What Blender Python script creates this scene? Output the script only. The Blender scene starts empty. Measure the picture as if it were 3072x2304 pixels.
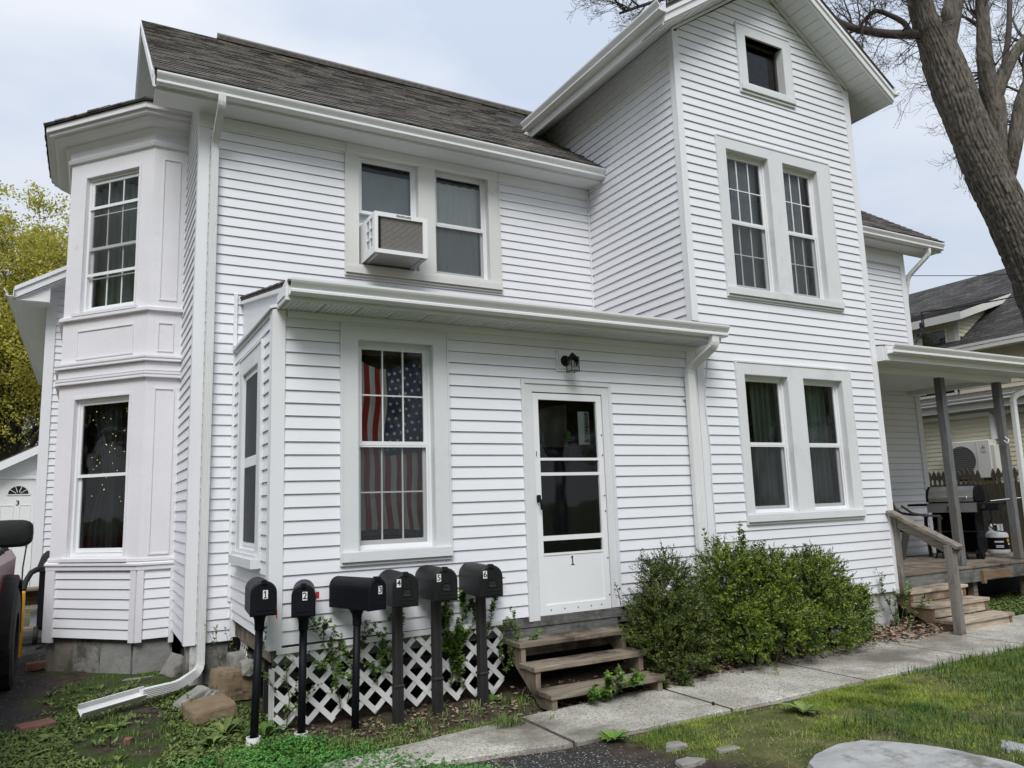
import bpy, math, random
import numpy as np
from mathutils import Vector, Matrix
R=math.radians
SC=bpy.context.scene
COL=SC.collection
rnd=random.Random(7)
# ------------------------------------------------------------------ camera
cd=bpy.data.cameras.new('camera'); cam=bpy.data.objects.new('camera',cd); COL.objects.link(cam)
cd.sensor_width=36; cd.lens=26.851; cd.clip_end=900; cd.clip_start=.05
_r=Vector((0.8764022,-0.4804156,-0.0334667)); _u=Vector((-0.0453951,-0.1515966,0.9873995)); _f=Vector((0.4794355,0.8638399,0.1546681))
cam.matrix_world=Matrix(((_r.x,_u.x,-_f.x,-5.81358),(_r.y,_u.y,-_f.y,-8.14907),(_r.z,_u.z,-_f.z,1.85745),(0,0,0,1)))
SC.camera=cam
# ------------------------------------------------------------------ sky, sun, exposure
SUN_EL,SUN_AZ=R(48),R(-152)          # azimuth clockwise from +Y
W=bpy.data.worlds.new('World'); SC.world=W; W.use_nodes=True
nt=W.node_tree; nt.nodes.clear()
def N(t,**k):
    n=nt.nodes.new(t)
    for a,b in k.items(): setattr(n,a,b)
    return n
out=N('ShaderNodeOutputWorld'); bg=N('ShaderNodeBackground'); bg2=N('ShaderNodeBackground'); add=N('ShaderNodeAddShader')
sky=N('ShaderNodeTexSky',sky_type='NISHITA',sun_disc=False,sun_elevation=SUN_EL,sun_rotation=SUN_AZ)
bg.inputs[1].default_value=.05
tc=N('ShaderNodeTexCoord'); mp=N('ShaderNodeMapping'); mp.inputs['Scale'].default_value=(1.1,1.1,2.6)
nz=N('ShaderNodeTexNoise'); nz.inputs['Scale'].default_value=2.0; nz.inputs['Detail'].default_value=5; nz.inputs['Roughness'].default_value=.5
cr=N('ShaderNodeValToRGB'); cr.color_ramp.elements[0].position=.38; cr.color_ramp.elements[0].color=(.325,.368,.445,1)
cr.color_ramp.elements[1].position=.62; cr.color_ramp.elements[1].color=(.445,.465,.50,1)
sx=N('ShaderNodeSeparateXYZ'); mr=N('ShaderNodeMapRange'); mr.inputs[1].default_value=0; mr.inputs[2].default_value=1; mr.inputs[3].default_value=.88; mr.inputs[4].default_value=1.32
nt.links.new(tc.outputs['Generated'],mp.inputs[0]); nt.links.new(mp.outputs[0],nz.inputs['Vector']); nt.links.new(nz.outputs[0],cr.inputs[0])
nt.links.new(tc.outputs['Generated'],sx.inputs[0]); nt.links.new(sx.outputs[2],mr.inputs[0])
nt.links.new(cr.outputs[0],bg2.inputs[0]); nt.links.new(mr.outputs[0],bg2.inputs[1])
nt.links.new(sky.outputs[0],bg.inputs[0]); nt.links.new(bg.outputs[0],add.inputs[0]); nt.links.new(bg2.outputs[0],add.inputs[1]); nt.links.new(add.outputs[0],out.inputs[0])
bg.inputs[1].default_value=.006
sl=bpy.data.lights.new('sun','SUN'); sl.energy=1.5; sl.angle=R(26); sl.color=(1,.985,.965)
so=bpy.data.objects.new('sun',sl); COL.objects.link(so)
sd=Vector((math.sin(SUN_AZ)*math.cos(SUN_EL),math.cos(SUN_AZ)*math.cos(SUN_EL),math.sin(SUN_EL)))
so.rotation_euler=(-sd).to_track_quat('-Z','Y').to_euler(); so.location=(-8,-12,20)
SC.view_settings.view_transform='Standard'; SC.view_settings.look='None'; SC.view_settings.gamma=1; SC.view_settings.exposure=.77
SC.view_settings.use_curve_mapping=False
SC.cycles.max_bounces=6; SC.cycles.transparent_max_bounces=16
# ------------------------------------------------------------------ materials
def mk(name):
    m=bpy.data.materials.new(name); m.use_nodes=True; t=m.node_tree
    return m,t,t.nodes['Principled BSDF']
def mat(name,c,rough=.6,var=0,vs=8,c2=None,bump=0,bs=60,metal=0,spec=.5,stretch=None,island=0,rndm=0,coord='Object',stain=None,stain_s=3,stain_p=(.55,.7)):
    """plain surface: base colour, noise variation, optional fine relief, per-piece variation, shaped stains"""
    m,t,b=mk(name); L=t.links.new
    b.inputs['Roughness'].default_value=rough; b.inputs['Metallic'].default_value=metal; b.inputs['Specular IOR Level'].default_value=spec
    tc=t.nodes.new('ShaderNodeTexCoord'); mp=t.nodes.new('ShaderNodeMapping'); L(tc.outputs[coord],mp.inputs[0])
    if stretch: mp.inputs['Scale'].default_value=stretch
    n=t.nodes.new('ShaderNodeTexNoise'); n.inputs['Scale'].default_value=vs; n.inputs['Detail'].default_value=6; n.inputs['Roughness'].default_value=.6
    L(mp.outputs[0],n.inputs['Vector'])
    r=t.nodes.new('ShaderNodeValToRGB'); r.color_ramp.elements[0].position=.3; r.color_ramp.elements[1].position=.7
    if c2 is None:
        r.color_ramp.elements[0].color=[max(0,x*(1-var)) for x in c]+[1]; r.color_ramp.elements[1].color=[min(1,x*(1+var)) for x in c]+[1]
    else:
        r.color_ramp.elements[0].color=list(c)+[1]; r.color_ramp.elements[1].color=list(c2)+[1]
    L(n.outputs[0],r.inputs[0]); o=r.outputs[0]
    if stain:
        n3=t.nodes.new('ShaderNodeTexNoise'); n3.inputs['Scale'].default_value=stain_s; n3.inputs['Detail'].default_value=8; n3.inputs['Roughness'].default_value=.7
        L(tc.outputs[coord],n3.inputs['Vector']); mr=t.nodes.new('ShaderNodeMapRange'); mr.inputs[1].default_value=stain_p[0]; mr.inputs[2].default_value=stain_p[1]
        L(n3.outputs[0],mr.inputs[0]); mx=t.nodes.new('ShaderNodeMixRGB'); L(mr.outputs[0],mx.inputs[0]); L(o,mx.inputs[1]); mx.inputs[2].default_value=list(stain)+[1]; o=mx.outputs[0]
    if island or rndm:
        h=t.nodes.new('ShaderNodeHueSaturation'); g=t.nodes.new('ShaderNodeNewGeometry'); oi=t.nodes.new('ShaderNodeObjectInfo')
        a=t.nodes.new('ShaderNodeMath'); a.operation='ADD'; L(g.outputs['Random Per Island'],a.inputs[0]); L(oi.outputs['Random'],a.inputs[1])
        fr=t.nodes.new('ShaderNodeMath'); fr.operation='FRACT'; L(a.outputs[0],fr.inputs[0])
        mr=t.nodes.new('ShaderNodeMapRange'); k=max(island,rndm); mr.inputs[3].default_value=1-k; mr.inputs[4].default_value=1+k
        L(fr.outputs[0],mr.inputs[0]); L(mr.outputs[0],h.inputs['Value'])
        if island>0.25:
            m2=t.nodes.new('ShaderNodeMapRange'); m2.inputs[3].default_value=.5-.02; m2.inputs[4].default_value=.5+.02; w=t.nodes.new('ShaderNodeMath'); w.operation='MULTIPLY'; w.inputs[1].default_value=7.3
            f2=t.nodes.new('ShaderNodeMath'); f2.operation='FRACT'; L(fr.outputs[0],w.inputs[0]); L(w.outputs[0],f2.inputs[0]); L(f2.outputs[0],m2.inputs[0]); L(m2.outputs[0],h.inputs['Hue'])
        L(o,h.inputs['Color']); o=h.outputs[0]
    L(o,b.inputs['Base Color'])
    if bump:
        n2=t.nodes.new('ShaderNodeTexNoise'); n2.inputs['Scale'].default_value=bs; n2.inputs['Detail'].default_value=5; L(mp.outputs[0],n2.inputs['Vector'])
        bp=t.nodes.new('ShaderNodeBump'); bp.inputs['Strength'].default_value=bump; bp.inputs['Distance'].default_value=.01; L(n2.outputs[0],bp.inputs['Height']); L(bp.outputs[0],b.inputs['Normal'])
    return m
def glass(name,tint=(.93,.96,.96),clear=1):
    m,t,b=mk(name); L=t.links.new; t.nodes.remove(b); o=t.nodes['Material Output']
    tr=t.nodes.new('ShaderNodeBsdfTransparent'); tr.inputs[0].default_value=[x*clear for x in tint]+[1]
    gl=t.nodes.new('ShaderNodeBsdfGlossy'); gl.inputs['Roughness'].default_value=.03
    tc=t.nodes.new('ShaderNodeTexCoord'); n=t.nodes.new('ShaderNodeTexNoise'); n.inputs['Scale'].default_value=1.6; L(tc.outputs['Object'],n.inputs['Vector'])
    bp=t.nodes.new('ShaderNodeBump'); bp.inputs['Strength'].default_value=.06; bp.inputs['Distance'].default_value=.1; L(n.outputs[0],bp.inputs['Height']); L(bp.outputs[0],gl.inputs['Normal'])
    fr=t.nodes.new('ShaderNodeFresnel'); fr.inputs[0].default_value=1.5
    mx=t.nodes.new('ShaderNodeMixShader'); L(fr.outputs[0],mx.inputs[0]); L(tr.outputs[0],mx.inputs[1]); L(gl.outputs[0],mx.inputs[2]); L(mx.outputs[0],o.inputs[0])
    return m
def screenmat(name):
    m,t,b=mk(name); L=t.links.new; b.inputs['Base Color'].default_value=(.07,.075,.08,1); b.inputs['Roughness'].default_value=.6
    tr=t.nodes.new('ShaderNodeBsdfTransparent'); mx=t.nodes.new('ShaderNodeMixShader'); mx.inputs[0].default_value=.3
    L(tr.outputs[0],mx.inputs[1]); L(b.outputs[0],mx.inputs[2]); L(mx.outputs[0],t.nodes['Material Output'].inputs[0]); return m
def wood(name,c,c2,axis=0,rough=.85,stain=None):
    st=[9,9,9]; st[axis]=.8
    return mat(name,c,rough,c2=c2,vs=4,stretch=st,bump=.5,bs=9,island=.12,rndm=.12,stain=stain,stain_s=1.6,stain_p=(.5,.62))
M={}
M['siding']=mat('white_vinyl',(.775,.785,.82),.42,var=.03,vs=1.3,bump=.22,bs=4,rndm=.015,stretch=(1,1,.5),stain=(.73,.72,.71),stain_s=.9,stain_p=(.6,.9))
M['trim']=mat('white_vinyl_trim',(.775,.78,.80),.45,var=.02,vs=2,stain=(.70,.70,.69),stain_s=1.5,stain_p=(.6,.85))
M['casing']=mat('grey_white_aluminium',(.69,.705,.715),.4,var=.03,vs=1.5,bump=.05,bs=20,stain=(.55,.57,.56),stain_s=2,stain_p=(.55,.8))
M['creamcase']=mat('off_white_casing',(.66,.665,.64),.5,var=.03,vs=1.5,stain=(.5,.5,.47),stain_s=3,stain_p=(.6,.8))
M['sash']=mat('white_sash',(.78,.79,.8),.35,var=.02,vs=3)
M['paint']=mat('white_painted_wood',(.735,.725,.755),.5,var=.03,vs=3,bump=.25,bs=18,stain=(.62,.60,.62),stain_s=4,stain_p=(.62,.72))
M['soffit']=mat('white_soffit',(.74,.75,.76),.5,var=.03,vs=2)
M['gutter']=mat('white_gutter',(.745,.75,.752),.33,var=.03,vs=2.5,stretch=(.4,1,3),stain=(.6,.6,.58),stain_s=4,stain_p=(.62,.8))
M['spout']=mat('white_downspout',(.72,.73,.72),.4,var=.03,vs=2,stain=(.6,.6,.57),stain_s=6,stain_p=(.64,.8))
M['shingle']=mat('weathered_shingle',(.085,.076,.067),.95,c2=(.185,.168,.148),vs=14,bump=.8,bs=160,island=.42,rndm=.42,stain=(.05,.046,.042),stain_s=1.4,stain_p=(.55,.85)); M['shingle2']=mat('dark_shingle',(.035,.034,.033),.95,c2=(.085,.08,.075),vs=14,bump=.8,bs=160,island=.4)
M['roofdk']=mat('dark_roofing',(.035,.033,.032),.95,var=.3,vs=10,bump=.5)
M['glass']=glass('window_glass'); M['glassd']=glass('tinted_glass',(.75,.83,.79)); M['screen']=screenmat('insect_screen'); M['glassdim']=screenmat('reflection_dimmer'); M['glassdim'].node_tree.nodes['Mix Shader'].inputs[0].default_value=.8; M['glassdim'].node_tree.nodes['Principled BSDF'].inputs['Base Color'].default_value=(.015,.02,.028,1)
M['inside']=mat('interior_lap_shade',(.05,.05,.05),.9); M['dark']=mat('black_gap',(.015,.015,.015),.9)  # near-black backing also paints the shadow lines under the siding laps
M['concrete']=mat('old_concrete',(.17,.165,.15),.95,c2=(.30,.29,.27),vs=4,bump=.8,bs=25,stain=(.085,.08,.065),stain_s=3,stain_p=(.5,.62))
M['whiteconc']=mat('painted_concrete',(.5,.5,.5),.9,var=.1,vs=5,bump=.4,bs=20,stain=(.28,.28,.26),stain_s=5,stain_p=(.55,.65))
M['black']=mat('black_plastic',(.006,.007,.010),.5,var=.2,vs=6,bump=.08,bs=80,spec=.16)
M['black2']=mat('charcoal_steel',(.013,.013,.014),.5,var=.15,vs=5,bump=.12,bs=150,spec=.2)
M['post']=mat('dark_bronze_post',(.02,.018,.018),.5,var=.2,vs=9,bump=.1)
M['white']=mat('white_plastic',(.8,.8,.8),.4); M['red']=mat('red_plastic',(.42,.02,.03),.4); M['yellow']=mat('yellow_paint',(.75,.38,.02),.4,var=.1,vs=8,stain=(.25,.12,.03),stain_s=9,stain_p=(.6,.7))
M['redpaint']=mat('dark_red_paint',(.16,.008,.014),.22,var=.15,vs=3); M['rubber']=mat('black_rubber',(.007,.007,.007),.75,var=.2,vs=10,bump=.3,bs=40)
M['chrome']=mat('chrome',(.75,.76,.78),.18,metal=1); M['steel']=mat('brushed_steel',(.62,.62,.63),.3,metal=.9,var=.05,vs=20,stretch=(1,30,1))
M['lattice']=mat('white_lattice',(.76,.76,.74),.5,var=.06,vs=6,stain=(.42,.43,.36),stain_s=6,stain_p=(.58,.7))
M['oldwood']=wood('weathered_grey_wood',(.10,.077,.055),(.30,.25,.195),0,stain=(.06,.043,.028))
M['woodz']=wood('grey_post_wood',(.14,.12,.10),(.27,.25,.225),2,stain=(.10,.075,.05))
M['woody']=wood('weathered_wood_side',(.15,.115,.08),(.27,.22,.165),2,stain=(.09,.07,.045))
M['newwood']=wood('tan_lumber',(.30,.23,.17),(.56,.48,.385),0,stain=(.2,.14,.09))
M['railwood']=wood('rail_wood',(.12,.10,.08),(.30,.26,.215),1,stain=(.10,.075,.05)); M['greywood']=wood('bluegrey_lumber',(.10,.105,.11),(.20,.205,.205),2,stain=(.15,.13,.10))
M['rim']=wood('grey_rim_board',(.09,.09,.085),(.20,.20,.19),0,stain=(.05,.045,.04))
M['stringer']=wood('brown_stringer',(.12,.075,.04),(.24,.16,.09),0)
M['fence']=wood('mossy_fence_wood',(.045,.038,.025),(.11,.095,.07),2,stain=(.05,.055,.03))
M['cream']=mat('cream_siding',(.71,.66,.49),.5,var=.03,vs=2,rndm=.02); M['creamtrim']=mat('pale_trim',(.72,.71,.66),.5,var=.03,vs=2)
M['plastic']=mat('brown_resin',(.045,.038,.032),.5,var=.1,vs=3)
M['bark']=mat('shaggy_bark',(.06,.05,.04),.95,c2=(.21,.185,.155),vs=7,stretch=(3,3,.6),bump=1,bs=7,stain=(.24,.235,.22),stain_s=2.2,stain_p=(.6,.74))
M['bark'].node_tree.nodes['Bump'].inputs['Distance'].default_value=.045
M['twig']=mat('twig_bark',(.06,.048,.04),.9,c2=(.12,.10,.085),vs=6)
M['trunk2']=mat('dark_bark',(.035,.028,.022),.9,var=.2,vs=6)
M['box']=mat('boxwood_leaf',(.018,.036,.007),.36,c2=(.12,.155,.025),vs=7,island=.6,spec=.35)
M['box2']=mat('privet_leaf',(.022,.055,.008),.36,c2=(.21,.28,.035),vs=6,island=.6,spec=.35)
M['vine']=mat('vine_leaf',(.055,.12,.02),.45,c2=(.13,.22,.035),vs=6,island=.4,spec=.3)
M['spring']=mat('spring_leaf',(.34,.35,.05),.6,c2=(.62,.56,.11),vs=2,island=.4)

def translucent(m,f=.45):
    t=m.node_tree; b=t.nodes['Principled BSDF']; src=b.inputs['Base Color'].links[0].from_socket; tl=t.nodes.new('ShaderNodeBsdfTranslucent'); t.links.new(src,tl.inputs[0]); mx=t.nodes.new('ShaderNodeMixShader'); mx.inputs[0].default_value=f
    t.links.new(b.outputs[0],mx.inputs[1]); t.links.new(tl.outputs[0],mx.inputs[2]); t.links.new(mx.outputs[0],t.nodes['Material Output'].inputs[0])
translucent(M['spring'])
M['clover']=mat('clover_leaf',(.045,.15,.03),.5,c2=(.10,.27,.045),vs=3,island=.4,spec=.3); M['weed']=mat('weed_leaf',(.06,.11,.025),.6,c2=(.17,.22,.06),vs=12,island=.35,bump=.5,bs=60,spec=.3)
M['grass']=mat('grass_blade',(.07,.125,.02),.6,c2=(.31,.37,.065),vs=2.6,island=.5,spec=.2); M['grassdk']=mat('dark_grass_blade',(.035,.08,.025),.6,c2=(.10,.16,.055),vs=2,island=.45,spec=.2); M['straw']=mat('dry_straw',(.30,.24,.13),.8,island=.3)
M['litter']=mat('dead_leaf',(.12,.075,.05),.85,c2=(.36,.27,.19),vs=20,island=.5)
M['rock']=mat('grey_rock',(.16,.155,.14),.95,c2=(.36,.35,.32),vs=4,bump=1,bs=14,stain=(.10,.09,.07),stain_s=5); M['tan']=mat('tan_block',(.16,.115,.065),.95,c2=(.27,.205,.13),vs=4,bump=.7,bs=30,stain=(.08,.065,.04),stain_s=4)
M['brick']=mat('red_brick',(.17,.07,.05),.95,c2=(.25,.12,.09),vs=8,bump=.6,bs=40,stain=(.09,.08,.06),stain_s=12); M['slate']=mat('pale_flagstone',(.25,.25,.25),.9,c2=(.43,.43,.42),vs=2,bump=.9,bs=8,stretch=(1,2.2,1),stain=(.16,.16,.14),stain_s=3.5,stain_p=(.52,.66))
M['curtain']=mat('pale_curtain',(.82,.84,.85),.9,var=.05,vs=3); M['curtaing']=mat('grey_green_curtain',(.30,.36,.33),.9,var=.1,vs=3)
M['greycurtain']=mat('dark_grey_curtain',(.10,.11,.12),.9,var=.1,vs=3); M['lamp']=glass('lamp_glass',(.9,.9,.9),.97); M['blind']=mat('grey_shade',(.50,.54,.57),.9,var=.1,vs=2)
M['cloth']=mat('dark_blue_cloth',(.012,.014,.03),.95,var=.3,vs=3); M['clothg']=mat('grey_cloth',(.13,.12,.11),.95,var=.15,vs=5)
M['wire']=mat('black_cable',(.012,.012,.012),.5)
# exposed-aggregate walk
def aggregate(name):
    m,t,b=mk(name); L=t.links.new; b.inputs['Roughness'].default_value=.95
    tc=t.nodes.new('ShaderNodeTexCoord')
    def nz(s,d=6,r=.6):
        n=t.nodes.new('ShaderNodeTexNoise'); n.inputs['Scale'].default_value=s; n.inputs['Detail'].default_value=d; n.inputs['Roughness'].default_value=r; L(tc.outputs['Object'],n.inputs['Vector']); return n.outputs[0]
    def ramp(i,p0,p1,a,c):
        r=t.nodes.new('ShaderNodeValToRGB'); r.color_ramp.elements[0].position=p0; r.color_ramp.elements[1].position=p1; r.color_ramp.elements[0].color=list(a)+[1]; r.color_ramp.elements[1].color=list(c)+[1]; L(i,r.inputs[0]); return r.outputs[0]
    base=ramp(nz(1.6,8),.3,.7,(.22,.205,.175),(.38,.365,.32))
    v=t.nodes.new('ShaderNodeTexVoronoi'); v.inputs['Scale'].default_value=95; L(tc.outputs['Object'],v.inputs['Vector'])
    sp=t.nodes.new('ShaderNodeHueSaturation'); L(v.outputs['Color'],sp.inputs['Color']); sp.inputs['Saturation'].default_value=.12; sp.inputs['Value'].default_value=1
    mx=t.nodes.new('ShaderNodeMixRGB'); mx.blend_type='OVERLAY'; mx.inputs[0].default_value=.8; L(base,mx.inputs[1]); L(sp.outputs[0],mx.inputs[2])
    st=t.nodes.new('ShaderNodeMapRange'); st.inputs[1].default_value=.47; st.inputs[2].default_value=.64; L(nz(.9,8,.65),st.inputs[0])
    m2=t.nodes.new('ShaderNodeMixRGB'); L(st.outputs[0],m2.inputs[0]); L(mx.outputs[0],m2.inputs[1]); m2.inputs[2].default_value=(.15,.135,.11,1); m2.blend_type='MIX'
    L(m2.outputs[0],b.inputs['Base Color'])
    bp=t.nodes.new('ShaderNodeBump'); bp.inputs['Strength'].default_value=.35; bp.inputs['Distance'].default_value=.004; L(v.outputs['Distance'],bp.inputs['Height']); L(bp.outputs[0],b.inputs['Normal'])
    return m
M['agg']=aggregate('exposed_aggregate')
# ------------------------------------------------------------------ builders
class MB:
    def __init__(s,T=None): s.v=[]; s.f=[]; s.T=T
    def add(s,vs,fs):
        n=len(s.v); s.v+= [tuple(s.T@Vector(p)) if s.T else tuple(p) for p in vs]; s.f+=[tuple(i+n for i in f) for f in fs]; return s
    def hexa(s,p): return s.add(p,[(0,3,2,1),(4,5,6,7),(0,1,5,4),(1,2,6,5),(2,3,7,6),(3,0,4,7)])
    def box(s,x0,x1,y0,y1,z0,z1): return s.hexa([(x0,y0,z0),(x1,y0,z0),(x1,y1,z0),(x0,y1,z0),(x0,y0,z1),(x1,y0,z1),(x1,y1,z1),(x0,y1,z1)])
    def bev(s,x0,x1,y0,y1,z0,z1,b):
        """box with chamfered edges"""
        pts=[]
        for z,i in((z0,b),(z0+b,0),(z1-b,0),(z1,b)):
            for (x,y) in ((x0+i,y0+i),(x1-i,y0+i),(x1-i,y1-i),(x0+i,y1-i)): pts.append((x,y,z))
        f=[(3,2,1,0),(12,13,14,15)]
        for k in range(3):
            for j in range(4): f.append((4*k+j,4*k+(j+1)%4,4*k+4+(j+1)%4,4*k+4+j))
        return s.add(pts,f)
    def poly(s,pts,d):
        """flat polygon thickened by vector d"""
        n=len(pts); d=Vector(d); q=[tuple(Vector(p)+d) for p in pts]
        return s.add(list(pts)+q,[tuple(range(n))[::-1],tuple(range(n,2*n))]+[(i,(i+1)%n,n+(i+1)%n,n+i) for i in range(n)])
    def tube(s,path,r,n=8,cap=True,sq=None,up=None,flat=None):
        """swept circle (or rectangle sq=(w,h)) along a path; r may be a list"""
        P=[Vector(p) for p in path]; k=len(P); rs=r if isinstance(r,(list,tuple)) else [r]*k
        pts=[]; u=Vector(up) if up else None
        for i,p in enumerate(P):
            t=((P[min(i+1,k-1)]-P[i]).normalized()+(P[i]-P[max(i-1,0)]).normalized()); t=t.normalized() if t.length>1e-6 else Vector((0,0,1))
            if u is None: u=t.orthogonal().normalized()
            a=(u-t*u.dot(t)); a=a.normalized() if a.length>1e-6 else t.orthogonal().normalized(); b=t.cross(a); u=a if not up else u
            if sq:
                w,h=sq; sc=rs[i]
                for (x,y) in((-w,-h),(w,-h),(w,h),(-w,h)): pts.append(p+b*x*sc/2+a*y*sc/2)
            else:
                for j in range(n): an=2*math.pi*j/n; pts.append(p+(a*math.cos(an)+b*math.sin(an))*rs[i])
        if sq: n=4
        f=[]
        for i in range(k-1):
            for j in range(n): f.append((i*n+j,i*n+(j+1)%n,(i+1)*n+(j+1)%n,(i+1)*n+j))
        if cap: f+=[tuple(range(n))[::-1],tuple(range((k-1)*n,k*n))]
        return s.add([tuple(p) for p in pts],f)
    def lathe(s,prof,n=20,c=(0,0,0)):
        pts=[];f=[]
        for (r,z) in prof:
            for j in range(n): a=2*math.pi*j/n; pts.append((c[0]+r*math.cos(a),c[1]+r*math.sin(a),c[2]+z))
        for i in range(len(prof)-1):
            for j in range(n): f.append((i*n+j,i*n+(j+1)%n,(i+1)*n+(j+1)%n,(i+1)*n+j))
        f+=[tuple(range(n))[::-1],tuple(range((len(prof)-1)*n,len(prof)*n))]
        return s.add(pts,f)
    def loft(s,rings,closed=True,cap=True):
        n=len(rings[0]); pts=[p for r in rings for p in r]; f=[]
        for i in range(len(rings)-1):
            for j in range(n if closed else n-1): f.append((i*n+j,i*n+(j+1)%n,(i+1)*n+(j+1)%n,(i+1)*n+j))
        if cap: f+=[tuple(range(n))[::-1],tuple(range((len(rings)-1)*n,len(rings)*n))]
        return s.add(pts,f)
    def mesh(s,name,m,smooth=False):
        me=bpy.data.meshes.new(name); me.from_pydata(s.v,[],s.f)
        for mm in (m if isinstance(m,list) else [m]): me.materials.append(mm)
        if smooth: me.shade_smooth()
        me.update(); return me
def root_of(o):
    while o.parent: o=o.parent
    return o
def link(name,me,parent=None,label=None,kind=None):
    o=bpy.data.objects.new(name,me); COL.objects.link(o)
    if parent: o.parent=parent
    if label: o['label']=label
    if kind: o['kind']=kind
    return o
def part(name,mb,m,parent,label=None,kind=None,world=True,smooth=False):
    """mesh part; mb is in world coordinates unless world=False (then in the thing's own)"""
    if world and parent is not None:
        L=root_of(parent).location
        if L.length>0: mb.v=[(a-L.x,b-L.y,c-L.z) for a,b,c in mb.v]
    return link(name,mb.mesh(name,m,smooth),parent,label,kind)
def thing(name,label,cat,loc=(0,0,0),rz=0,group=None):
    o=bpy.data.objects.new(name,None); COL.objects.link(o); o.empty_display_size=.1; o.location=loc; o.rotation_euler=(0,0,rz)
    o['label']=label; o['category']=cat
    if group: o['group']=group
    return o
def solo(name,mb,m,label,cat,group=None,smooth=False,loc=(0,0,0)):
    mb.v=[(a-loc[0],b-loc[1],c-loc[2]) for a,b,c in mb.v]
    o=link(name,mb.mesh(name,m,smooth)); o.location=loc; o['label']=label; o['category']=cat
    if group: o['group']=group
    return o
def struct(name,mb,m,parent=None,kind='structure',smooth=False):
    return link(name,mb.mesh(name,m,smooth),parent,kind=kind if parent is None else None)
def np_obj(name,V,F,m,parent=None,kind=None,smooth=False):
    """mesh from numpy arrays; F is (n,k)"""
    if parent is not None:
        L=root_of(parent).location; V=V-np.array([L.x,L.y,L.z])
    me=bpy.data.meshes.new(name); k=F.shape[1]
    me.vertices.add(len(V)); me.vertices.foreach_set('co',V.astype(np.float32).ravel())
    me.loops.add(F.size); me.loops.foreach_set('vertex_index',F.astype(np.int32).ravel())
    me.polygons.add(len(F)); me.polygons.foreach_set('loop_start',np.arange(0,F.size,k,dtype=np.int32)); me.polygons.foreach_set('loop_total',np.full(len(F),k,dtype=np.int32))
    for mm in (m if isinstance(m,list) else [m]): me.materials.append(mm)
    me.update(calc_edges=True)
    if smooth: me.shade_smooth()
    return link(name,me,parent,kind=kind)
def text(s,size,T,m,parent,name='lettering',depth=.0008,world=True,bold=0):
    c=bpy.data.curves.new('t','FONT'); c.body=s; c.size=size; c.extrude=depth; c.align_x='CENTER'; c.align_y='CENTER'; c.offset=bold; c.resolution_u=3
    o=bpy.data.objects.new('t',c); COL.objects.link(o); bpy.context.view_layer.update()
    me=bpy.data.meshes.new_from_object(o.evaluated_get(bpy.context.evaluated_depsgraph_get())); bpy.data.objects.remove(o)
    me.materials.clear(); me.materials.append(m); me.transform(T); me.name=name
    if world:
        L=root_of(parent).location; me.transform(Matrix.Translation(-L))
    return link(name,me,parent)
def frameM(origin,xdir,ydir):
    """matrix taking local x,y,z to xdir,ydir,cross at origin"""
    x=Vector(xdir).normalized(); y=Vector(ydir).normalized(); z=x.cross(y)
    return Matrix(((x.x,y.x,z.x,origin[0]),(x.y,y.y,z.y,origin[1]),(x.z,y.z,z.z,origin[2]),(0,0,0,1)))
class Plane:
    """vertical wall plane: s runs along it, d stands out of it"""
    def __init__(s,o,sd,n): s.o=Vector((o[0],o[1],0)); s.s=Vector((sd[0],sd[1],0)).normalized(); s.n=Vector((n[0],n[1],0)).normalized()
    def p(s,a,z,d=0): v=s.o+s.s*a+s.n*d; return (v.x,v.y,z)
    def box(s,mb,a0,a1,z0,z1,d0,d1):
        return mb.hexa([s.p(a0,z0,d1),s.p(a1,z0,d1),s.p(a1,z0,d0),s.p(a0,z0,d0),s.p(a0,z1,d1),s.p(a1,z1,d1),s.p(a1,z1,d0),s.p(a0,z1,d0)])
    def frame(s,mb,a0,a1,z0,z1,w,d0,d1,wb=None,wt=None):
        wb=w if wb is None else wb; wt=w if wt is None else wt
        s.box(mb,a0,a0+w,z0,z1,d0,d1); s.box(mb,a1-w,a1,z0,z1,d0,d1); s.box(mb,a0+w,a1-w,z0,z0+wb,d0,d1); s.box(mb,a0+w,a1-w,z1-wt,z1,d0,d1)
EX=.1055
BOARDS={}   # thing -> [(apparent size, wall, mesh builder, material)]
CAMP=Vector((-5.81,-8.15,1.86))
def bands(z0,z1,ops,step=None,base=None):
    zs={z0,z1}
    for (_,_,a,b) in ops:
        for z in(a,b):
            if z0<z<z1: zs.add(z)
    return sorted(zs)
def cut(a0,a1,za,zb,ops):
    seg=[(a0,a1)]; zm=(za+zb)/2
    for (oa,ob,oz0,oz1) in ops:
        if oz0<=zm<=oz1:
            ns=[]
            for (x,y) in seg:
                if ob<=x or oa>=y: ns.append((x,y)); continue
                if oa>x: ns.append((x,oa))
                if ob<y: ns.append((ob,y))
            seg=ns
    return [(x,y) for x,y in seg if y-x>.004]
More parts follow.
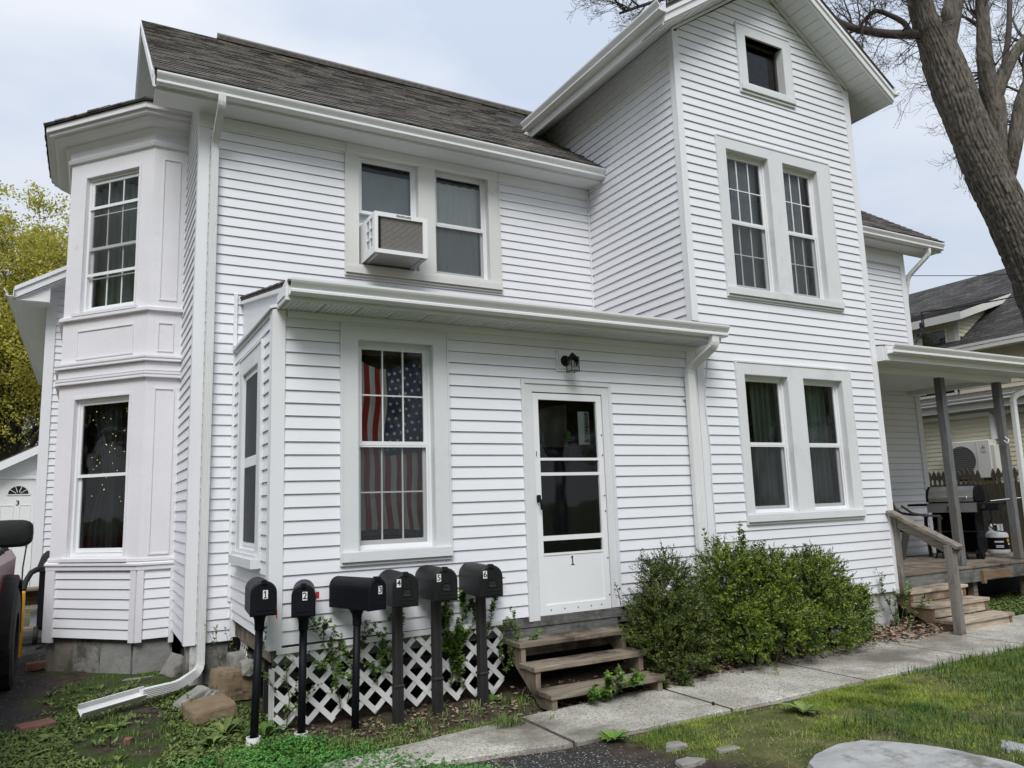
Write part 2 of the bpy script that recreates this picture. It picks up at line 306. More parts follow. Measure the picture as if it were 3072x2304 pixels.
def wall(parent,P,a0,a1,z0,z1,ops=(),gable=None,m=None,start=None,stuff=False,depth=.015,boards=True,name='wall',bm=None):
    """backing sheet with openings plus lapped siding boards, one object per course"""
    rng=(lambda z:(a0,a1)) if gable is None else gable
    mb=MB(); zz=bands(z0,z1,ops)
    if gable:
        k=np.arange(z0,z1,.25).tolist(); zz=sorted(set(zz+k))
    for za,zb in zip(zz[:-1],zz[1:]):
        for (x,y) in cut(a0,a1,za,zb,ops):
            l0,r0=rng(za); l1,r1=rng(zb)
            A=max(x,l0),min(y,r0),max(x,l1),min(y,r1)
            if A[1]-A[0]<.01 and A[3]-A[2]<.01: continue
            mb.hexa([P.p(A[0],za,0),P.p(max(A[1],A[0]),za,0),P.p(max(A[1],A[0]),za,-.1),P.p(A[0],za,-.1),P.p(A[2],zb,0),P.p(max(A[3],A[2]),zb,0),P.p(max(A[3],A[2]),zb,-.1),P.p(A[2],zb,-.1)])
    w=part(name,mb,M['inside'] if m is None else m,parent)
    if not boards: return w
    s=start if start is not None else z0; allb=MB(); n=0
    zc=s
    while zc<z1-.005:
        zt=min(zc+EX,z1); zb0=max(zc,z0)
        cz=[zb0]+sorted({z for o in ops for z in o[2:] if zb0+.002<z<zt-.002})+[zt]; parts=[]
        for za,zb in zip(cz[:-1],cz[1:]):
            za_=za+(.003 if za==zb0 else 0)  # slit bares the backing, whose dark colour draws the lap shadow
            da=depth*(1-(za_-zc)/EX)+.002; db=depth*(1-(zb-zc)/EX)+.002
            for (x,y) in cut(a0,a1,za,zb,ops):
                l0,r0=rng(za); l1,r1=rng(zb)
                xa,ya,xb,yb=max(x,l0),min(y,r0),max(x,l1),min(y,r1)
                if ya-xa<.01: continue
                if yb<xb: xb=yb=(xb+yb)/2
                h=[P.p(xa,za_,da),P.p(ya,za_,da),P.p(ya,za_,.0005),P.p(xa,za_,.0005),P.p(xb,zb,db),P.p(yb,zb,db),P.p(yb,zb,.0005),P.p(xb,zb,.0005)]
                for q in parts:          # same piece carried over a casing edge
                    if min(q[1],y)-max(q[0],x)>.01 and abs(q[2]-za)<1e-6: q[0]=min(q[0],x);q[1]=max(q[1],y);q[2]=zb;q[3].hexa(h); break
                else:
                    m_=MB(); m_.hexa(h); parts.append([x,y,zb,m_])
        for q in parts:
            if stuff: allb.add(q[3].v,q[3].f)
            else:
                c_=Vector(P.p((q[0]+q[1])/2,zc,0)); d_=(c_-CAMP); BOARDS.setdefault(root_of(parent),[]).append(((q[1]-q[0])*abs(d_.normalized().dot(P.n))/d_.length_squared,w,q[3],bm or M['siding']))
        zc+=EX
    if stuff and allb.v: part('siding_boards',allb,bm or M['siding'],w,kind='stuff')
    return w
def flush_boards(name='siding_board',limit=296):
    for t,L in BOARDS.items():
        L.sort(key=lambda e:-e[0])
        for _,w,b,m in L[:limit]: part(name,b,m,w)
        rest={}
        for _,w,b,m in L[limit:]: rest.setdefault(w,(MB(),m))[0].add(b.v,b.f)
        for w,(b,m) in rest.items(): part(name+'s',b,m,w,kind='stuff')
def sash(P,par,a0,a1,z0,z1,d,cols=1,rows=1,fw=.035,g='glass',mw=.012,msh='sash',botw=None):
    mb=MB(); P.frame(mb,a0,a1,z0,z1,fw,d-.03,d,wb=botw or fw)
    sa=part('sash',mb,M[msh],par)
    A0,A1,Z0,Z1=a0+fw,a1-fw,z0+(botw or fw),z1-fw
    if cols*rows>1:
        mu=MB()
        for i in range(1,cols):
            x=A0+(A1-A0)*i/cols; P.box(mu,x-mw/2,x+mw/2,Z0,Z1,d-.026,d-.004)
        for j in range(1,rows):
            z=Z0+(Z1-Z0)*j/rows
            for i in range(cols):
                xa=A0+(A1-A0)*i/cols+(mw/2 if i else 0); xb=A0+(A1-A0)*(i+1)/cols-(mw/2 if i<cols-1 else 0); P.box(mu,xa,xb,z-mw/2,z+mw/2,d-.0255,d-.0045)
        part('muntin',mu,M[msh],par)
    for i in range(cols):
        for j in range(rows):
            p=MB(); flip=P.s.cross(Vector((0,0,1))).dot(P.n)<0; xa=A0+(A1-A0)*i/cols+(mw/2 if i else 0); xb=A0+(A1-A0)*(i+1)/cols-(mw/2 if i<cols-1 else 0); za=Z0+(Z1-Z0)*j/rows+(mw/2 if j else 0); zb=Z0+(Z1-Z0)*(j+1)/rows-(mw/2 if j<rows-1 else 0)
            p.add([P.p(xa,za,d-.014),P.p(xb,za,d-.014),P.p(xb,zb,d-.014),P.p(xa,zb,d-.014)],[(3,2,1,0) if flip else (0,1,2,3)])
            part('pane',p,M[g],par)
def window(parent,P,a0,a1,z0,z1,units,cw=.13,cm='casing',mid=.5,up=(1,1),lo=(1,1),screen=True,depth=.09,sillw=.13,zi=None,g='glass',label=None,no_lower=()):
    """outer casing a0..a1,z0..z1; units = list of (a,b) clear openings; zi = (bottom, top) of the openings"""
    zb,zt=zi; mb=MB(); c0=.004; c1=.03
    P.box(mb,a0,units[0][0],z0,z1,c0,c1); P.box(mb,units[-1][1],a1,z0,z1,c0,c1)
    for (u,v) in zip(units[:-1],units[1:]): P.box(mb,u[1],v[0],zb,zt,c0-.03,c1)
    P.box(mb,units[0][0],units[-1][1],zt,z1,c0,c1-.001); P.box(mb,units[0][0],units[-1][1],z0,zb,c0,c1-.001)
    # thin receiver channel round the casing, returns into the reveal
    P.frame(mb,a0-.018,a1+.018,z0-.018,z1+.018,.0175,c0,c1+.008)
    for (u,v) in units:
        P.box(mb,u+.0005,u+.005,zb+.005,zt-.005,-depth-.04,c1-.003); P.box(mb,v-.005,v-.0005,zb+.005,zt-.005,-depth-.04,c1-.003); P.box(mb,u+.0005,v-.0005,zt-.005,zt-.0005,-depth-.04,c1-.003); P.box(mb,u+.0005,v-.0005,zb+.0005,zb+.005,-depth-.04,c1-.003)
    w=part('window',mb,M[cm],parent,label)
    s=MB(); P.box(s,a0-.01,a1+.01,z0+.012,z0+.012+.075,c1+.001,c1+.032); part('sill',s,M[cm],w)
    for k,(u,v) in enumerate(units):
        h=zt-zb; zm=zb+h*mid
        f=MB(); P.frame(f,u+.0055,v-.0055,zb+.0055,zt-.0055,.0245,-depth-.03,-depth+.035); part('frame',f,M['sash'],w)
        sash(P,w,u+.03,v-.03,zm-.02,zt-.03,-depth+.02,*up,g=g)
        if k not in no_lower:
            sash(P,w,u+.03,v-.03,zb+.03,zm+.018,-depth-.012,*lo,g=g,botw=.05)
            if screen:
                q=MB(); P.frame(q,u+.03,v-.03,zb+.03,zm-.021,.014,-depth+.008,-depth+.018); part('screen_frame',q,M['sash'],w)
                q=MB(); q.add([P.p(u+.03,zb+.03,-depth+.012),P.p(v-.03,zb+.03,-depth+.012),P.p(v-.03,zm-.02,-depth+.012),P.p(u+.03,zm-.02,-depth+.012)],[(0,1,2,3)]); part('screen',q,M['screen'],w)
    return w
GUT=[(0,0),(.075,0),(.10,.012),(.10,.03),(.085,.045),(.10,.06),(.118,.085),(.125,.10),(.125,.118),(.115,.118),(.115,.105),(.105,.09),(.09,.066),(.076,.05),(.09,.034),(.09,.02),(.07,.01),(.01,.01),(.01,.11),(0,.11)]
def gutter(parent,p0,p1,outv,ztop):
    """K-style eaves gutter from p0 to p1 (xy), hung with its lip at ztop"""
    o=Vector((outv[0],outv[1],0)).normalized(); rings=[]
    for q in(p0,p1): rings.append([(q[0]+o.x*a,q[1]+o.y*a,ztop-.118+b) for a,b in GUT])
    g=MB(); g.loft(rings,cap=True); return part('gutter',g,M['gutter'],parent)
def spout(parent,path,w=.075,h=.06,up=(0,-1,0)):
    """corrugated rectangular downspout along a path, rounded at the bends"""
    P=[Vector(p) for p in path]; out=[P[0]]
    for a,b,c in zip(P[:-2],P[1:-1],P[2:]):
        r=min(.09,(b-a).length/2.1,(c-b).length/2.1); q0=b+(a-b).normalized()*r; q1=b+(c-b).normalized()*r
        for t in np.linspace(0,1,7): out.append(q0*(1-t)**2+b*2*t*(1-t)+q1*t*t)
    out.append(P[-1]); pts=[];k=len(out); prof=[]
    nr=5
    for i in range(nr): # ribbed long faces
        x0=-w/2+w*i/nr; prof+=[(x0+w/nr*.15,h/2),(x0+w/nr*.35,h/2-.006),(x0+w/nr*.65,h/2-.006),(x0+w/nr*.85,h/2)]
    prof=prof+[(w/2,h/2-.008),(w/2,-h/2),(-w/2,-h/2),(-w/2,h/2-.008)]
    rings=[]
    for i,p in enumerate(out):
        t=((out[min(i+1,k-1)]-p).normalized()+(p-out[max(i-1,0)]).normalized()).normalized(); u=Vector(up); a=(u-t*u.dot(t))
        if a.length<.05: a=Vector((0,0,1))-t*t.z
        a.normalize(); b=t.cross(a); sc=1-.04*(i%2)*(0<i<k-1)
        rings.append([tuple(p+b*x*sc+a*y*sc) for x,y in prof])
    m=MB(); m.loft(rings); o=part('downspout',m,M['spout'],parent)
    for z in(.25,.6):
        pass
    return o
# ================================================================== SETTING: ground
def rngn(seed): return np.random.default_rng(seed)
def vnoise(x,y,s,seed=0):
    """cheap value noise for numpy arrays"""
    g=rngn(seed).random((64,64)); X=x*s;Y=y*s; xi=np.floor(X).astype(int);yi=np.floor(Y).astype(int); fx=X-xi;fy=Y-yi; fx=fx*fx*(3-2*fx); fy=fy*fy*(3-2*fy)
    a=g[xi%64,yi%64];b=g[(xi+1)%64,yi%64];c=g[xi%64,(yi+1)%64];d=g[(xi+1)%64,(yi+1)%64]
    return a*(1-fx)*(1-fy)+b*fx*(1-fy)+c*(1-fx)*fy+d*fx*fy
def gz(x,y):
    x=np.asarray(x,float);y=np.asarray(y,float)
    h=.20+.03*(vnoise(x+50,y+50,1.3,1)-.5)+.016*(vnoise(x+50,y+50,6,2)-.5)
    lawn=np.clip((-3.45-y)/.25,0,1)*np.clip((x+2.2)/.5,0,1); h=h+.03*lawn
    h=h+.05*np.clip((y+1.2)/1.2,0,1)*np.clip((-4.5-x)/.3,0,1)*np.clip((x+5.8)/.5,0,1)*np.clip((1.2-y)/.6,0,1)
    walk=np.clip((-2.4-y)/.1,0,1)*np.clip((y+3.5)/.1,0,1)*np.clip((x+4.5)/.15,0,1)*np.clip((9-x)/.1,0,1)
    h=h-.07*np.clip(1.15-np.hypot((x+1.55)/.62,(y+5.2)/.68),0,.3)/.3
    return h*(1-walk)+.175*walk
def axis(a,b,st,far):
    c=list(np.arange(a,b,st)); d=st; p=a; L=[]
    while p>-far: d*=1.35; p-=d; L.append(p)
    p=c[-1]; d=st; H=[]
    while p<far: d*=1.35; p+=d; H.append(p)
    return np.array(L[::-1]+c+H)
ax=axis(-8.5,8.5,.06,600); ay=axis(-8.3,7,.06,600)
GX,GY=np.meshgrid(ax,ay,indexing='ij'); GZ=gz(GX,GY)
def region(x,y):
    """weights (lawn, tarmac, moss) of what covers the ground"""
    n=vnoise(x+40,y+40,2.1,5); n2=vnoise(x+40,y+40,.8,6); n3=vnoise(x+40,y+40,5,9)
    edge=-3.42+.12*(n-.5)
    xa=-2.25+.9*(n2-.5)-(y+3.5)*.1
    lawn=np.clip((edge-y)/.12,0,1)*np.clip((x-xa)/.4,0,1); lawn=np.where((x>-1.2)|(y>-4.6),lawn,lawn)
    far=np.clip((np.hypot(x,y+4)-11)/3,0,1); lawn=np.maximum(lawn,far*.8)
    # tarmac drive: in front of the walk at lower left and along the left side of the house
    t1=np.clip((-3.3+.35*(n-.5)-y)/.15,0,1)*np.clip((xa-x)/.4,0,1)*np.clip((x+4.3+(y+3)*.9)/.3,0,1)
    t2=np.clip((-6.0-x+.4*(n-.5))/.25,0,1)*np.clip((y+.6)/.5,0,1)*np.clip((14-y)/3,0,1)
    tar=np.maximum(t1,t2)*(1-far)
    moss=np.clip((n2*.6+n3*.4-.42)/.12,0,1)*np.clip((-4.3-x)/.3,0,1)*(1-tar)
    return lawn,tar,moss
a_,b_,c_=region(GX,GY)
V=np.stack([GX.ravel(),GY.ravel(),GZ.ravel()],1); nx,ny=GX.shape
I=np.arange(nx*ny).reshape(nx,ny); F=np.stack([I[:-1,:-1].ravel(),I[1:,:-1].ravel(),I[1:,1:].ravel(),I[:-1,1:].ravel()],1)
def ground_mat():
    m,t,b=mk('ground'); L=t.links.new; b.inputs['Roughness'].default_value=.97; b.inputs['Specular IOR Level'].default_value=.25
    tc=t.nodes.new('ShaderNodeTexCoord'); at=t.nodes.new('ShaderNodeVertexColor'); at.layer_name='cover'; sp=t.nodes.new('ShaderNodeSeparateColor'); L(at.outputs[0],sp.inputs[0])
    def nz(s,d=7,r=.65):
        n=t.nodes.new('ShaderNodeTexNoise'); n.inputs['Scale'].default_value=s; n.inputs['Detail'].default_value=d; n.inputs['Roughness'].default_value=r; L(tc.outputs['Object'],n.inputs['Vector']); return n.outputs[0]
    def ramp(i,p0,p1,a,c):
        r=t.nodes.new('ShaderNodeValToRGB'); r.color_ramp.elements[0].position=p0; r.color_ramp.elements[1].position=p1; r.color_ramp.elements[0].color=list(a)+[1]; r.color_ramp.elements[1].color=list(c)+[1]; L(i,r.inputs[0]); return r.outputs[0]
    def mix(f,a,c):
        x=t.nodes.new('ShaderNodeMixRGB'); L(f,x.inputs[0]); L(a,x.inputs[1]); L(c,x.inputs[2]); return x.outputs[0]
    soil=ramp(nz(9),.35,.7,(.03,.022,.016),(.10,.078,.055)); lawn=ramp(nz(5),.35,.7,(.05,.07,.018),(.17,.155,.065)); moss=ramp(nz(14),.35,.65,(.03,.05,.012),(.06,.10,.022))
    v=t.nodes.new('ShaderNodeTexVoronoi'); v.inputs['Scale'].default_value=75; L(tc.outputs['Object'],v.inputs['Vector'])
    peb=ramp(v.outputs['Color'],.80,.9,(.035,.034,.034),(.26,.25,.23)); pt=mix(ramp(nz(2.2),.45,.6,(0,0,0),(1,1,1)),peb,ramp(nz(40),.3,.7,(.025,.025,.026),(.07,.068,.066)))
    c=mix(sp.outputs[2],soil,moss); c=mix(sp.outputs[0],c,lawn); c=mix(sp.outputs[1],c,pt); L(c,b.inputs['Base Color'])
    bp=t.nodes.new('ShaderNodeBump'); bp.inputs['Strength'].default_value=.9; bp.inputs['Distance'].default_value=.02; L(nz(55),bp.inputs['Height']); L(bp.outputs[0],b.inputs['Normal'])
    return m
g=np_obj('ground',V,F,ground_mat(),kind='structure',smooth=True)
ca=g.data.color_attributes.new('cover','FLOAT_COLOR','POINT'); arr=np.stack([a_.ravel(),b_.ravel(),c_.ravel(),np.ones(a_.size)],1).astype(np.float32); ca.data.foreach_set('color',arr.ravel())
# front walk: cast slabs, each its own piece
path=bpy.data.objects.new('front_walk',None); COL.objects.link(path); path['kind']='structure'
def slab(pts,z,name='concrete_slab',t=.12,m='agg'):
    b=MB(); inn=[]; c=Vector((sum(p[0] for p in pts)/len(pts),sum(p[1] for p in pts)/len(pts)))
    low=[(p[0],p[1],z-t) for p in pts]; r1=[(p[0],p[1],z-.008) for p in pts]; r2=[]
    for p in pts:
        d=(c-Vector(p)).normalized()*.012; r2.append((p[0]+d.x,p[1]+d.y,z))
    b.loft([low,r1,r2]); return part(name,b,M[m],path)
jx=[-4.42,-2.78,-1.31,.3,1.95,2.93,4.55,6.2,7.8,9.4]
yt=[-2.84,-2.64,-2.49,-2.36,-2.28,-2.28,-2.3,-2.3,-2.3,-2.3]; yb=[-3.12,-3.40,-3.42,-3.40,-3.39,-3.38,-3.4,-3.4,-3.4,-3.4]
for i in range(len(jx)-1):
    e=.017
    def edge(xa,ya,xb,yb_,n,sd,amp):
        return [(xa+(xb-xa)*k/n,ya+(yb_-ya)*k/n+amp*(rnd.random()-.5)) for k in range(n+1)]
    top=edge(jx[i]+e,yt[i],jx[i+1]-e,yt[i+1],7,1,.02); bot=edge(jx[i]+e,yb[i],jx[i+1]-e,yb[i+1],7,2,.03 if i<5 else .01)
    slab(bot+top[::-1],.212+.001*rnd.random())
for i in range(1,len(jx)-1):
    b=MB(); x_=jx[i]; b.box(x_-.0165,x_+.0165,(yb[i]+.02),yt[i]-.02,.10,.2075); part('joint_dirt',b,mat('joint_dirt',(.05,.042,.032),.98,var=.3,vs=30) if i==1 else bpy.data.materials['joint_dirt'],path)
b=MB(); b.box(1.97,6.7,-3.412,-3.392,.1,.203); part('joint_dirt',b,bpy.data.materials['joint_dirt'],path)
for i,(x0,x1) in enumerate(((1.97,3.5),(3.53,5.1),(5.13,6.7))): slab([(x0,-4.3),(x1,-4.3),(x1-.02,-3.415),(x0+.05,-3.415)],.207)

# ================================================================== THE HOUSE
H=thing('house','white clapboard two-storey house with gabled front wing, bay window and grey shingle roof','house',(0,0,0))
XL,XA,XR,XE,YF=-4.943,-4.537,3.066,6.78,-1.87
Pm=Plane((0,0),(1,0),(0,-1)); Pf=Plane((0,YF),(1,0),(0,-1)); Pa=Plane((XA,0),(0,1),(-1,0)); Pt=Plane((0,0),(0,1),(-1,0)); Pl=Plane((XL,0),(0,1),(-1,0))
# main front wall with the paired window, left of the wing
wo=(-3.385,-1.417,4.476,6.06)
wall(H,Pm,XL,0,.63,6.02,[wo,(XA+.02,.1,.0,3.56)],start=.63)
wall(H,Pm,XR,XE,.72,6.02,[(XR,4.6,3.5,3.92)],start=.72)
# addition: front with flag window and door, left side with narrow window
fo=(-3.977,-3.015,1.418,3.42); do=(-2.245,-1.196,.7,3.029)
wall(H,Pf,XA,-.012,.825,3.52,[fo,do],start=.83)
so_=(-1.50,-.42,1.42,3.31)
wall(H,Pa,YF,0,.85,3.52,[so_],start=.83)
# front wing
t2=(.556,2.516,4.156,6.12); t1=(.581,2.512,1.556,3.367); t3=(1.048,1.982,6.818,7.73)
PK,PX,PS=8.36,1.533,.675
def gab(z): k=max(0,(z-7.325)); return (0 if k==0 else min(PX,k/PS),XR if k==0 else max(PX,XR-k/PS))
wall(H,Pf,0.012,XR,.63,PK,[t1,t2,t3],gable=gab,start=.63)
wall(H,Pt,YF,1.3,3.7,7.36,[],start=3.68,gable=lambda z:(YF,0 if z<6.5 else max(0,-.40+(z-6.22)/.745)))
wall(H,Plane((XR,0),(0,1),(1,0)),YF,1.4,.63,7.36,boards=False,gable=lambda z:(YF,0 if z<6.5 else max(0,-.40+(z-6.22)/.745)))
# left gable end and hidden walls
def gabl(z): k=max(0,(z-6.1)/.745); return (k,7-k)
wall(H,Pl,0,7,.63,8.7,[(1.25,4.55,1.3,6.6)],gable=gabl,stuff=True,start=.63)
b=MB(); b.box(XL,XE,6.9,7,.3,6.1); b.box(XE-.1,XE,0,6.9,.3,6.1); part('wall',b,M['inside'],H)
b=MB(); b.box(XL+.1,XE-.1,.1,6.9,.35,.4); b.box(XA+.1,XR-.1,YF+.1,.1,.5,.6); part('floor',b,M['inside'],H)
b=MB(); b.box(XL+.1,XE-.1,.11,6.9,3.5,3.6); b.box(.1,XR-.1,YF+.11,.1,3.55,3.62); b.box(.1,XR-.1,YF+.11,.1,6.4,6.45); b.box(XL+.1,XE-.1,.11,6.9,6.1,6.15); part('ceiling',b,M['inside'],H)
# corner boards
def corner(x,y,sx,sy,z0,z1,w=.095,t=.028,tilt=None):
    b=MB(); xs=sorted((x+sx*t,x-sx*w)); ys=sorted((y-t,y+.002)); b.bev(xs[0],xs[1],ys[0],ys[1],z0,z1,.004)
    if sy: xs=sorted((x+sx*t,x-sx*.002)); b.bev(xs[0],xs[1],y+.001,y+w,z0,z1,.004)
    part('corner_board',b,M['trim'],H)
corner(XL,0,-1,1,.62,6.05,w=.09,t=.02); corner(XA,YF,-1,1,.80,3.5,w=.085,t=.022); corner(0,YF,-1,1,3.80,7.33,w=.07,t=.02)
b=MB(); b.bev(-.015,.09,YF-.026,YF,.62,3.7,.005); part('corner_board',b,M['trim'],H)
corner(XR,YF,1,0,.60,7.3,w=.07); corner(XE,0,1,1,.8,6.05,w=.10)
b=MB(); b.bev(-.03,.0,-.03,0,3.9,6.0,.006); part('inside_corner',b,M['trim'],H)
b=MB(); b.bev(XA-.035,XA,-.035,0,1.0,3.5,.006); part('inside_corner',b,M['trim'],H)
b=MB(); b.bev(XR,XR+.12,-.03,0,.8,3.5,.006); b.bev(XR,XR+.12,-.03,0,3.95,6.0,.006); part('inside_corner',b,M['trim'],H)
b=MB(); b.bev(-.15,-.02,YF-.022,YF,.84,3.5,.004); part('trim_strip',b,M['trim'],H)
# windows
w=window(H,Pm,*wo,units=[(-3.24,-2.5),(-2.29,-1.555)],zi=(4.60,5.95),cm='creamcase',mid=.5,no_lower=(0,))
# AC unit fills the lower left sash: raised sash and side panel
f=MB(); Pm.box(f,-3.21,-2.53,5.08,5.13,-.10,-.06); part('sash',f,M['sash'],w)
f=MB(); 
for k in range(9): f.box(-2.62+.009*k,-2.614+.009*k,.05,.062,4.66,5.08)
part('side_curtain_panel',f,M['sash'],w)
window(H,Pf,*t2,units=[(.69,1.40),(1.645,2.29)],zi=(4.26,5.985),mid=.5,up=(3,2),lo=(3,2))
window(H,Pf,*t1,units=[(.695,1.40),(1.66,2.368)],zi=(1.655,3.235),mid=.5,g='glassd')
# attic light: one fixed dark-framed pane
b=MB(); a0,a1,z0,z1=t3
Pf.frame(b,a0,a1,z0,z1,.13,.004,.03); Pf.frame(b,a0-.018,a1+.018,z0-.018,z1+.018,.0175,.004,.038)
for q in((1.178,1.182),(1.846,1.85)): Pf.box(b,q[0],q[1],6.94,7.6,-.15,.03)
at=part('window',b,M['casing'],H,'small square attic window with a single dark pane'); b=MB(); Pf.box(b,1.04,1.99,6.835,6.90,.031,.06); part('sill',b,M['casing'],at)
b=MB(); Pf.frame(b,1.182,1.846,6.95,7.598,.03,-.12,-.08); part('sash',b,M['plastic'],at); b=MB(); b.add([Pf.p(1.2,6.97,-.1),Pf.p(1.83,6.97,-.1),Pf.p(1.83,7.58,-.1),Pf.p(1.2,7.58,-.1)],[(0,1,2,3)]); part('pane',b,M['glass'],at)
window(H,Pf,*fo,units=[(-3.845,-3.145)],zi=(1.51,3.30),mid=.505,up=(3,2),lo=(3,2))
ws=window(H,Pa,*so_,units=[(-1.33,-.57)],zi=(1.53,3.16),cw=.1,mid=.48,depth=.035)
b=MB(); Pa.box(b,-1.52,-.40,1.40,1.475,.0325,.095); part('sill_board',b,M['casing'],ws)
for za_,zb_2 in((1.60,2.27),(2.36,3.10)): b=MB(); b.add([Pa.p(-1.28,za_,.002),Pa.p(-.62,za_,.002),Pa.p(-.62,zb_2,.002),Pa.p(-1.28,zb_2,.002)],[(0,1,2,3)]); part('screen',b,M['glassdim'],ws)  # dark sheets added over the panes to hide the white siding's reflection
b=MB(); Pa.frame(b,-1.31,-.59,1.56,3.13,.03,-.01,.004); Pa.box(b,-1.28,-.62,2.27,2.36,-.01,.003); part('storm_frame',b,M['sash'],ws)
# main eaves: soffit, fascia, frieze, gutter
def eave(x0,x1,y0,zt,spouty=None):
    b=MB(); b.box(x0,x1,y0+.02,0-.001,zt-.14,zt-.12); part('soffit',b,M['soffit'],H)
    b=MB(); b.box(x0,x1,y0,y0+.02,zt-.15,zt+.02); part('fascia',b,M['gutter'],H)
    gutter(H,(x0,y0-.001),(x1,y0-.001),(0,-1),zt)
eave(-5.41,.09,-.33,6.19); eave(XR+.04,7.40,-.33,6.19)
b=MB(); b.bev(XL+.1,-.02,-.035,0,5.93,6.045,.004); part('frieze',b,M['trim'],H); b=MB(); b.bev(XR+.1,XE-.1,-.035,0,5.8,6.045,.004); part('frieze',b,M['trim'],H)
b=MB(); b.bev(XL-.03,XL+.12,-.034,0,5.9,6.06,.004); part('frieze',b,M['trim'],H)
# main roof: slabs on both slopes, left and right overhangs with rake boards
RS=.745; ZR=9.14; Y0=-.42
def rz_(y): return ZR-RS*abs(y-3.5)
def slope(name,x0,x1,ya,yb,t,m,off=0,zf=None):
    zf=zf or rz_; b=MB(); b.hexa([(x0,ya,zf(ya)-t+off),(x1,ya,zf(ya)-t+off),(x1,yb,zf(yb)-t+off),(x0,yb,zf(yb)-t+off),(x0,ya,zf(ya)+off),(x1,ya,zf(ya)+off),(x1,yb,zf(yb)+off),(x0,yb,zf(yb)+off)]); return part(name,b,m,H)
slope('roof_deck',-5.43,7.41,Y0,3.5,.06,M['roofdk']); slope('roof_deck',-5.43,7.41,3.501,7.45,.06,M['roofdk'])
for sgn,(ya,yb) in enumerate(((-.36,3.5),(3.501,7.4))):
    slope('rake_soffit',-5.42,XL-.001,ya,yb,.012,M['soffit'],off=-.19); slope('rake_board',-5.44,-5.42,ya,yb,.17,M['trim'],off=-.035)
    slope('rake_moulding',-5.456,-5.44,ya,yb,.05,M['trim'],off=-.03)
    slope('rake_board',7.395,7.42,ya,yb,.17,M['trim'],off=-.062); slope('rake_soffit',XE+.001,7.39,ya,yb,.012,M['soffit'],off=-.19)
b=MB()   # ridge vent from behind the left end
for s in(-1,1): b.hexa([(-4.38,3.5,9.17),(7.4,3.5,9.17),(7.4,3.5+s*.22,9.02),(-4.38,3.5+s*.22,9.02),(-4.38,3.5,9.255),(7.4,3.5,9.255),(7.4,3.5+s*.24,9.08),(-4.38,3.5+s*.24,9.08)])
part('ridge_vent',b,M['shingle'],H)
# shingle tabs
def tabmesh(k,w,h=.19,t=.017):
    b=MB(); r=random.Random(k); j=.006
    b.hexa([(0,0,0),(w,0,0),(w,h,-.004),(0,h,-.004),(0,r.uniform(-j,j)*1.6,t),(w,r.uniform(-j,j)*1.6,t),(w,h,.002),(0,h,.002)]); return b
TW=.33; TE=.14; tabs=[tabmesh(k,w) for k,w in enumerate((TW-.008,TW-.008,TW-.012,TW-.006))]; tme=[t.mesh('shingle',M['shingle']) for t in tabs]
al=math.atan(RS); ca_,sa_=math.cos(al),math.sin(al)
allb=MB(); rows=int((3.5-Y0)/ca_/TE)+1; cnt=0
shr=H
field=part('shingle_field',allb,M['shingle'],H) if False else None
for r_ in range(rows):
    sl_=r_*TE-.02; y=Y0+sl_*ca_; z=rz_(Y0)+sl_*sa_+.004
    off=(r_*.37%1)*TW; x=-5.44-off
    while x<7.42:
        xa=x; x+=TW
        if xa+TW<-5.43: continue
        if -.31<xa<3.0 and y<2.6: continue
        if xa>1.2 and xa<2.9: pass
        T=Matrix(((1,0,0,max(xa,-5.445)),(0,ca_,-sa_,y),(0,sa_,ca_,z+.005*rnd.random()),(0,0,0,1)))
        clip=xa<-5.445 or xa+TW>7.42
        k=rnd.randrange(4)
        if not clip and cnt<290 and xa<-.3 and y<.9:
            o=link('shingle',tme[k],H); o.matrix_local=T; cnt+=1
        else:
            if clip:
                w_=min(TW-.01,(xa+TW+5.445) if xa<-5.445 else 7.42-xa)
                if w_<.03: continue
                tb=tabmesh(k,w_)
            else: tb=tabs[k]
            allb.add([tuple(T@Vector(p)) for p in tb.v],tb.f)
part('shingles',allb,M['shingle'],H,kind='stuff')
# wing roof: ridge along Y
TX0,TX1,TY0,TY1=-.46,3.53,-2.27,3.0
def tz(x): return 8.64-.69*abs(x-PX)
def tslab(name,xa,xb,ya,yb,t,m,off=0):
    b=MB(); b.hexa([(xa,ya,tz(xa)-t+off),(xb,ya,tz(xb)-t+off),(xb,yb,tz(xb)-t+off),(xa,yb,tz(xa)-t+off),(xa,ya,tz(xa)+off),(xb,ya,tz(xb)+off),(xb,yb,tz(xb)+off),(xa,yb,tz(xa)+off)]); return part(name,b,m,H)
for xa,xb in((TX0,PX),(PX,TX1)):
    tslab('roof_deck',xa,xb,TY0,TY1,.05,M['shingle'],off=0)
    for k in range(3): tslab('shingle_edge',xa-(.01 if xa<0 else 0),xb+(.01 if xb>3 else 0),TY0-.012-.006*k,TY0+.05,.011,M['shingle'],off=.001+.012*k) if k<2 else None
    tslab('rake_board',xa,xb,TY0-.0,TY0+.022,.14,M['gutter'],off=-.051); tslab('rake_moulding',xa,xb,TY0-.018,TY0-.001,.05,M['trim'],off=-.052)
    tslab('rake_board',xa,xb,TY0+.023,TY0+.05,.16,M['gutter'],off=-.055)
    # soffit panels, each a separate strip across the overhang
    n=20
    for k in range(n):
        p=xa+(xb-xa)*k/n; q_=xa+(xb-xa)*(k+1)/n-.006
        tslab('soffit_panel',p,q_,TY0+.051,YF-.001,.012,M['soffit'],off=-.19-.004*(k%2))
    # frieze channel where the siding meets the soffit
    tslab('frieze_channel',max(xa,-.02),min(xb,XR+.02),YF-.035,YF,.035,M['trim'],off=-.214)
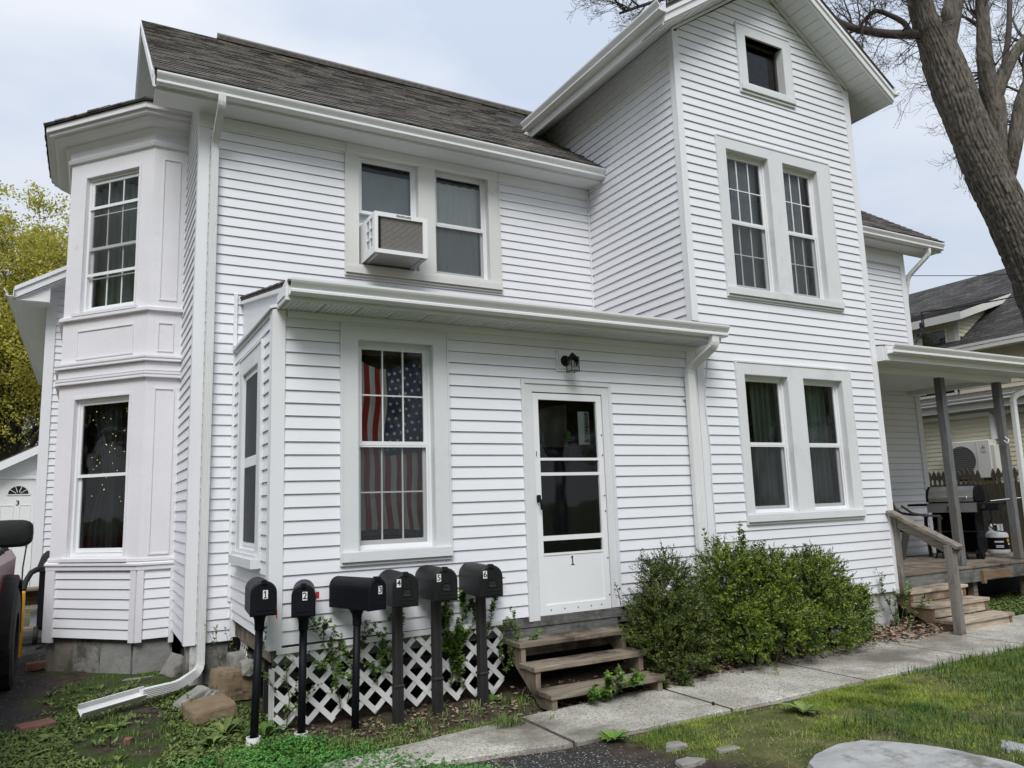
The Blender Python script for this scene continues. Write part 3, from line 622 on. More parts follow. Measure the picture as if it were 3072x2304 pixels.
# level side eaves of the wing
for s,xw in((-1,0),(1,XR)):
    xo=TX0 if s<0 else TX1; a,b2=sorted((xw,xo))
    zo=tz(xo); b=MB(); xi=xw-s*.0
    b.hexa([(xw+s*.004,YF+.0,tz(xw)-.215),(xo-s*.02,YF,zo-.19),(xo-s*.02,1.6,zo-.19),(xw+s*.004,1.6,tz(xw)-.215),(xw+s*.004,YF,tz(xw)-.203),(xo-s*.02,YF,zo-.178),(xo-s*.02,1.6,zo-.178),(xw+s*.004,1.6,tz(xw)-.203)]); part('eave_soffit',b,M['soffit'],H)
    b=MB(); b.box(*( (xo,xo+.02) if s<0 else (xo-.02,xo)),TY0+.052,.95 if s<0 else 2.0,zo-.205,zo-.02); part('fascia',b,M['gutter'],H)
    gutter(H,(xo+s*.001,TY0-.03),(xo+s*.001,.75 if s<0 else 2.0),(s,0),zo+.02)
# addition roof, cheek, gutter, vented soffit
b=MB(); b.hexa([(XA+.03,-2.24,3.615),(.09,-2.24,3.615),(.09,0,4.05),(XA+.03,0,4.05),(XA+.03,-2.24,3.64),(.09,-2.24,3.64),(.09,0,4.075),(XA+.03,0,4.075)]); ar=part('roof_deck',b,M['shingle'],H)
tb=MB()
for k in range(17):
    y=-2.27+k*.135; z=3.648+(y+2.24)*.194; x=XA+.02-.3*(k%2)*.5
    while x<.1:
        xa=max(x,XA+.015); xb=min(x+.32,.10); x+=.33; 
        if xb-xa<.03: continue
        tb.hexa([(xa,y,z-.002),(xb,y,z-.002),(xb,y+.16,z+.026),(xa,y+.16,z+.026),(xa,y+rnd.uniform(-.006,.006),z+.012),(xb,y+rnd.uniform(-.006,.006),z+.012),(xb,y+.16,z+.036),(xa,y+.16,z+.036)])
part('shingles',tb,M['shingle'],H,kind='stuff')
b=MB(); b.poly([(XA+.055,-2.10,3.55),(XA+.055,-.002,3.56),(XA+.055,-.002,4.03),(XA+.055,-2.10,3.62)],(.01,0,0)); part('cheek_panel',b,M['siding'],H,'flat white cheek panel under the low roof edge')
b=MB(); b.hexa([(XA+.02,-2.22,3.58),(XA+.055,-2.22,3.58),(XA+.055,-.0,4.01),(XA+.02,-.0,4.01),(XA+.02,-2.22,3.613),(XA+.055,-2.22,3.613),(XA+.055,0,4.041),(XA+.02,0,4.041)]); part('rake_board',b,M['trim'],H)
b=MB(); b.bev(XA-.04,XA-.005,-.035,-.001,3.55,4.12,.006); part('corner_strip',b,M['trim'],H)
b=MB(); b.hexa([(XA-.045,-1.9,3.50),(XA+.05,-1.9,3.53),(XA+.05,-.03,3.53),(XA-.045,-.03,3.50),(XA-.045,-1.9,3.525),(XA+.05,-1.9,3.56),(XA+.05,-.03,3.56),(XA-.045,-.03,3.525)]); part('ledge_flashing',b,M['trim'],H)
b=MB(); b.box(XA+.03,.06,-2.219,-2.20,3.50,3.68); part('fascia',b,M['gutter'],H)
b=MB(); b.box(XA+.0,.06,-2.2,-1.93,3.535,3.54); b.poly([(XA+.029,-2.219,3.50),(XA+.029,-1.9,3.50),(XA+.029,-1.9,3.6),(XA+.029,-2.219,3.66)],(-.02,0,0)); part('soffit_return',b,M['trim'],H)
for k in range(15):
    x0=XA+.04+k*.305; b=MB(); x1=x0+.295
    b.box(x0,x1,-2.199,-1.875,3.505,3.515)
    for j in range(7): b.box(x0+.01+j*.04,x0+.022+j*.04,-2.19,-1.9,3.498,3.5055)
    part('vented_soffit_panel',b,M['soffit'],H)
b=MB(); b.bev(XA+.1,-.02,YF-.03,YF,3.44,3.503,.004); part('frieze',b,M['trim'],H)
gutter(H,(XA+.03,-2.221),(.075,-2.221),(0,-1),3.65)
# downspouts
spout(H,[(-4.80,-.42,6.09),(-4.80,-.42,5.98),(-4.81,-.07,5.72),(-4.81,-.065,.40),(-5.02,-.28,.33),(-5.34,-.52,.345)],w=.076)
b=MB(); T=frameM((-5.34,-.52,.345),(-.46,-.2,-.035),(.2,-.46,0)); 
b.T=T@Matrix.Rotation(R(-42),4,'X'); b.loft([[(x,-.045,-.02),(x,.045,-.02),(x,.047,.035),(x,.041,.035),(x,.039,-.013),(x,-.039,-.013),(x,-.041,.035),(x,-.047,.035)] for x in(-.03,.50)]); part('splash_trough',b,M['spout'],H)
spout(H,[(-.10,-2.28,3.54),(-.10,-2.28,3.44),(-.175,-1.955,3.24),(-.175,-1.945,.62)],w=.10)
spout(H,[(6.65,-.39,6.08),(6.65,-.39,5.95),(6.42,-.2,5.55),(6.88,.08,5.3),(6.86,.08,.8)][:0] or [(7.0,-.38,6.08),(7.0,-.38,5.96),(6.86,-.03,5.62),(6.855,.05,5.2),(6.855,.05,.85)],w=.07,h=.055,up=(1,-.2,0))
for z in(2.9,1.15): 
    b=MB(); b.box(-.235,-.115,-1.905,-1.893,z,z+.03); part('strap',b,M['spout'],H)
# thin cable hanging by the right downspout
b=MB(); b.tube([(.03,-2.2,3.6),(.06,-2.0,3.4),(.075,-1.92,3.1),(.055,-1.915,2.8),(.085,-1.915,2.4),(.07,-1.915,2.0),(.08,-1.913,1.4)],.006,6); part('cable',b,M['spout'],H)
# foundations and sills
def cblock(x0,x1,y0,y1,z0,z1,m='concrete'):
    b=MB(); b.bev(x0,x1,y0,y1,z0,z1,.006); part('foundation_block',b,M[m],H)
for a,b2 in((-4.93,-4.55),): cblock(a,b2,.03,.2,.05,.625)
b=MB(); b.box(XA+.02,0,.03,.2,.05,3.4); part('foundation_wall',b,M['dark'],H)  # near-black colour stands in for the shade below the addition
cblock(-4.9,-4.78,.0,.12,.1,.62,'whiteconc')
b=MB(); b.box(XR-.012,XR,YF+.04,0,.05,.63); b.box(.03,XR-.02,YF+.03,YF+.2,.05,.625); part('foundation_wall',b,M['whiteconc'],H)
b=MB(); b.box(XE-.2,XE,.03,.2,.1,.75); b.box(XR+.1,XE-.2,.03,.2,.1,.75); part('foundation_wall',b,M['concrete'],H)
b=MB(); b.box(XA+.03,0,YF+.02,YF+.06,.68,.82); part('joist',b,M['rim'],H)
b=MB(); b.box(XA+.02,XA+.06,YF+.06,-.1,.70,.86); part('joist',b,M['oldwood'],H,'grey weathered joist under the side wall')
b=MB(); b.box(XA+.07,-.02,YF+.55,YF+.6,.1,.7); part('crawlspace_shade_sheet',b,M['dark'],H)  # near-black sheet added as the shade of the open crawlspace
b=MB(); b.bev(-4.56,-4.50,-.16,-.10,.68,.98,.004); part('corner_strip',b,M['trim'],H)
# door sill boards
b=MB(); b.bev(-2.53,-1.2,YF-.02,YF+.05,.735,.822,.005); part('sill_board',b,M['rim'],H); b=MB(); b.bev(-2.53,-1.25,YF-.012,YF+.05,.62,.732,.005); part('sill_board',b,M['rim'],H)
# ------------------------------------------------------------------ bay window on the left end
BP=[(XL,1.22),(-5.31,1.22),(-6.17,2.2),(-6.17,3.6),(-5.31,4.58),(XL,4.58)]
def offs(pts,d):
    """offset an open plan outline outwards (to its right-hand side going -x first)"""
    out=[];n=len(pts)
    for i in range(n):
        ds=[]
        if i>0: ds.append(Vector(pts[i])-Vector(pts[i-1]))
        if i<n-1: ds.append(Vector(pts[i+1])-Vector(pts[i]))
        ns=[Vector((e.y,-e.x)).normalized()*-1 for e in ds]
        if len(ns)==1: o=ns[0]*d
        else:
            m=(ns[0]+ns[1]).normalized(); o=m*(d/max(.3,m.dot(ns[0])))
        p=Vector(pts[i])+o
        if i in(0,n-1): p.x=XL
        out.append((p.x,p.y))
    return out
def ring(mb,prof,pts=BP):
    """mitred moulding: closed profile [(d,z)] swept round the bay"""
    rings=[]
    L=[offs(pts,d) for d,z in prof]
    for i in range(len(pts)): rings.append([(L[k][i][0],L[k][i][1],prof[k][1]) for k in range(len(prof))])
    mb.loft(rings)
_t=offs(BP,.1)
SG=1 if _t[2][0]<BP[2][0] else -1
if SG<0:
    _o=offs
    def offs(pts,d): return _o(pts,-d)
Bay=H
def bandp(name,prof,m='paint',label=None): b=MB(); ring(b,prof); return part(name,b,M[m],H,label)
def rect(d0,d1,z0,z1): return [(d0,z0),(d1,z0),(d1,z1),(d0,z1)]
M['concrete2']=mat('brown_concrete',(.13,.11,.085),.95,c2=(.25,.225,.19),vs=4,bump=.9,bs=22,stain=(.08,.07,.055),stain_s=3,stain_p=(.48,.62)); M['concrete3']=mat('light_concrete',(.18,.18,.17),.95,c2=(.31,.31,.295),vs=4,bump=.7,bs=22,stain=(.13,.13,.115),stain_s=4,stain_p=(.52,.66))
FOUND=[(-.12,-.03)]
F1=Plane(BP[1],(BP[2][0]-BP[1][0],BP[2][1]-BP[1][1]),(-(BP[2][1]-BP[1][1]),BP[2][0]-BP[1][0])); LB=1.304
if (F1.n.x>0): F1.n=-F1.n
F0=Plane((-5.31,1.22),(1,0),(0,-1)); F2=Plane((-6.17,2.2),(0,1),(-1,0)); F3=Plane((-5.31,4.58),(-.86,-.98),(-.98,.86)); F4=Plane((XL,4.58),(-1,0),(0,1))

for Pn,sg in((F1,((.09,.52,'concrete3'),(.525,.90,'concrete'),(.905,1.33,'concrete2'))),(F0,((-.01,.37,'concrete3'),)),(F2,((-.03,.7,'concrete2'),(.705,1.42,'concrete'))),(F3,((0,1.3,'concrete'),))):
    for a,c_,mm_ in sg:
        b=MB(); j=rnd.uniform(0,.008); b.hexa([Pn.p(a,.02,-.04+j),Pn.p(c_,.02,-.04+j),Pn.p(c_,.02,-.2),Pn.p(a,.02,-.2),Pn.p(a,.545,-.045+j),Pn.p(c_,.545,-.045+j),Pn.p(c_,.545,-.2),Pn.p(a,.545,-.2)]); part('foundation_block',b,M[mm_],H)
wl=(.19,1.075,1.41,3.25); wu=(.19,1.075,4.245,5.975)
for Pn,l,ops in((F1,LB,[wl,wu]),(F0,.367,[]),(F2,1.4,[]),(F3,1.304,[]),(F4,.367,[])):
    b=MB(); zz=bands(1.28,6.3,ops)
    for za,zb in zip(zz[:-1],zz[1:]):
        for x,y in cut(0,l,za,zb,ops): Pn.box(b,x,y,za,zb,-.05,0)
    part('bay_wall',b,M['paint'],H)
    w=wall(H,Pn,0.01,l-.01,.55,1.285,[],start=.555,depth=.016)
    b=MB(); Pn.box(b,-.005,.07 if l>.5 else .06,.53,1.285,.0,.03); part('corner_board',b,M['paint'],H); b=MB(); Pn.box(b,l-(.13 if l>.5 else .045),l+.005,.50,1.285,.0,.032); part('corner_board',b,M['paint'],H)
bandp('water_table',[(0,1.285),(.035,1.285),(.035,1.33),(.05,1.335),(.05,1.355),(0,1.375)])
bandp('sill_band',rect(0,.02,1.376,1.405))
bandp('moulding',[(0,3.395),(.045,3.4),(.045,3.42),(.03,3.43),(.045,3.44),(.045,3.465),(0,3.475)])
bandp('belt_board',rect(0,.018,3.478,3.575))
bandp('moulding',[(0,3.58),(.06,3.585),(.06,3.60),(.04,3.612),(.06,3.624),(.06,3.645),(0,3.66)])
bandp('sill_band',[(0,4.165),(.045,4.17),(.045,4.205),(0,4.23)])
bandp('frieze_moulding',[(0,6.15),(.03,6.16),(.045,6.20),(.02,6.225),(0,6.225)])
bandp('cornice',[(0,6.226),(.02,6.226),(.02,6.30),(.045,6.32),(.07,6.345),(.08,6.37),(.17,6.385),(.20,6.41),(.205,6.44),(.255,6.445),(.255,6.485),(0,6.485)])
bandp('fascia',rect(0,.29,6.486,6.555))
b=MB(); o1=offs(BP,.315); top=[(x,y,6.578) for x,y in o1]; inn=[(XL,1.9,6.76),(-5.1,2.0,6.76),(-5.4,2.5,6.76),(-5.4,3.3,6.76),(-5.1,3.8,6.76),(XL,3.9,6.76)]
low=[(x,y,6.557) for x,y in o1]; b.loft([low,top,inn],closed=False,cap=False); part('roof_deck',b,M['roofdk'],H)
b=MB()
for i in range(5):
    p,q=Vector(o1[i]),Vector(o1[i+1]); n=max(1,int((q-p).length/.16)); e=(q-p)/n; nn=Vector((-(q-p).y,(q-p).x)).normalized(); 
    if nn.dot(Vector((5.2,-3))-Vector((0,0)))<0 and i==0: pass
    for k in range(n):
        a=p+e*k; c=p+e*(k+1)*.995; cen=Vector((XL,2.9)); ia=a+(cen-a).normalized()*.16; ic=c+(cen-c).normalized()*.16; h=.012+.012*rnd.random(); a2=a-(cen-a).normalized()*.015*rnd.random(); c2=c-(cen-c).normalized()*.015*rnd.random()
        b.hexa([(a2.x,a2.y,6.578),(c2.x,c2.y,6.578),(ic.x,ic.y,6.595),(ia.x,ia.y,6.595),(a2.x,a2.y,6.578+h),(c2.x,c2.y,6.578+h),(ic.x,ic.y,6.61+h),(ia.x,ia.y,6.61+h)])
part('shingles',b,M['shingle'],H,kind='stuff')
# panelled fields (recess built from raised rails and a bead)
def field(P,a0,a1,z0,z1,par=H):
    b=MB(); P.frame(b,a0,a1,z0,z1,.014,.0,.012); part('panel_moulding',b,M['paint'],par)
field(F1,.20,1.06,3.69,4.04); field(F0,.10,.27,3.70,4.04); field(F0,.10,.29,4.30,6.02); field(F0,.09,.30,1.44,3.28)
for P_,x in((F1,1.15),(F1,.05)):
    b=MB(); P_.box(b,x-.001,x+.001,1.41,3.39,0,.0015); 
def baywin(zi,sa,lower):
    a0,a1,z0,z1=sa; b=MB(); P=F1
    for q in((a0,a0+.03),(a1-.03,a1)): P.box(b,q[0],q[1],z0,z1,-.09,.008)
    P.box(b,a0+.03,a1-.03,z1-.03,z1,-.09,.008); P.box(b,a0+.03,a1-.03,z0,z0+.02,-.09,.004); w=part('window',b,M['paint'],H)
    b=MB(); P.box(b,a0-.05,a1+.05,z0-.035,z0,.0,.05); part('sill',b,M['paint'],w)
    b=MB(); P.frame(b,a0+.031,a1-.031,z0+.021,z1-.031,.035,-.085,-.045); part('frame',b,M['sash'],w); return w
w=baywin(None,wl,True); zm=2.335
sash(F1,w,.256,1.01,zm-.02,3.185,-.055,g='glassd'); sash(F1,w,.256,1.01,1.47,zm+.02,-.085,g='glassd',botw=.05)
w=baywin(None,wu,False)
# three-deck sash: top sash slipped, storm panel below
sash(F1,w,.256,1.01,5.03,5.90,-.055,3,2,mw=.012); sash(F1,w,.256,1.01,4.30,5.07,-.085,3,2,mw=.012)
b=MB(); F1.box(b,.25,1.015,4.70,4.735,-.05,-.035); part('storm_rail',b,M['sash'],w); b=MB(); F1.box(b,.25,1.015,5.54,5.575,-.05,-.035); part('storm_rail',b,M['sash'],w)
b=MB(); b.add([F1.p(.26,4.74,-.045),F1.p(1.0,4.74,-.045),F1.p(1.0,5.54,-.045),F1.p(.26,5.54,-.045)],[(0,1,2,3)]); part('screen',b,M['screen'],w)
# ------------------------------------------------------------------ rear left wing
Pw=Plane((0,5.0),(1,0),(0,-1)); WX=-6.46
def gw(z): k=max(0,(z-5.30)/.62); return (WX+k,XL)
wall(H,Pw,WX,XL,.95,6.4,[],gable=gw,stuff=True,start=.95)
b=MB(); b.box(WX-.001,WX+.1,5.001,13,.3,5.2); b.box(WX+.1,XL,12.9,13,.3,5.2); part('wall',b,M['siding'],H)
b=MB(); b.bev(WX-.028,WX+.10,4.972,5.0,.9,5.2,.004); part('corner_board',b,M['trim'],H)
b=MB(); b.box(WX+.05,XL,5.02,5.2,.0,.95); part('foundation_wall',b,M['concrete'],H)
zw=lambda x: 5.40+.62*(x-WX)
b=MB(); x0,x1=WX-.42,XL
b.hexa([(x0,4.62,zw(x0)),(x1,4.62,zw(x1)),(x1,13.2,zw(x1)),(x0,13.2,zw(x0)),(x0,4.62,zw(x0)+.05),(x1,4.62,zw(x1)+.05),(x1,13.2,zw(x1)+.05),(x0,13.2,zw(x0)+.05)]); part('roof_deck',b,M['roofdk'],H)
for nm,y0_,y1_,o,t in(('rake_board',4.60,4.62,-.12,.16),('rake_moulding',4.575,4.60,-.01,.06),('rake_soffit',4.62,4.999,-.14,.012)):
    b=MB(); b.hexa([(x0,y0_,zw(x0)+o),(x1,y0_,zw(x1)+o),(x1,y1_,zw(x1)+o),(x0,y1_,zw(x0)+o),(x0,y0_,zw(x0)+o+t),(x1,y0_,zw(x1)+o+t),(x1,y1_,zw(x1)+o+t),(x0,y1_,zw(x0)+o+t)]); part(nm,b,M['trim' if 's' not in nm[-3:] else 'soffit'],H)
b=MB(); b.box(x0+.02,WX,4.64,13,zw(x0)-.13,zw(x0)-.11); b.box(x0,x0+.02,4.62,13,zw(x0)-.14,zw(x0)-.001); part('soffit',b,M['soffit'],H)
b=MB(); b.poly([(x0+.02,4.66,zw(x0)-.131),(WX+.02,4.66,zw(x0)-.131),(WX+.02,4.66,zw(WX)-.13),(x0+.02,4.66,zw(x0)-.12)],(0,.01,0)); b.poly([(WX+.0,4.67,zw(x0)-.131),(WX+.0,4.998,zw(x0)-.131),(WX+.0,4.998,zw(WX)-.13),(WX+.0,4.67,zw(WX)-.13)],(.01,0,0)); part('eave_return',b,M['soffit'],H)
gutter(H,(x0-.001,4.55),(x0-.001,13),(-1,0),zw(x0)+.01)
def one(b,T,h):
    """a serifed figure 1 of height h"""
    b.T=T; w=h*.15; b.box(-w/2,w/2,-h/2,h/2,0,.0012); b.box(-h*.22,h*.22,-h/2,-h/2+h*.11,0,.001); b.poly([(-w/2,h/2,0),(-h*.24,h*.30,0),(-h*.24,h*.20,0),(-w/2,h*.32,0)],(0,0,.0011))
# ------------------------------------------------------------------ storm door in the addition
b=MB(); a0,a1,z0,z1=-2.245,-1.196,.79,3.029
for (xa,xb,d) in((a0,a0+.035,.034),(a0+.035,-2.125,.022),(-1.31,a1-.035,.022),(a1-.035,a1,.034)): Pf.box(b,xa,xb,z0 if xa<-1.8 else .83,z1-(.0 if d>.03 else .035),-.06,d)
Pf.box(b,a0+.035,a1-.035,z1-.035,z1,-.06,.034); Pf.box(b,-2.125,-1.31,2.915,z1-.035,-.06,.021)
ds=part('door_casing',b,M['casing'],H)
D=part('door',(lambda m:(Pf.frame(m,-2.118,-1.317,.826,2.905,.062,-.03,.012,wb=.09),Pf.box(m,-2.056,-1.379,.916,1.365,-.02,.002),m)[2])(MB()),M['sash'],H,'white aluminium storm door with three glass panels')
for za,zb in((1.365,1.385),(1.50,1.545),(2.11,2.14),(2.255,2.28)):
    b=MB(); Pf.box(b,-2.056,-1.379,za,zb,-.02,.009); part('door_rail',b,M['sash'],D)
for za,zb,g in((1.385,1.50,'glassd'),(1.545,2.11,'glassd'),(2.14,2.255,'glassd'),(2.28,2.843,'glassd')):
    b=MB(); b.add([Pf.p(-2.056,za,-.012),Pf.p(-1.379,za,-.012),Pf.p(-1.379,zb,-.012),Pf.p(-2.056,zb,-.012)],[(0,1,2,3)]); part('pane',b,M[g],D)
b=MB(); b.add([Pf.p(-2.056,1.385,-.016),Pf.p(-1.379,1.385,-.016),Pf.p(-1.379,2.11,-.016),Pf.p(-2.056,2.11,-.016)],[(0,1,2,3)]); part('screen',b,M['screen'],D)
b=MB(); b.bev(-2.112,-2.085,YF-.05,YF-.012,1.86,1.93,.005); b.tube([(-2.10,YF-.05,1.90),(-2.095,YF-.065,1.86),(-2.09,YF-.055,1.79)],[.012,.012,.006],8); part('handle',b,M['black'],D)
b=MB()
for x in(-2.0,-1.85,-1.70,-1.55,-1.43): b.lathe([(.006,0),(.006,.004)],8,(0,0,0)) if 0 else b.box(x-.005,x+.005,YF-.0155,YF-.0125,.865,.875)
for z in(.95,1.3,1.75,1.9,2.3,2.5): b.box(-1.335,-1.325,YF-.018,YF-.012,z,z+.012)
part('screws',b,M['black2'],D)
b=MB(); b.box(-1.765,-1.705,YF-.004,YF-.0025,1.26,1.355); pl=part('number_plate',b,M['white'],D)
b=MB(); one(b,frameM((-1.735,YF-.0045,1.305),(1,0,0),(0,0,1)),.085); part('numeral',b,M['dark'],pl)
b=MB(); b.box(-2.11,-2.085,YF-.0145,YF-.0125,2.28,2.35); pl=part('number_plate',b,M['white'],D); text('1',.07,frameM((-2.097,YF-.0165,2.315),(1,0,0),(0,0,1)),M['dark'],pl,'numeral')
# ------------------------------------------------------------------ things hanging in the windows
def drape(P,a0,a1,z0,z1,d,m,folds=7,amp=.03,seed=0,name='curtain',pull=0,shape=None):
    r=random.Random(seed); nx_,nz_=60,24; V=[];Fc=[]; ph=[r.uniform(0,6.28) for _ in range(4)]
    for j in range(nz_+1):
        v=j/nz_; 
        for i in range(nx_+1):
            u=i/nx_; a=a0+(a1-a0)*u
            if pull: a=a0+(a1-a0)*u*(1-pull*math.sin(min(1,(1-v)*1.1)*math.pi)**2)
            w=amp*(math.sin(u*folds*6.28+ph[0]+.6*v)+.5*math.sin(u*folds*2.3*6.28+ph[1]-v))
            V.append(P.p(a,z0+(z1-z0)*v+(shape(u)*(v if shape else 0) if shape else 0),d+w))
    for j in range(nz_):
        for i in range(nx_): k=j*(nx_+1)+i; Fc.append((k,k+1,k+nx_+2,k+nx_+1))
    b=MB(); b.add(V,Fc); return b
def curtain(P,a0,a1,z0,z1,d,m,label,**k):
    b=drape(P,a0,a1,z0,z1,d,m,**k); c=P.p((a0+a1)/2,z0,d); return solo('curtain',b,M[m],label,'curtain',smooth=True,loc=c,group='curtains hanging behind the windows')
def blindbox(P,a0,a1,z0,z1,d,label,m='blind'):
    b=MB(); P.box(b,a0,a1,z0,z1,d-.004,d); P.box(b,a0-.01,a1+.01,z0-.02,z0,d-.008,d+.006); return solo('window_shade',b,M[m],label,'shade',loc=P.p((a0+a1)/2,z0,d))
blindbox(Pm,-3.22,-2.52,5.15,5.80,-.13,'grey shade hanging behind the upstairs pane over the air conditioner')
curtain(Pm,-2.28,-1.57,4.6,5.84,-.15,'curtain','sheer pale curtain in the upstairs window right of the air conditioner',folds=6,amp=.009,seed=1)
curtain(Pf,.70,.93,4.3,5.9,-.19,'curtain','pale curtain at the left edge of the wing upper left window',folds=3,seed=2)
blindbox(Pf,.95,1.4,4.3,5.95,-.20,'grey lining behind the wing upper left window')
blindbox(Pf,1.66,2.22,4.3,5.95,-.20,'grey lining behind the wing upper right window')
curtain(Pf,.70,.90,1.62,3.22,-.22,'curtaing','grey green curtain at the left of the wing lower left window',folds=2,seed=3)
curtain(Pf,1.02,1.42,1.62,3.22,-.24,'curtaing','grey green curtain at the right of the wing lower left window',folds=4,seed=4)
curtain(Pf,1.67,2.37,1.62,3.22,-.26,'curtaing','grey green curtain filling the wing lower right window',folds=6,seed=5)
curtain(F1,.62,1.05,1.45,3.2,-.25,'greycurtain','grey curtain tied back in the lower bay window',folds=4,seed=6,pull=.45)
curtain(F1,.22,1.05,4.25,5.9,-.25,'curtaing','grey curtain behind the divided panes of the upper bay window',folds=7,seed=7)
b=MB()
rr=random.Random(3)
for k in range(40):
    x=.3+.7*rr.random(); z=2.0+1.1*rr.random(); p=F1.p(x,z,-.17-.05*rr.random()); 
    b.box(p[0]-.0028,p[0]+.0028,p[1]-.0028,p[1]+.0028,p[2]-.0028,p[2]+.0028)
mm,t_,bb=mk('fairy_light'); bb.inputs['Emission Color'].default_value=(1,.7,.3,1); bb.inputs['Emission Strength'].default_value=1.6
fl=thing('fairy_lights','string of tiny warm fairy lights inside the lower bay window','string lights',F1.p(.6,2.4,-.2)); part('bulbs',b,mm,fl,kind='stuff')
b=MB()
for k in range(6):
    x=.33+.11*k; b.tube([F1.p(x,3.18,-.19),F1.p(x+.02*rr.random(),2.9,-.19),F1.p(x-.02,2.45+.2*rr.random(),-.19)],.002,4)
part('cord',b,M['wire'],fl)
# flag: stripes upright, canton with stars upper right, bottom hanging long
def flag():
    f=thing('flag','stars and stripes flag hung upright behind the tall divided window','flag',(-3.49,YF+.12,1.6))
    me=bpy.data.materials.new('flag_cloth'); me.use_nodes=True; tr=me.node_tree; bs=tr.nodes['Principled BSDF']; bs.inputs['Roughness'].default_value=.9
    at=tr.nodes.new('ShaderNodeVertexColor'); at.layer_name='dye'; tr.links.new(at.outputs[0],bs.inputs['Base Color'])
    nx_,nz_=156,120; W_=.66; x0=-3.83; V=[];C=[]
    r=random.Random(5)
    def warp(u,v):
        sag=.10*math.sin(u*math.pi)*(1-.3*u) if v>.5 else 0
        top=3.19-.10*math.sin(min(1,u*1.15)*math.pi); bot=1.60+.03*math.sin(u*3.1+.4)
        z=bot+(top-bot)*v; x=x0+W_*u+.012*math.sin(v*7+u*3)+.008*math.sin(v*17+2*u)
        y=YF+.185+.010*math.sin(u*16+v*3)+.006*math.sin(u*31-v*4); return x,y,z
    for j in range(nz_+1):
        for i in range(nx_+1): V.append(warp(i/nx_,j/nz_))
    Fc=[];Fcol=[]
    for j in range(nz_):
        for i in range(nx_):
            k=j*(nx_+1)+i; Fc.append((k,k+1,k+nx_+2,k+nx_+1)); u=(i+.5)/nx_; v=(j+.5)/nz_
            if u>.46 and v>.47: c=(.018,.03,.10)
            else: c=(.42,.03,.035) if int(u*13)%2==0 else (.80,.78,.74)
            if v<.03: c=(.08,.10,.14)
            Fcol.append(c)
    b=MB(); b.add(V,Fc); o=part('cloth',b,me,f,smooth=True)
    ca=o.data.color_attributes.new('dye','FLOAT_COLOR','CORNER'); arr=np.ones((len(Fc)*4,4),np.float32); arr[:,:3]=np.repeat(np.array(Fcol),4,0); ca.data.foreach_set('color',arr.ravel())
    s=MB()
    for r_ in range(11):
        for q in range(5+(r_%2==0)):
            u=.50+(q+(.0 if r_%2==0 else .5))*.094; v=.985-.046*r_-.02
            if u>.985 or v<.49: continue
            x,y,z=warp(u,v); y-=.004; R_=.021; pts=[(x,y-.001,z)]
            for k in range(10): a=math.pi/2+k*math.pi/5+.15; rad=R_ if k%2==0 else R_*.4; pts.append((x+rad*math.cos(a),y,z+rad*math.sin(a)))
            s.add(pts,[(0,1+k,1+(k+1)%10) for k in range(10)])
    part('stars',s,M['curtain'],f)
flag()
# behind the storm door: hanging clothes and a shopping bag
b=drape(Pf,-2.05,-1.60,2.40,2.83,-.22,'clothg',folds=2,amp=.02,seed=8,shape=lambda u:-.12*(1-u)**2); solo('hanging_coat',b,M['clothg'],'pale grey garment draped behind the top of the storm door','clothes',smooth=True,loc=(-1.8,YF+.22,2.4))
b=drape(Pf,-2.06,-1.42,1.45,2.66,-.28,'cloth',folds=2,amp=.02,seed=9); solo('blanket',b,M['cloth'],'dark blue cloth hanging behind the storm door glass','cloth',smooth=True,loc=(-1.8,YF+.28,1.4))
bg_=thing('shopping_bag','white reusable bag with sideways lettering behind the storm door','bag',(-1.44,YF+.12,2.42))
b=drape(Pf,-1.52,-1.38,2.42,2.755,-.115,'curtain',folds=1,amp=.004,seed=10); part('cloth',b,M['white'],bg_,smooth=True)
text('STOP&SHOP',.052,frameM((-1.425,YF+.100,2.60),(0,0,1),(-1,0,0)),M['dark'],bg_,bold=.0012)
for dx,m_ in((-.012,'red'),(.016,'vine')):
    b=MB(); b.T=frameM((-1.43+dx,YF+.1,2.455),(1,0,0),(0,0,1)); b.lathe([(.011,0),(.011,.002)],12); part('emblem',b,M[m_],bg_)
b=MB(); b.T=Matrix.Translation((-1.60,YF+.20,2.52)); b.lathe([(.003,-.05),(.03,-.035),(.037,0),(.03,.035),(.003,.05)],14); solo('ornament',b,M['vine'],'green round ornament hanging left of the white bag','ornament',smooth=True,loc=(-1.6,YF+.2,2.47))
# ------------------------------------------------------------------ window air conditioner
A=thing('air_conditioner','white window air conditioner with ribbed grey grille in the upstairs window','air conditioner',(-2.9,0,4.62))
x0,x1,y0,y1,z0,z1=-3.20,-2.575,-.46,.10,4.62,5.09
b=MB(); t=.012
b.box(x0,x1,y0+.02,y1,z1-t,z1); b.box(x0+.02,x1-.02,y0+.03,y1,z0+.012,z0+.02); b.box(x1-t,x1,y0+.02,y1,z0,z1-t)
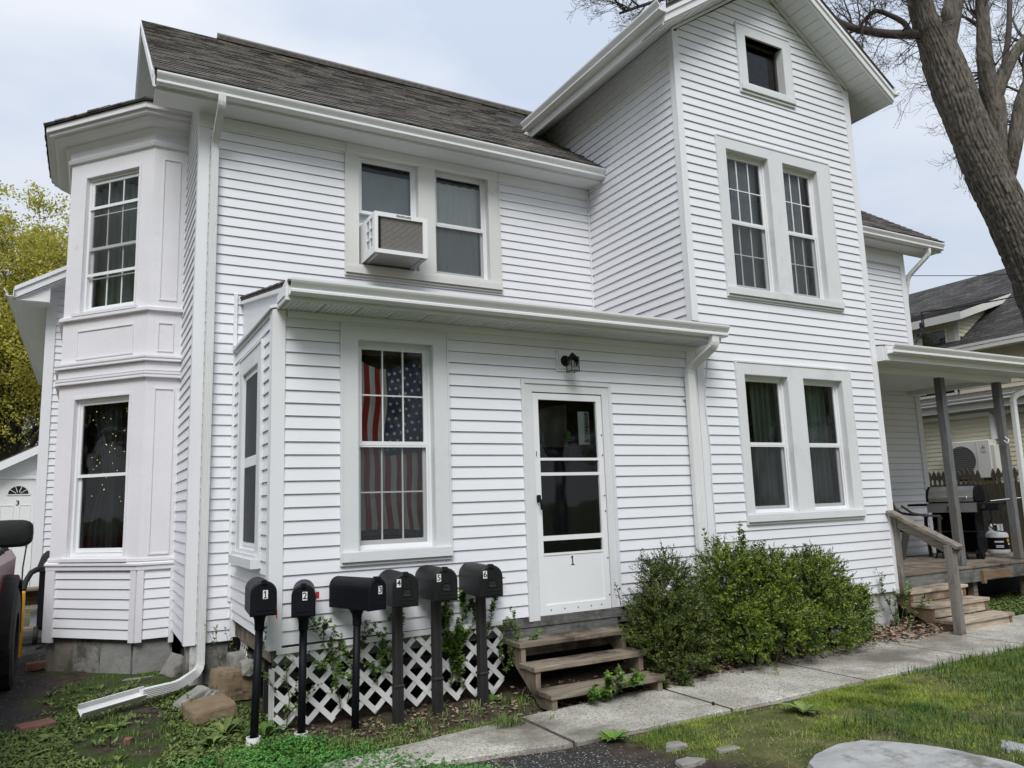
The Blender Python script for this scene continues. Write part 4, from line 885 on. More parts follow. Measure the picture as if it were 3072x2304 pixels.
# left side with six vent openings
b.box(x0,x0+t,y0+.02,y0+.07,z0,z1-t); b.box(x0,x0+t,-.18,y1,z0,z1-t); b.box(x0,x0+t,-.295,-.28,z0+.09,z1-.05)
b.box(x0,x0+t,y0+.07,-.18,z0,z0+.09); b.box(x0,x0+t,y0+.07,-.18,z1-.05,z1-t)
for k in range(1,3): zz_=z0+.09+(.33)*k/3; b.box(x0,x0+t,y0+.07,-.295,zz_-.008,zz_+.008); b.box(x0,x0+t,-.28,-.18,zz_-.008,zz_+.008)
part('casing',b,M['white'],A)
b=MB(); b.box(x0+.014,x0+.018,y0+.05,-.15,z0+.05,z1-.03); part('side_filter',b,M['blind'],A)
b=MB(); b.box(x0,x1,y0,y0+.02,z1-.05,z1); b.box(x0,x1,y0,y0+.02,z0,z0+.045); b.box(x0,x0+.04,y0,y0+.02,z0+.045,z1-.05); b.box(x1-.055,x1,y0,y0+.02,z0+.045,z1-.05); part('rear_frame',b,M['white'],A)
b=MB(); b.box(x0+.035,x1-.05,y0+.03,y0+.05,z0+.04,z1-.045)
for k in range(26):
    zz_=z0+.052+k*.0142; b.tube([(x0+.06,y0+.027,zz_),(x1-.06,y0+.027,zz_)],.0045,5)
cgr=mat('condenser_fins',(.30,.28,.265),.5,var=.12,vs=30); part('condenser',b,cgr,A)
b=MB(); b.box(x0+.06,x0+.066,y0+.018,y0+.03,z0+.05,z1-.055)
for k in range(26): b.box(x0+.05,x0+.078,y0+.017,y0+.026,z0+.056+k*.0142,z0+.061+k*.0142)
part('coil_ends',b,M['black2'],A)
b=MB(); b.box(x0+.005,x1-.005,y0+.025,y1,z0,z0+.011); b.box(x1-.06,x1-.03,y0+.05,0,z0-.008,z0); b.box(x0+.05,x0+.08,y0+.05,0,z0-.008,z0); part('base_pan',b,M['steel'],A)
text('FRIGIDAIRE',.034,frameM((-2.86,y0-.001,z1-.026),(1,0,0),(0,0,1)),M['dark'],A,bold=.0008)
# ------------------------------------------------------------------ wall lamp over the door
Lm=thing('wall_lamp','small black lantern with clear glass on a square block above the door','lamp',(-1.73,YF,3.23))
b=MB(); b.bev(-1.83,-1.635,YF-.022,YF,3.13,3.345,.005); b.bev(-1.808,-1.655,YF-.034,YF-.0221,3.152,3.323,.004); part('mounting_block',b,M['trim'],Lm)
b=MB(); b.T=frameM((-1.735,YF-.034,3.235),(1,0,0),(0,0,1)); b.T=b.T@Matrix.Identity(4); b.lathe([(.055,0),(.055,.006),(.045,.018),(.03,.028),(.018,.04),(.018,.07)],18); part('backplate',b,M['black'],Lm)
c=(-1.725,YF-.15); b=MB()
b.tube([(-1.735,YF-.09,3.235),(-1.73,YF-.13,3.26)],.012,8); b.lathe([(.052,-.01),(.055,0),(.045,.012),(.03,.03),(.012,.045),(.006,.055)],6,(c[0],c[1],3.245)); part('cap',b,M['black'],Lm)
b=MB(); b.T=frameM((c[0],c[1],3.315),(1,0,0),(0,0,1)); n=12
b.tube([(.016*math.cos(a),.016*math.sin(a),0) for a in np.linspace(0,6.283,13)],.003,5); part('finial_ring',b,M['white'],Lm)
b=MB()
for k in range(4):
    a=math.pi/4+k*math.pi/2; e=(c[0]+.062*math.cos(a),c[1]+.062*math.sin(a)); b.tube([(e[0],e[1],3.255),(e[0],e[1],3.10)],.004,5); a2=a+math.pi/2; e2=(c[0]+.062*math.cos(a2),c[1]+.062*math.sin(a2)); b.tube([(e[0],e[1],3.112),(e2[0],e2[1],3.112)],.0035,5); b.tube([(e[0],e[1],3.25),(e2[0],e2[1],3.25)],.0035,5)
part('cage',b,M['black'],Lm)
b=MB(); b.box(c[0]-.04,c[0]+.04,c[1]-.04,c[1]+.04,3.118,3.245); part('lamp_glass',b,M['lamp'],Lm)
b=MB(); b.lathe([(.012,.06),(.014,.035),(.026,.01),(.028,-.01),(.018,-.032),(.004,-.038)],14,(c[0],c[1],3.18)); part('bulb',b,M['lamp'],Lm,smooth=True)
# ------------------------------------------------------------------ porch on the right
PO=thing('porch','raised wooden side porch with grey posts and a white low-pitched roof','porch',(5.3,-.9,.2))
PX0,PX1,PYF=3.085,7.55,-1.75; DZ=.80
n=13; bw=(0-.03-PYF)/n
for k in range(n):
    b=MB(); y=PYF+bw*k; b.bev(PX0+.0,PX1+rnd.uniform(-.01,.01),y+.003,y+bw-.003,DZ-.035,DZ+rnd.uniform(-.002,.002),.003); part('deck_board',b,M['oldwood'],PO)
b=MB(); b.bev(PX0,5.02,PYF+.02,PYF+.055,DZ-.22,DZ-.038,.004); part('rim_joist',b,M['rim'],PO,'dark peeling rim board left of the steps')
b=MB(); b.bev(5.025,PX1,PYF+.02,PYF+.06,DZ-.22,DZ-.038,.004); part('rim_joist',b,M['rim'],PO)
b=MB(); b.bev(5.12,5.72,PYF-.02,PYF+.019,DZ-.20,DZ-.08,.004); b.bev(5.06,5.12,PYF-.025,PYF+.019,DZ-.25,DZ-.07,.004); part('cleat',b,M['stringer'],PO,'newer brown board nailed on the rim')
for x in(3.4,5.0,6.3,7.4): b=MB(); b.bev(x,x+.09,PYF+.1,PYF+.19,.1,DZ-.04,.004); part('footing_post',b,M['oldwood'],PO)
b=MB(); b.box(PX0,PX1,-.9,-.86,.1,DZ-.04); part('joist',b,M['dark'],PO)  # full-height near-black sheet standing in for shade under the deck
for x in(4.86,6.30): b=MB(); b.bev(x-.05,x+.05,-1.65,-1.55,DZ,3.45,.006); part('post',b,M['greywood'],PO)
# roof
b=MB(); b.hexa([(3.10,-2.02,3.70),(7.75,-2.02,3.70),(7.75,0,4.02),(3.10,0,4.02),(3.10,-2.02,3.725),(7.75,-2.02,3.725),(7.75,0,4.05),(3.10,0,4.05)]); part('roof_deck',b,M['shingle'],PO)
b=MB(); b.box(3.10,7.75,-2.03,-2.005,3.52,3.71); part('fascia',b,M['gutter'],PO); b=MB(); b.poly([(3.10,-2.004,3.52),(3.10,-1.88,3.52),(3.10,-1.88,3.72),(3.10,-2.004,3.71)],(-.02,0,0)); part('end_fascia',b,M['trim'],PO)
gutter(PO,(3.12,-2.031),(7.78,-2.031),(0,-1),3.72)
b=MB(); b.bev(3.09,6.62,-1.66,-1.53,3.44,3.60,.004); part('beam',b,M['trim'],PO); b=MB(); b.bev(6.53,6.62,-1.529,-.02,3.46,3.60,.004); part('beam',b,M['trim'],PO)
for k in range(5): b=MB(); y=-2.0+k*.068; b.box(3.1,7.7,y,y+.064,3.522,3.53); part('soffit_board',b,M['soffit'],PO)
for k in range(14): b=MB(); y=-1.52+k*.108; b.box(3.1,6.52,y,y+.103,3.535,3.545); part('ceiling_board',b,M['soffit'],PO)
spout(PO,[(7.1,-2.09,3.62),(7.1,-2.09,3.5),(6.48,-1.72,3.22),(6.47,-1.70,.5)],w=.08)
b=MB(); b.tube([(6.02,-1.45,1.66),(6.25,-1.6,1.68),(6.6,-1.7,1.70)],.006,5); b.tube([(6.2,-1.66,2.55),(6.22,-1.7,2.5),(6.26,-1.70,2.56),(6.24,-1.66,2.6)],.009,5); part('rope',b,M['white'],PO)
# steps to the porch
def steps(name,label,x0,x1,ztr,yfr,rise,run,zf,mt,ms,mr,closed,td=.27,sl='stringer'):
    t=thing(name,label,'steps',((x0+x1)/2,yfr[-1],zf))
    n=len(ztr)
    for k in range(n):
        z=ztr[k]; y=yfr[k]
        for j in range(2):
            b=MB(); ya=y+td*j/2; b.bev(x0-.02,x1+.02+(.02*rnd.random()),ya+.002,ya+td/2-.002,z-.04,z+rnd.uniform(-.002,.002),.004); part('tread',b,M[mt],t)
        if closed or k==0:
            zb=(ztr[k+1] if k<n-1 else zf)
            b=MB(); b.bev(x0+.01,x1-.01,y+.03 if closed else y+td-.03,y+.055 if closed else y+td,zb+.001,z-.042,.003); part('riser',b,M[mr],t)
    for s,x in((0,x0),(1,x1-.045)):
        pts=[]; yb=yfr[0]+td
        P_=[(yb,zf+.35 if not closed else zf+.3),(yb,ztr[0]-.041)]
        for k in range(n): 
            P_.append((yfr[k]+.02,ztr[k]-.041)); 
            nz_=ztr[k+1]-.041 if k<n-1 else zf
            P_.append((yfr[k]+.02,nz_))
        P_.append((yfr[-1]+.22,zf))
        b=MB(); b.poly([(x,y,z) for y,z in P_],(.045,0,0)); part(sl,b,M[ms],t)
    return t
steps('porch_steps','tan lumber steps with closed risers rising to the side porch',3.08,4.22,[.63,.485,.33],[-2.03,-2.29,-2.57],0,0,.195,'newwood','stringer','newwood',True)
hr=thing('handrail','weathered wooden handrail sloping down to a post beside the porch steps','handrail',(2.99,-2.62,.2))
b=MB(); b.bev(2.95,3.04,-2.68,-2.59,.19,1.21,.006); part('newel_post',b,M['woodz'],hr)
b=MB(); b.tube([(3.02,-1.89,1.60),(3.02,-2.74,1.185)],1,sq=(.14,.038),up=(0,0,1)); part('rail_cap',b,M['railwood'],hr)
b=MB(); b.tube([(3.07,-1.89,1.50),(3.07,-2.70,1.105)],1,sq=(.038,.13),up=(0,0,1)); part('rail',b,M['railwood'],hr)
b=MB(); b.bev(3.04,3.10,-1.95,-1.88,.6,1.55,.004); part('wall_post',b,M['woodz'],hr)
steps('door_steps','weathered grey open-riser steps under the storm door',-2.49,-1.37,[.665,.505,.335],[-2.18,-2.42,-2.67],0,0,.20,'oldwood','woody','oldwood',False)
# ------------------------------------------------------------------ lattice skirting
Lt=thing('lattice_panel','white diagonal lattice skirting between the mailboxes and the steps','lattice',(-3.5,YF-.05,.3))
def lattice(parent,P,a0,a1,zb,zt,d,sp=.127,w=.042):
    """diagonal slats in two layers clipped to a (slanted) field"""
    def clip(p,q):
        t0,t1=0,1; p=np.array(p);q=np.array(q);dv=q-p
        for (f) in (lambda a,z:a-a0,lambda a,z:a1-a,lambda a,z:z-zb(a),lambda a,z:zt(a)-z):
            A=f(*p);B=f(*q)
            if A<0 and B<0: return None
            if A<0: t0=max(t0,A/(A-B))
            elif B<0: t1=min(t1,A/(A-B))
        return None if t0>=t1 else (p+dv*t0,p+dv*t1)
    L_=a1-a0; h=.75
    for lay,(sx) in enumerate((1,-1)):
        k=-int(h/sp)-2
        while k*sp*1.414<L_+h:
            s=a0+k*sp*1.414+ (.02 if lay else 0); k+=1
            p=(s,0.0),(s+1.2,1.2)
            if sx<0: p=(s+0,1.2),(s+1.2,0)
            c=clip(*p)
            if c is None or np.hypot(*(c[1]-c[0]))<.03: continue
            u=(c[1]-c[0])/np.hypot(*(c[1]-c[0])); nn=np.array([-u[1],u[0]])*w/2; dd=d+lay*.0065
            q=[c[0]+nn,c[0]-nn,c[1]-nn,c[1]+nn]; b=MB(); b.hexa([P.p(x,z,dd+.006) for x,z in q]+[P.p(x,z,dd) for x,z in q]); part('slat',b,M['lattice'],parent)
zt_=lambda a:.775+.012*math.sin(a*3); zb_=lambda a:.225+.03*(vn(a))
def vn(a): return .5+.5*math.sin(a*7.1)
lattice(Lt,Pf,-4.50,-2.54,zb_,zt_,.03)
b=MB(); b.T=frameM((-4.5,YF-.055,.775),(1,0,.012),(0,0,1)); b.bev(0,1.96,0,.045,.0,.008,.002); part('top_rail',b,M['lattice'],Lt)
Ls=thing('lattice_panel','short white lattice panel under the narrow side wall of the addition','lattice',(XA-.03,-.9,.3))
lattice(Ls,Pa,-.62,-.28,lambda a:.33,lambda a:.74,-.06,sp=.075,w=.03)
b=MB(); Pa.box(b,-1.86,-1.80,.22,.66,-.04,-.03); Pa.box(b,-1.79,-1.72,.25,.64,-.035,-.025); part('slat',b,M['lattice'],Ls,'broken slat end')
# ------------------------------------------------------------------ mailboxes
def mailbox(num,px,py,zb,zt,face,label,big,rnd_,post,lean=0,box_w=.175,box_h=.235,ln=.47,flag=None):
    """face = heading of the door in degrees, 0 looks along -Y, positive turns towards +X"""
    t=thing('mailbox',label,'mailbox',(px,py,zb),0,'row of six numbered mailboxes')
    col=M['black'] if rnd_ else M['black2']
    T=Matrix.Translation((px+lean,py,zt))@Matrix.Rotation(R(face),4,'Z')
    w=box_w/2; h=box_h; f0,f1=-.25,-.25+ln      # local y: front at f0
    pr=[(-w,0),(-w,h-w*.95)]+[(w*math.cos(a),h-w*.95+w*.95*math.sin(a)) for a in np.linspace(math.pi,0,13)][1:-1]+[(w,h-w*.95),(w,0)]
    b=MB(T); b.loft([[(x,y,z) for x,z in pr] for y in(f0+.012,f1)]); part('box',b,col,t,smooth=False)
    s=1.035; b=MB(T); ring1=[(x*s,f0+.02,(z-.1)*s+.1) for x,z in pr]; ring2=[(x*s,f0,(z-.1)*s+.1) for x,z in pr]; ring3=[(x*.93,f0-.008,(z-.1)*.93+.1) for x,z in pr]
    b.loft([ring1,ring2,ring3]); part('door',b,col,t)
    b=MB(T); b.bev(-.018,.018,f0-.022,f0+.03,h-.02,h+.012,.003); part('latch',b,col,t)
    if not rnd_:
        b=MB(T)
        for z0_,z1_,xw in((.135,.20,.035),(.075,.125,.045),(.02,.028,.07),(.045,.053,.06)):
            if z1_-z0_>.02:
                for q in((-xw,-xw+.004),(xw-.004,xw)): b.box(q[0]+.01,q[1]+.01,f0-.013,f0-.008,z0_,z1_)
                b.box(-xw+.01,xw+.01,f0-.013,f0-.008,z0_,z0_+.004)
            else: b.box(-xw+.01,xw+.01,f0-.013,f0-.008,z0_,z1_)
        part('embossing',b,col,t)
        text('U.S.\nMAIL',.026,T@frameM((.01,f0-.011,.1),(1,0,0),(0,0,1)),mat('worn_black',(.05,.05,.05),.5) if 'worn_black' not in bpy.data.materials else bpy.data.materials['worn_black'],t,bold=.0005)
    else:
        b=MB(T); b.bev(-.055,.055,f0-.013,f0-.008,.035,.045,.001); part('embossing',b,col,t)
    nx_=(0.01 if rnd_ else -.055); nz_=(.145 if rnd_ else .18)
    if num=='3': nx_=.02
    b=MB(T); b.box(nx_-.017,nx_+.017,f0-.0115,f0-.0088,nz_-.03,nz_+.03); npl=part('number_plate',b,M['white'],t)
    if num=='1': b=MB(); one(b,T@frameM((nx_,f0-.012,nz_),(1,0,0),(0,0,1)),.05); part('numeral',b,M['dark'],npl)
    else: text(num,.066,T@frameM((nx_,f0-.013,nz_),(1,0,0),(0,0,1)),M['dark'],npl,'numeral',bold=.0005)
    if flag=='down': b=MB(T); b.box(w+.003,w+.007,f0+.03,f0+.045,-.02,.12); b.box(w+.003,w+.007,f0+.0,f0+.05,-.03,.03); part('flag',b,M['red'],t)
    if flag=='up': b=MB(T); b.box(w+.004,w+.008,f0+.10,f0+.115,.10,.17); b.box(w+.004,w+.03,f0+.10,f0+.105,.11,.16); part('flag',b,M['red'],t)
    if post=='round':
        b=MB(); b.tube([(px,py,zb-.1),(px+lean,py,zt-.10)],.029,14); part('post',b,M['black'],t,smooth=True)
        b=MB(T); b.lathe([(.033,-.13),(.036,-.125),(.036,-.08),(.04,-.05),(.055,-.02),(.07,-.004),(.07,-.0005)],14); part('bracket',b,M['black'],t)
        if zb>.225: b=MB(); b.lathe([(.05,-.08),(.05,.035),(.043,.035),(.043,-.08)],18,(px,py,zb-.02)); part('sleeve',b,M['white'],t,'white plastic sleeve in the ground')
    else:
        b=MB()
        s=.037; pts=[]
        for sx,sy in((-1,-1),(1,-1),(1,1),(-1,1)):
            pass
        prof=[]
        for k in range(4):
            a=k*math.pi/2; c_,s_=math.cos(a),math.sin(a)
            for (u,v) in((-.034,-.037),(-.014,-.037),(-.012,-.033),(-.004,-.033),(-.002,-.037),(.002,-.037),(.004,-.033),(.012,-.033),(.014,-.037),(.034,-.037)): prof.append((u*c_-v*s_,u*s_+v*c_))
        zc=zb+.28
        b.loft([[(px+x*1.0,py+y*1.0,z) for x,y in prof] for z in(zb-.1,zc)]); b.loft([[(px+x*.93,py+y*.93,z) for x,y in prof] for z in(zc,zt-.0005)])
        part('post',b,M['post'],t)
        b=MB(); b.bev(px-.043,px+.043,py-.043,py+.043,zc-.012,zc+.012,.006); part('collar',b,M['post'],t)
        b=MB(T); b.box(-.05,.05,-.2,.15,-.012,-.0006); part('mounting_board',b,M['post'],t)
    return t
mailbox('1',-4.70,-2.15,.255,1.135,-5,'black round-top mailbox numbered 1 with a red flag folded down, leftmost of the row',0,True,'round',lean=.03,flag='down')
mailbox('2',-4.36,-2.15,.232,1.10,-14,'small black round-top mailbox numbered 2 pointing at the viewer with a red flag raised',0,True,'round',lean=.01,box_w=.165,box_h=.225,flag='up')
mailbox('3',-3.955,-2.15,.19,1.095,20,'black round-top mailbox numbered 3 turned sideways on a round post',0,True,'round',lean=.02,box_w=.165,box_h=.235,ln=.5)
mailbox('4',-3.605,-2.15,.19,1.10,-5,'charcoal mailbox numbered 4 on a square post, overlapped by the sideways one',0,False,'sq',lean=.0,box_w=.20,box_h=.25,ln=.5)
mailbox('5',-3.27,-2.15,.20,1.115,-5,'charcoal mailbox numbered 5 on a square post between numbers 4 and 6',0,False,'sq',box_w=.20,box_h=.25,ln=.5)
mailbox('6',-2.86,-2.15,.19,1.11,-5,'charcoal mailbox numbered 6 on a square post nearest the door steps',0,False,'sq',box_w=.20,box_h=.25,ln=.5)
# ------------------------------------------------------------------ gas grill
G=thing('gas_grill','black gas grill with silver lid and two side shelves on the porch','grill',(5.95,-1.0,DZ))
T=Matrix.Translation((6.02,-.92,DZ))@Matrix.Rotation(R(-74),4,'Z')
def GP(name,f,m,**k): b=MB(T); f(b); return part(name,b,M[m],G,**k)
GP('cabinet',lambda b:(b.box(-.30,-.28,-.2,.2,.10,.72),b.box(.28,.30,-.2,.2,.10,.72),b.box(-.28,.28,.18,.2,.10,.72)),'black')
GP('bottom_shelf',lambda b:b.bev(-.33,.33,-.22,.2,.40,.415,.003),'black2'); GP('base_shelf',lambda b:b.bev(-.30,.30,-.2,.2,.08,.10,.003),'black2')
GP('control_panel',lambda b:b.hexa([(-.34,-.27,.70),(.34,-.27,.70),(.34,-.22,.70),(-.34,-.22,.70),(-.34,-.25,.84),(.34,-.25,.84),(.34,-.2,.84),(-.34,-.2,.84)]),'steel')
GP('firebox',lambda b:b.bev(-.33,.33,-.219,.24,.72,.86,.01),'black')
lid=[(-.24,.86),(-.25,.92),(-.20,1.03),(-.10,1.09),(.08,1.09),(.20,1.03),(.25,.93),(.25,.86)]
GP('lid',lambda b:b.loft([[(x,y,z) for y,z in lid] for x in(-.31,.31)]),'steel')
for s in(-1,1): GP('lid_end',lambda b:b.loft([[(x,y*1.03,z if z<.87 else z+.008) for y,z in lid] for x in(s*.311,s*.345)]),'black')
GP('lid_handle',lambda b:(b.tube([(-.24,-.30,.925),(.24,-.30,.925)],.012,8),b.box(-.22,-.20,-.30,-.24,.915,.935),b.box(.2,.22,-.30,-.24,.915,.935)),'chrome')
GP('thermometer',lambda b:b.poly([(-.05,-.202,1.035),(.04,-.202,1.035),(.05,-.17,1.055),(-.03,-.17,1.055)],(0,-.005,.006)),'black')
for s in(-1,1): GP('side_shelf',lambda b:b.bev(min(s*.345,s*.64),max(s*.345,s*.64),-.21,.21,.80,.835,.006),'black2')
GP('side_burner_panel',lambda b:b.bev(.36,.62,-.24,-.205,.72,.80,.004),'black')
for x in(-.02,.44): GP('knob',lambda b:(b.lathe([(.001,0)],3) if 0 else b.tube([(x,-.26,.775),(x,-.31,.775)],[.032,.026],12)),'chrome')
GP('leg',lambda b:(b.tube([(-.28,-.19,.10),(-.30,-.24,.0)],.014,6),b.tube([(.10,-.19,.1),(.16,-.26,.0)],.014,6)),'black')
for x in(.24,.30): GP('wheel',lambda b:b.tube([(x,-.12,.08),(x+.03,-.12,.08)],.08,18),'black')
GP('gas_hose',lambda b:b.tube([(.50,-.2,.74),(.52,-.22,.60),(.46,-.2,.50),(.52,-.15,.42),(.66,-.1,.40)],.01,6),'black')
# ------------------------------------------------------------------ propane tank
Tk=thing('propane_tank','white propane tank with a black label beside the grill','gas tank',(6.62,-1.14,DZ))
c=(6.62,-1.14,DZ); b=MB(); b.lathe([(.09,.02),(.14,.035),(.152,.07),(.155,.10),(.155,.30),(.15,.34),(.12,.375),(.07,.395),(.02,.40)],24,c); part('tank_body',b,M['white'],Tk,smooth=True)
b=MB(); b.lathe([(.10,0),(.10,.03),(.09,.03),(.09,0)],24,c); part('foot_ring',b,M['white'],Tk)
b=MB(); b.lathe([(.1562,.11),(.1565,.115),(.1565,.285),(.1562,.29)],24,c); part('label',b,M['black'],Tk)
b=MB()
def onc(a0,a1,z0,z1,r=.158):
    k=5; V=[];
    for i in range(k+1): a=R(a0+(a1-a0)*i/k); V+=[(c[0]+r*math.cos(a),c[1]+r*math.sin(a),c[2]+z0),(c[0]+r*math.cos(a),c[1]+r*math.sin(a),c[2]+z1)]
    b.add(V,[(2*i,2*i+2,2*i+3,2*i+1) for i in range(k)])
onc(195,240,.215,.24); onc(200,238,.16,.175); onc(200,238,.14,.153); onc(268,285,.175,.205); part('print',b,M['white'],Tk)
b=MB(); V=[]; 
for k in range(14): a=2*math.pi*k/14; aa=R(272)+.2*math.cos(a); V.append((c[0]+.1575*math.cos(aa),c[1]+.1575*math.sin(aa),c[2]+.245+.03*math.sin(a)))
b.add(V,[tuple(range(14))]); part('sticker',b,M['yellow'],Tk)
b=MB(); 
for k in range(9):
    a0=R(20+k*40); a1=a0+R(24)
    if k in(3,4): continue
    b.hexa([(c[0]+r*math.cos(a),c[1]+r*math.sin(a),c[2]+z) for z in(.385,.49) for r,a in((.088,a0),(.088,a1),(.094,a1),(.094,a0))])
part('collar',b,M['white'],Tk); b=MB(); b.lathe([(.022,.395),(.022,.44),(.03,.445),(.03,.47),(.012,.475)],10,c); part('valve',b,M['black2'],Tk)
# ------------------------------------------------------------------ resin chair
Ch=thing('garden_chair','brown resin armchair on the porch behind the handrail','chair',(5.75,-.36,DZ))
T=Matrix.Translation((5.70,-.42,DZ))@Matrix.Rotation(R(52),4,'Z')   # local -y is forward
def CP(n_,f,**k): b=MB(T); f(b); return part(n_,b,M['plastic'],Ch,**k)
CP('seat',lambda b:b.bev(-.26,.26,-.25,.24,.40,.43,.012))
for sx in(-1,1):
    CP('leg',lambda b:b.tube([(sx*.29,-.28,0),(sx*.27,-.25,.42),(sx*.285,-.26,.64)],1,sq=(.055,.04),up=(0,1,0)))
    CP('leg',lambda b:b.hexa([(sx*.25,.30,0),(sx*.29,.30,0),(sx*.29,.36,0),(sx*.25,.36,0),(sx*.21,.17,.42),(sx*.27,.17,.42),(sx*.27,.27,.42),(sx*.21,.27,.42)]))
    CP('armrest',lambda b:b.tube([(sx*.285,-.29,.60),(sx*.29,-.26,.65),(sx*.29,-.05,.66),(sx*.285,.12,.70),(sx*.25,.26,.82)],[.8,1,1,1,.9],sq=(.065,.035),up=(0,0,1)))
CP('backrest',lambda b:b.loft([[(x*(1-.25*((z-.43)/.45)**3),.22+.28*(z-.43)+dy-.04*(1-(x/.25)**2)*-1,z) for x in(-.25,-.15,0,.15,.25) for dy in(0,)]+[(x*(1-.25*((z-.43)/.45)**3),.24+.28*(z-.43),z) for x in(.25,.15,0,-.15,-.25)] for z in(.43,.6,.75,.88)]))
# ------------------------------------------------------------------ picket fence
Fn=thing('picket_fence','mossy dark wooden fence with spade-shaped picket tops behind the porch','fence',(9.0,.5,.2))
b=MB(); 
for z in(.55,1.6): b.box(9.02,9.06,-3.2,3.2,z,z+.09)
part('rail',b,M['fence'],Fn)
y=3.1;k=0
while y>-3.1:
    w=.094; h=2.21+.03*rnd.random(); k+=1
    if k%17 in(5,11): h-=.0
    b=MB(); yc=y; tilt=rnd.uniform(-.01,.01)
    neck=[(-.5*w,.15),(-.5*w,h-.36)]
    P_=[(-.47*w,.15),(-.47*w,h-.30),(-.20*w,h-.255),(-.17*w,h-.235),(-.20*w,h-.215),(-.47*w,h-.17),(-.46*w,h-.11),(-.25*w,h-.05),(0,h-.005),(.25*w,h-.05),(.46*w,h-.11),(.47*w,h-.17),(.20*w,h-.215),(.17*w,h-.235),(.20*w,h-.255),(.47*w,h-.30),(.47*w,.15)]
    if k%23 in(7,8): P_=[(-.47*w,.15),(-.47*w,h-.30),(.47*w,h-.28),(.47*w,.15)]
    b.poly([(9.0,yc+a,z+tilt) for a,z in P_],(.018,0,0)); part('picket',b,M['fence'],Fn); y-=.096
# ------------------------------------------------------------------ neighbour's house
Nb=thing('neighbour_house','pale yellow clapboard house with dark roof and dormer beyond the fence','house',(13,2.5,.2))
NX=13.0; Pn_=Plane((NX,0),(0,-1),(-1,0)); # s = -y
wall(Nb,Pn_,-9,9,.3,3.7,[],start=.35,bm=M['cream'],m=M['cream'],stuff=False); 
wall(Nb,Pn_,-9,9,4.15,5.25,[(-3.75,-2.9,3.9,4.62)],start=4.16,bm=M['cream'],m=M['cream'])
b=MB(); b.box(NX-.35,NX+.05,-9,9,3.72,3.735); b.box(NX-.37,NX-.35,-9,9,3.70,3.93); part('pent_soffit',b,M['creamtrim'],Nb)
b=MB(); b.hexa([(NX-.40,-9,3.95),(NX,-9,4.12),(NX,9,4.12),(NX-.40,9,3.95),(NX-.40,-9,3.97),(NX,-9,4.15),(NX,9,4.15),(NX-.40,9,3.97)]); part('pent_roof',b,M['shingle'],Nb)
gutter(Nb,(NX-.371,-9),(NX-.371,9),(-1,0),3.99)
b=MB(); 
for (ya,yb,za,zb) in((2.97,4.2,4.62,4.70),): b.box(NX-.05,NX-.001,ya,yb,4.42,4.62)
b=MB(); Pn_.frame(b,-4.05,-2.95,4.16,4.55,.06,.0,.03); wn=part('window',b,M['creamtrim'],Nb); b=MB(); Pn_.box(b,-3.99,-3.01,4.22,4.49,.005,.012); part('pane',b,M['glassd'],wn)
# main roof: eave at z 5.2, ridge along Y
def nroof(x): return 5.22+.65*(x-12.62)
b=MB(); b.hexa([(12.62,-9,nroof(12.62)-.03),(17,-9,nroof(17)-.03),(17,9,nroof(17)-.03),(12.62,9,nroof(12.62)-.03),(12.62,-9,nroof(12.62)),(17,-9,nroof(17)),(17,9,nroof(17)),(12.62,9,nroof(12.62))]); part('roof_deck',b,M['roofdk'],Nb)
b=MB(); b.hexa([(17,-9,nroof(17)-.03),(21.4,-9,nroof(12.62)-.03),(21.4,9,nroof(12.62)-.03),(17,9,nroof(17)-.03),(17,-9,nroof(17)),(21.4,-9,nroof(12.62)),(21.4,9,nroof(12.62)),(17,9,nroof(17))]); part('roof_deck',b,M['roofdk'],Nb)
b=MB(); b.box(12.60,12.62,-9,9,5.12,5.29); b.box(12.62,13,-9,9,5.13,5.145); part('fascia',b,M['creamtrim'],Nb)
b=MB(); b.box(13.0,20.9,8.9,9,.3,5.2); b.box(20.8,20.9,-9,9,.3,5.2); b.box(13,20.9,-9,-8.9,.3,5.2); part('wall',b,M['cream'],Nb)
def nshing(xa,xb,ya,yb,zf,name='shingles',exposure=.14):
    b=MB(); x=xa; r=0
    sl=math.atan((zf(xb)-zf(xa))/(xb-xa)); dx=exposure*math.cos(sl)
    while x<xb:
        y=ya-(r%3)*.11; r+=1
        while y<yb:
            a=max(y,ya); c_=min(y+.32,yb); y+=.33
            if c_-a<.02: continue
            x2=min(x+dx*1.3,xb+.03); j=rnd.uniform(0,.006)
            b.add([(x,a,zf(x)+.014+j),(x,c_,zf(x)+.014+j),(x2,c_,zf(x2)+.004),(x2,a,zf(x2)+.004),(x,a,zf(x)),(x,c_,zf(x))],[(0,1,2,3),(0,1,5,4)])
        x+=dx
    part(name,b,M['shingle2'],Nb,kind='stuff')
nshing(12.6,16.95,-6,7.5,nroof)
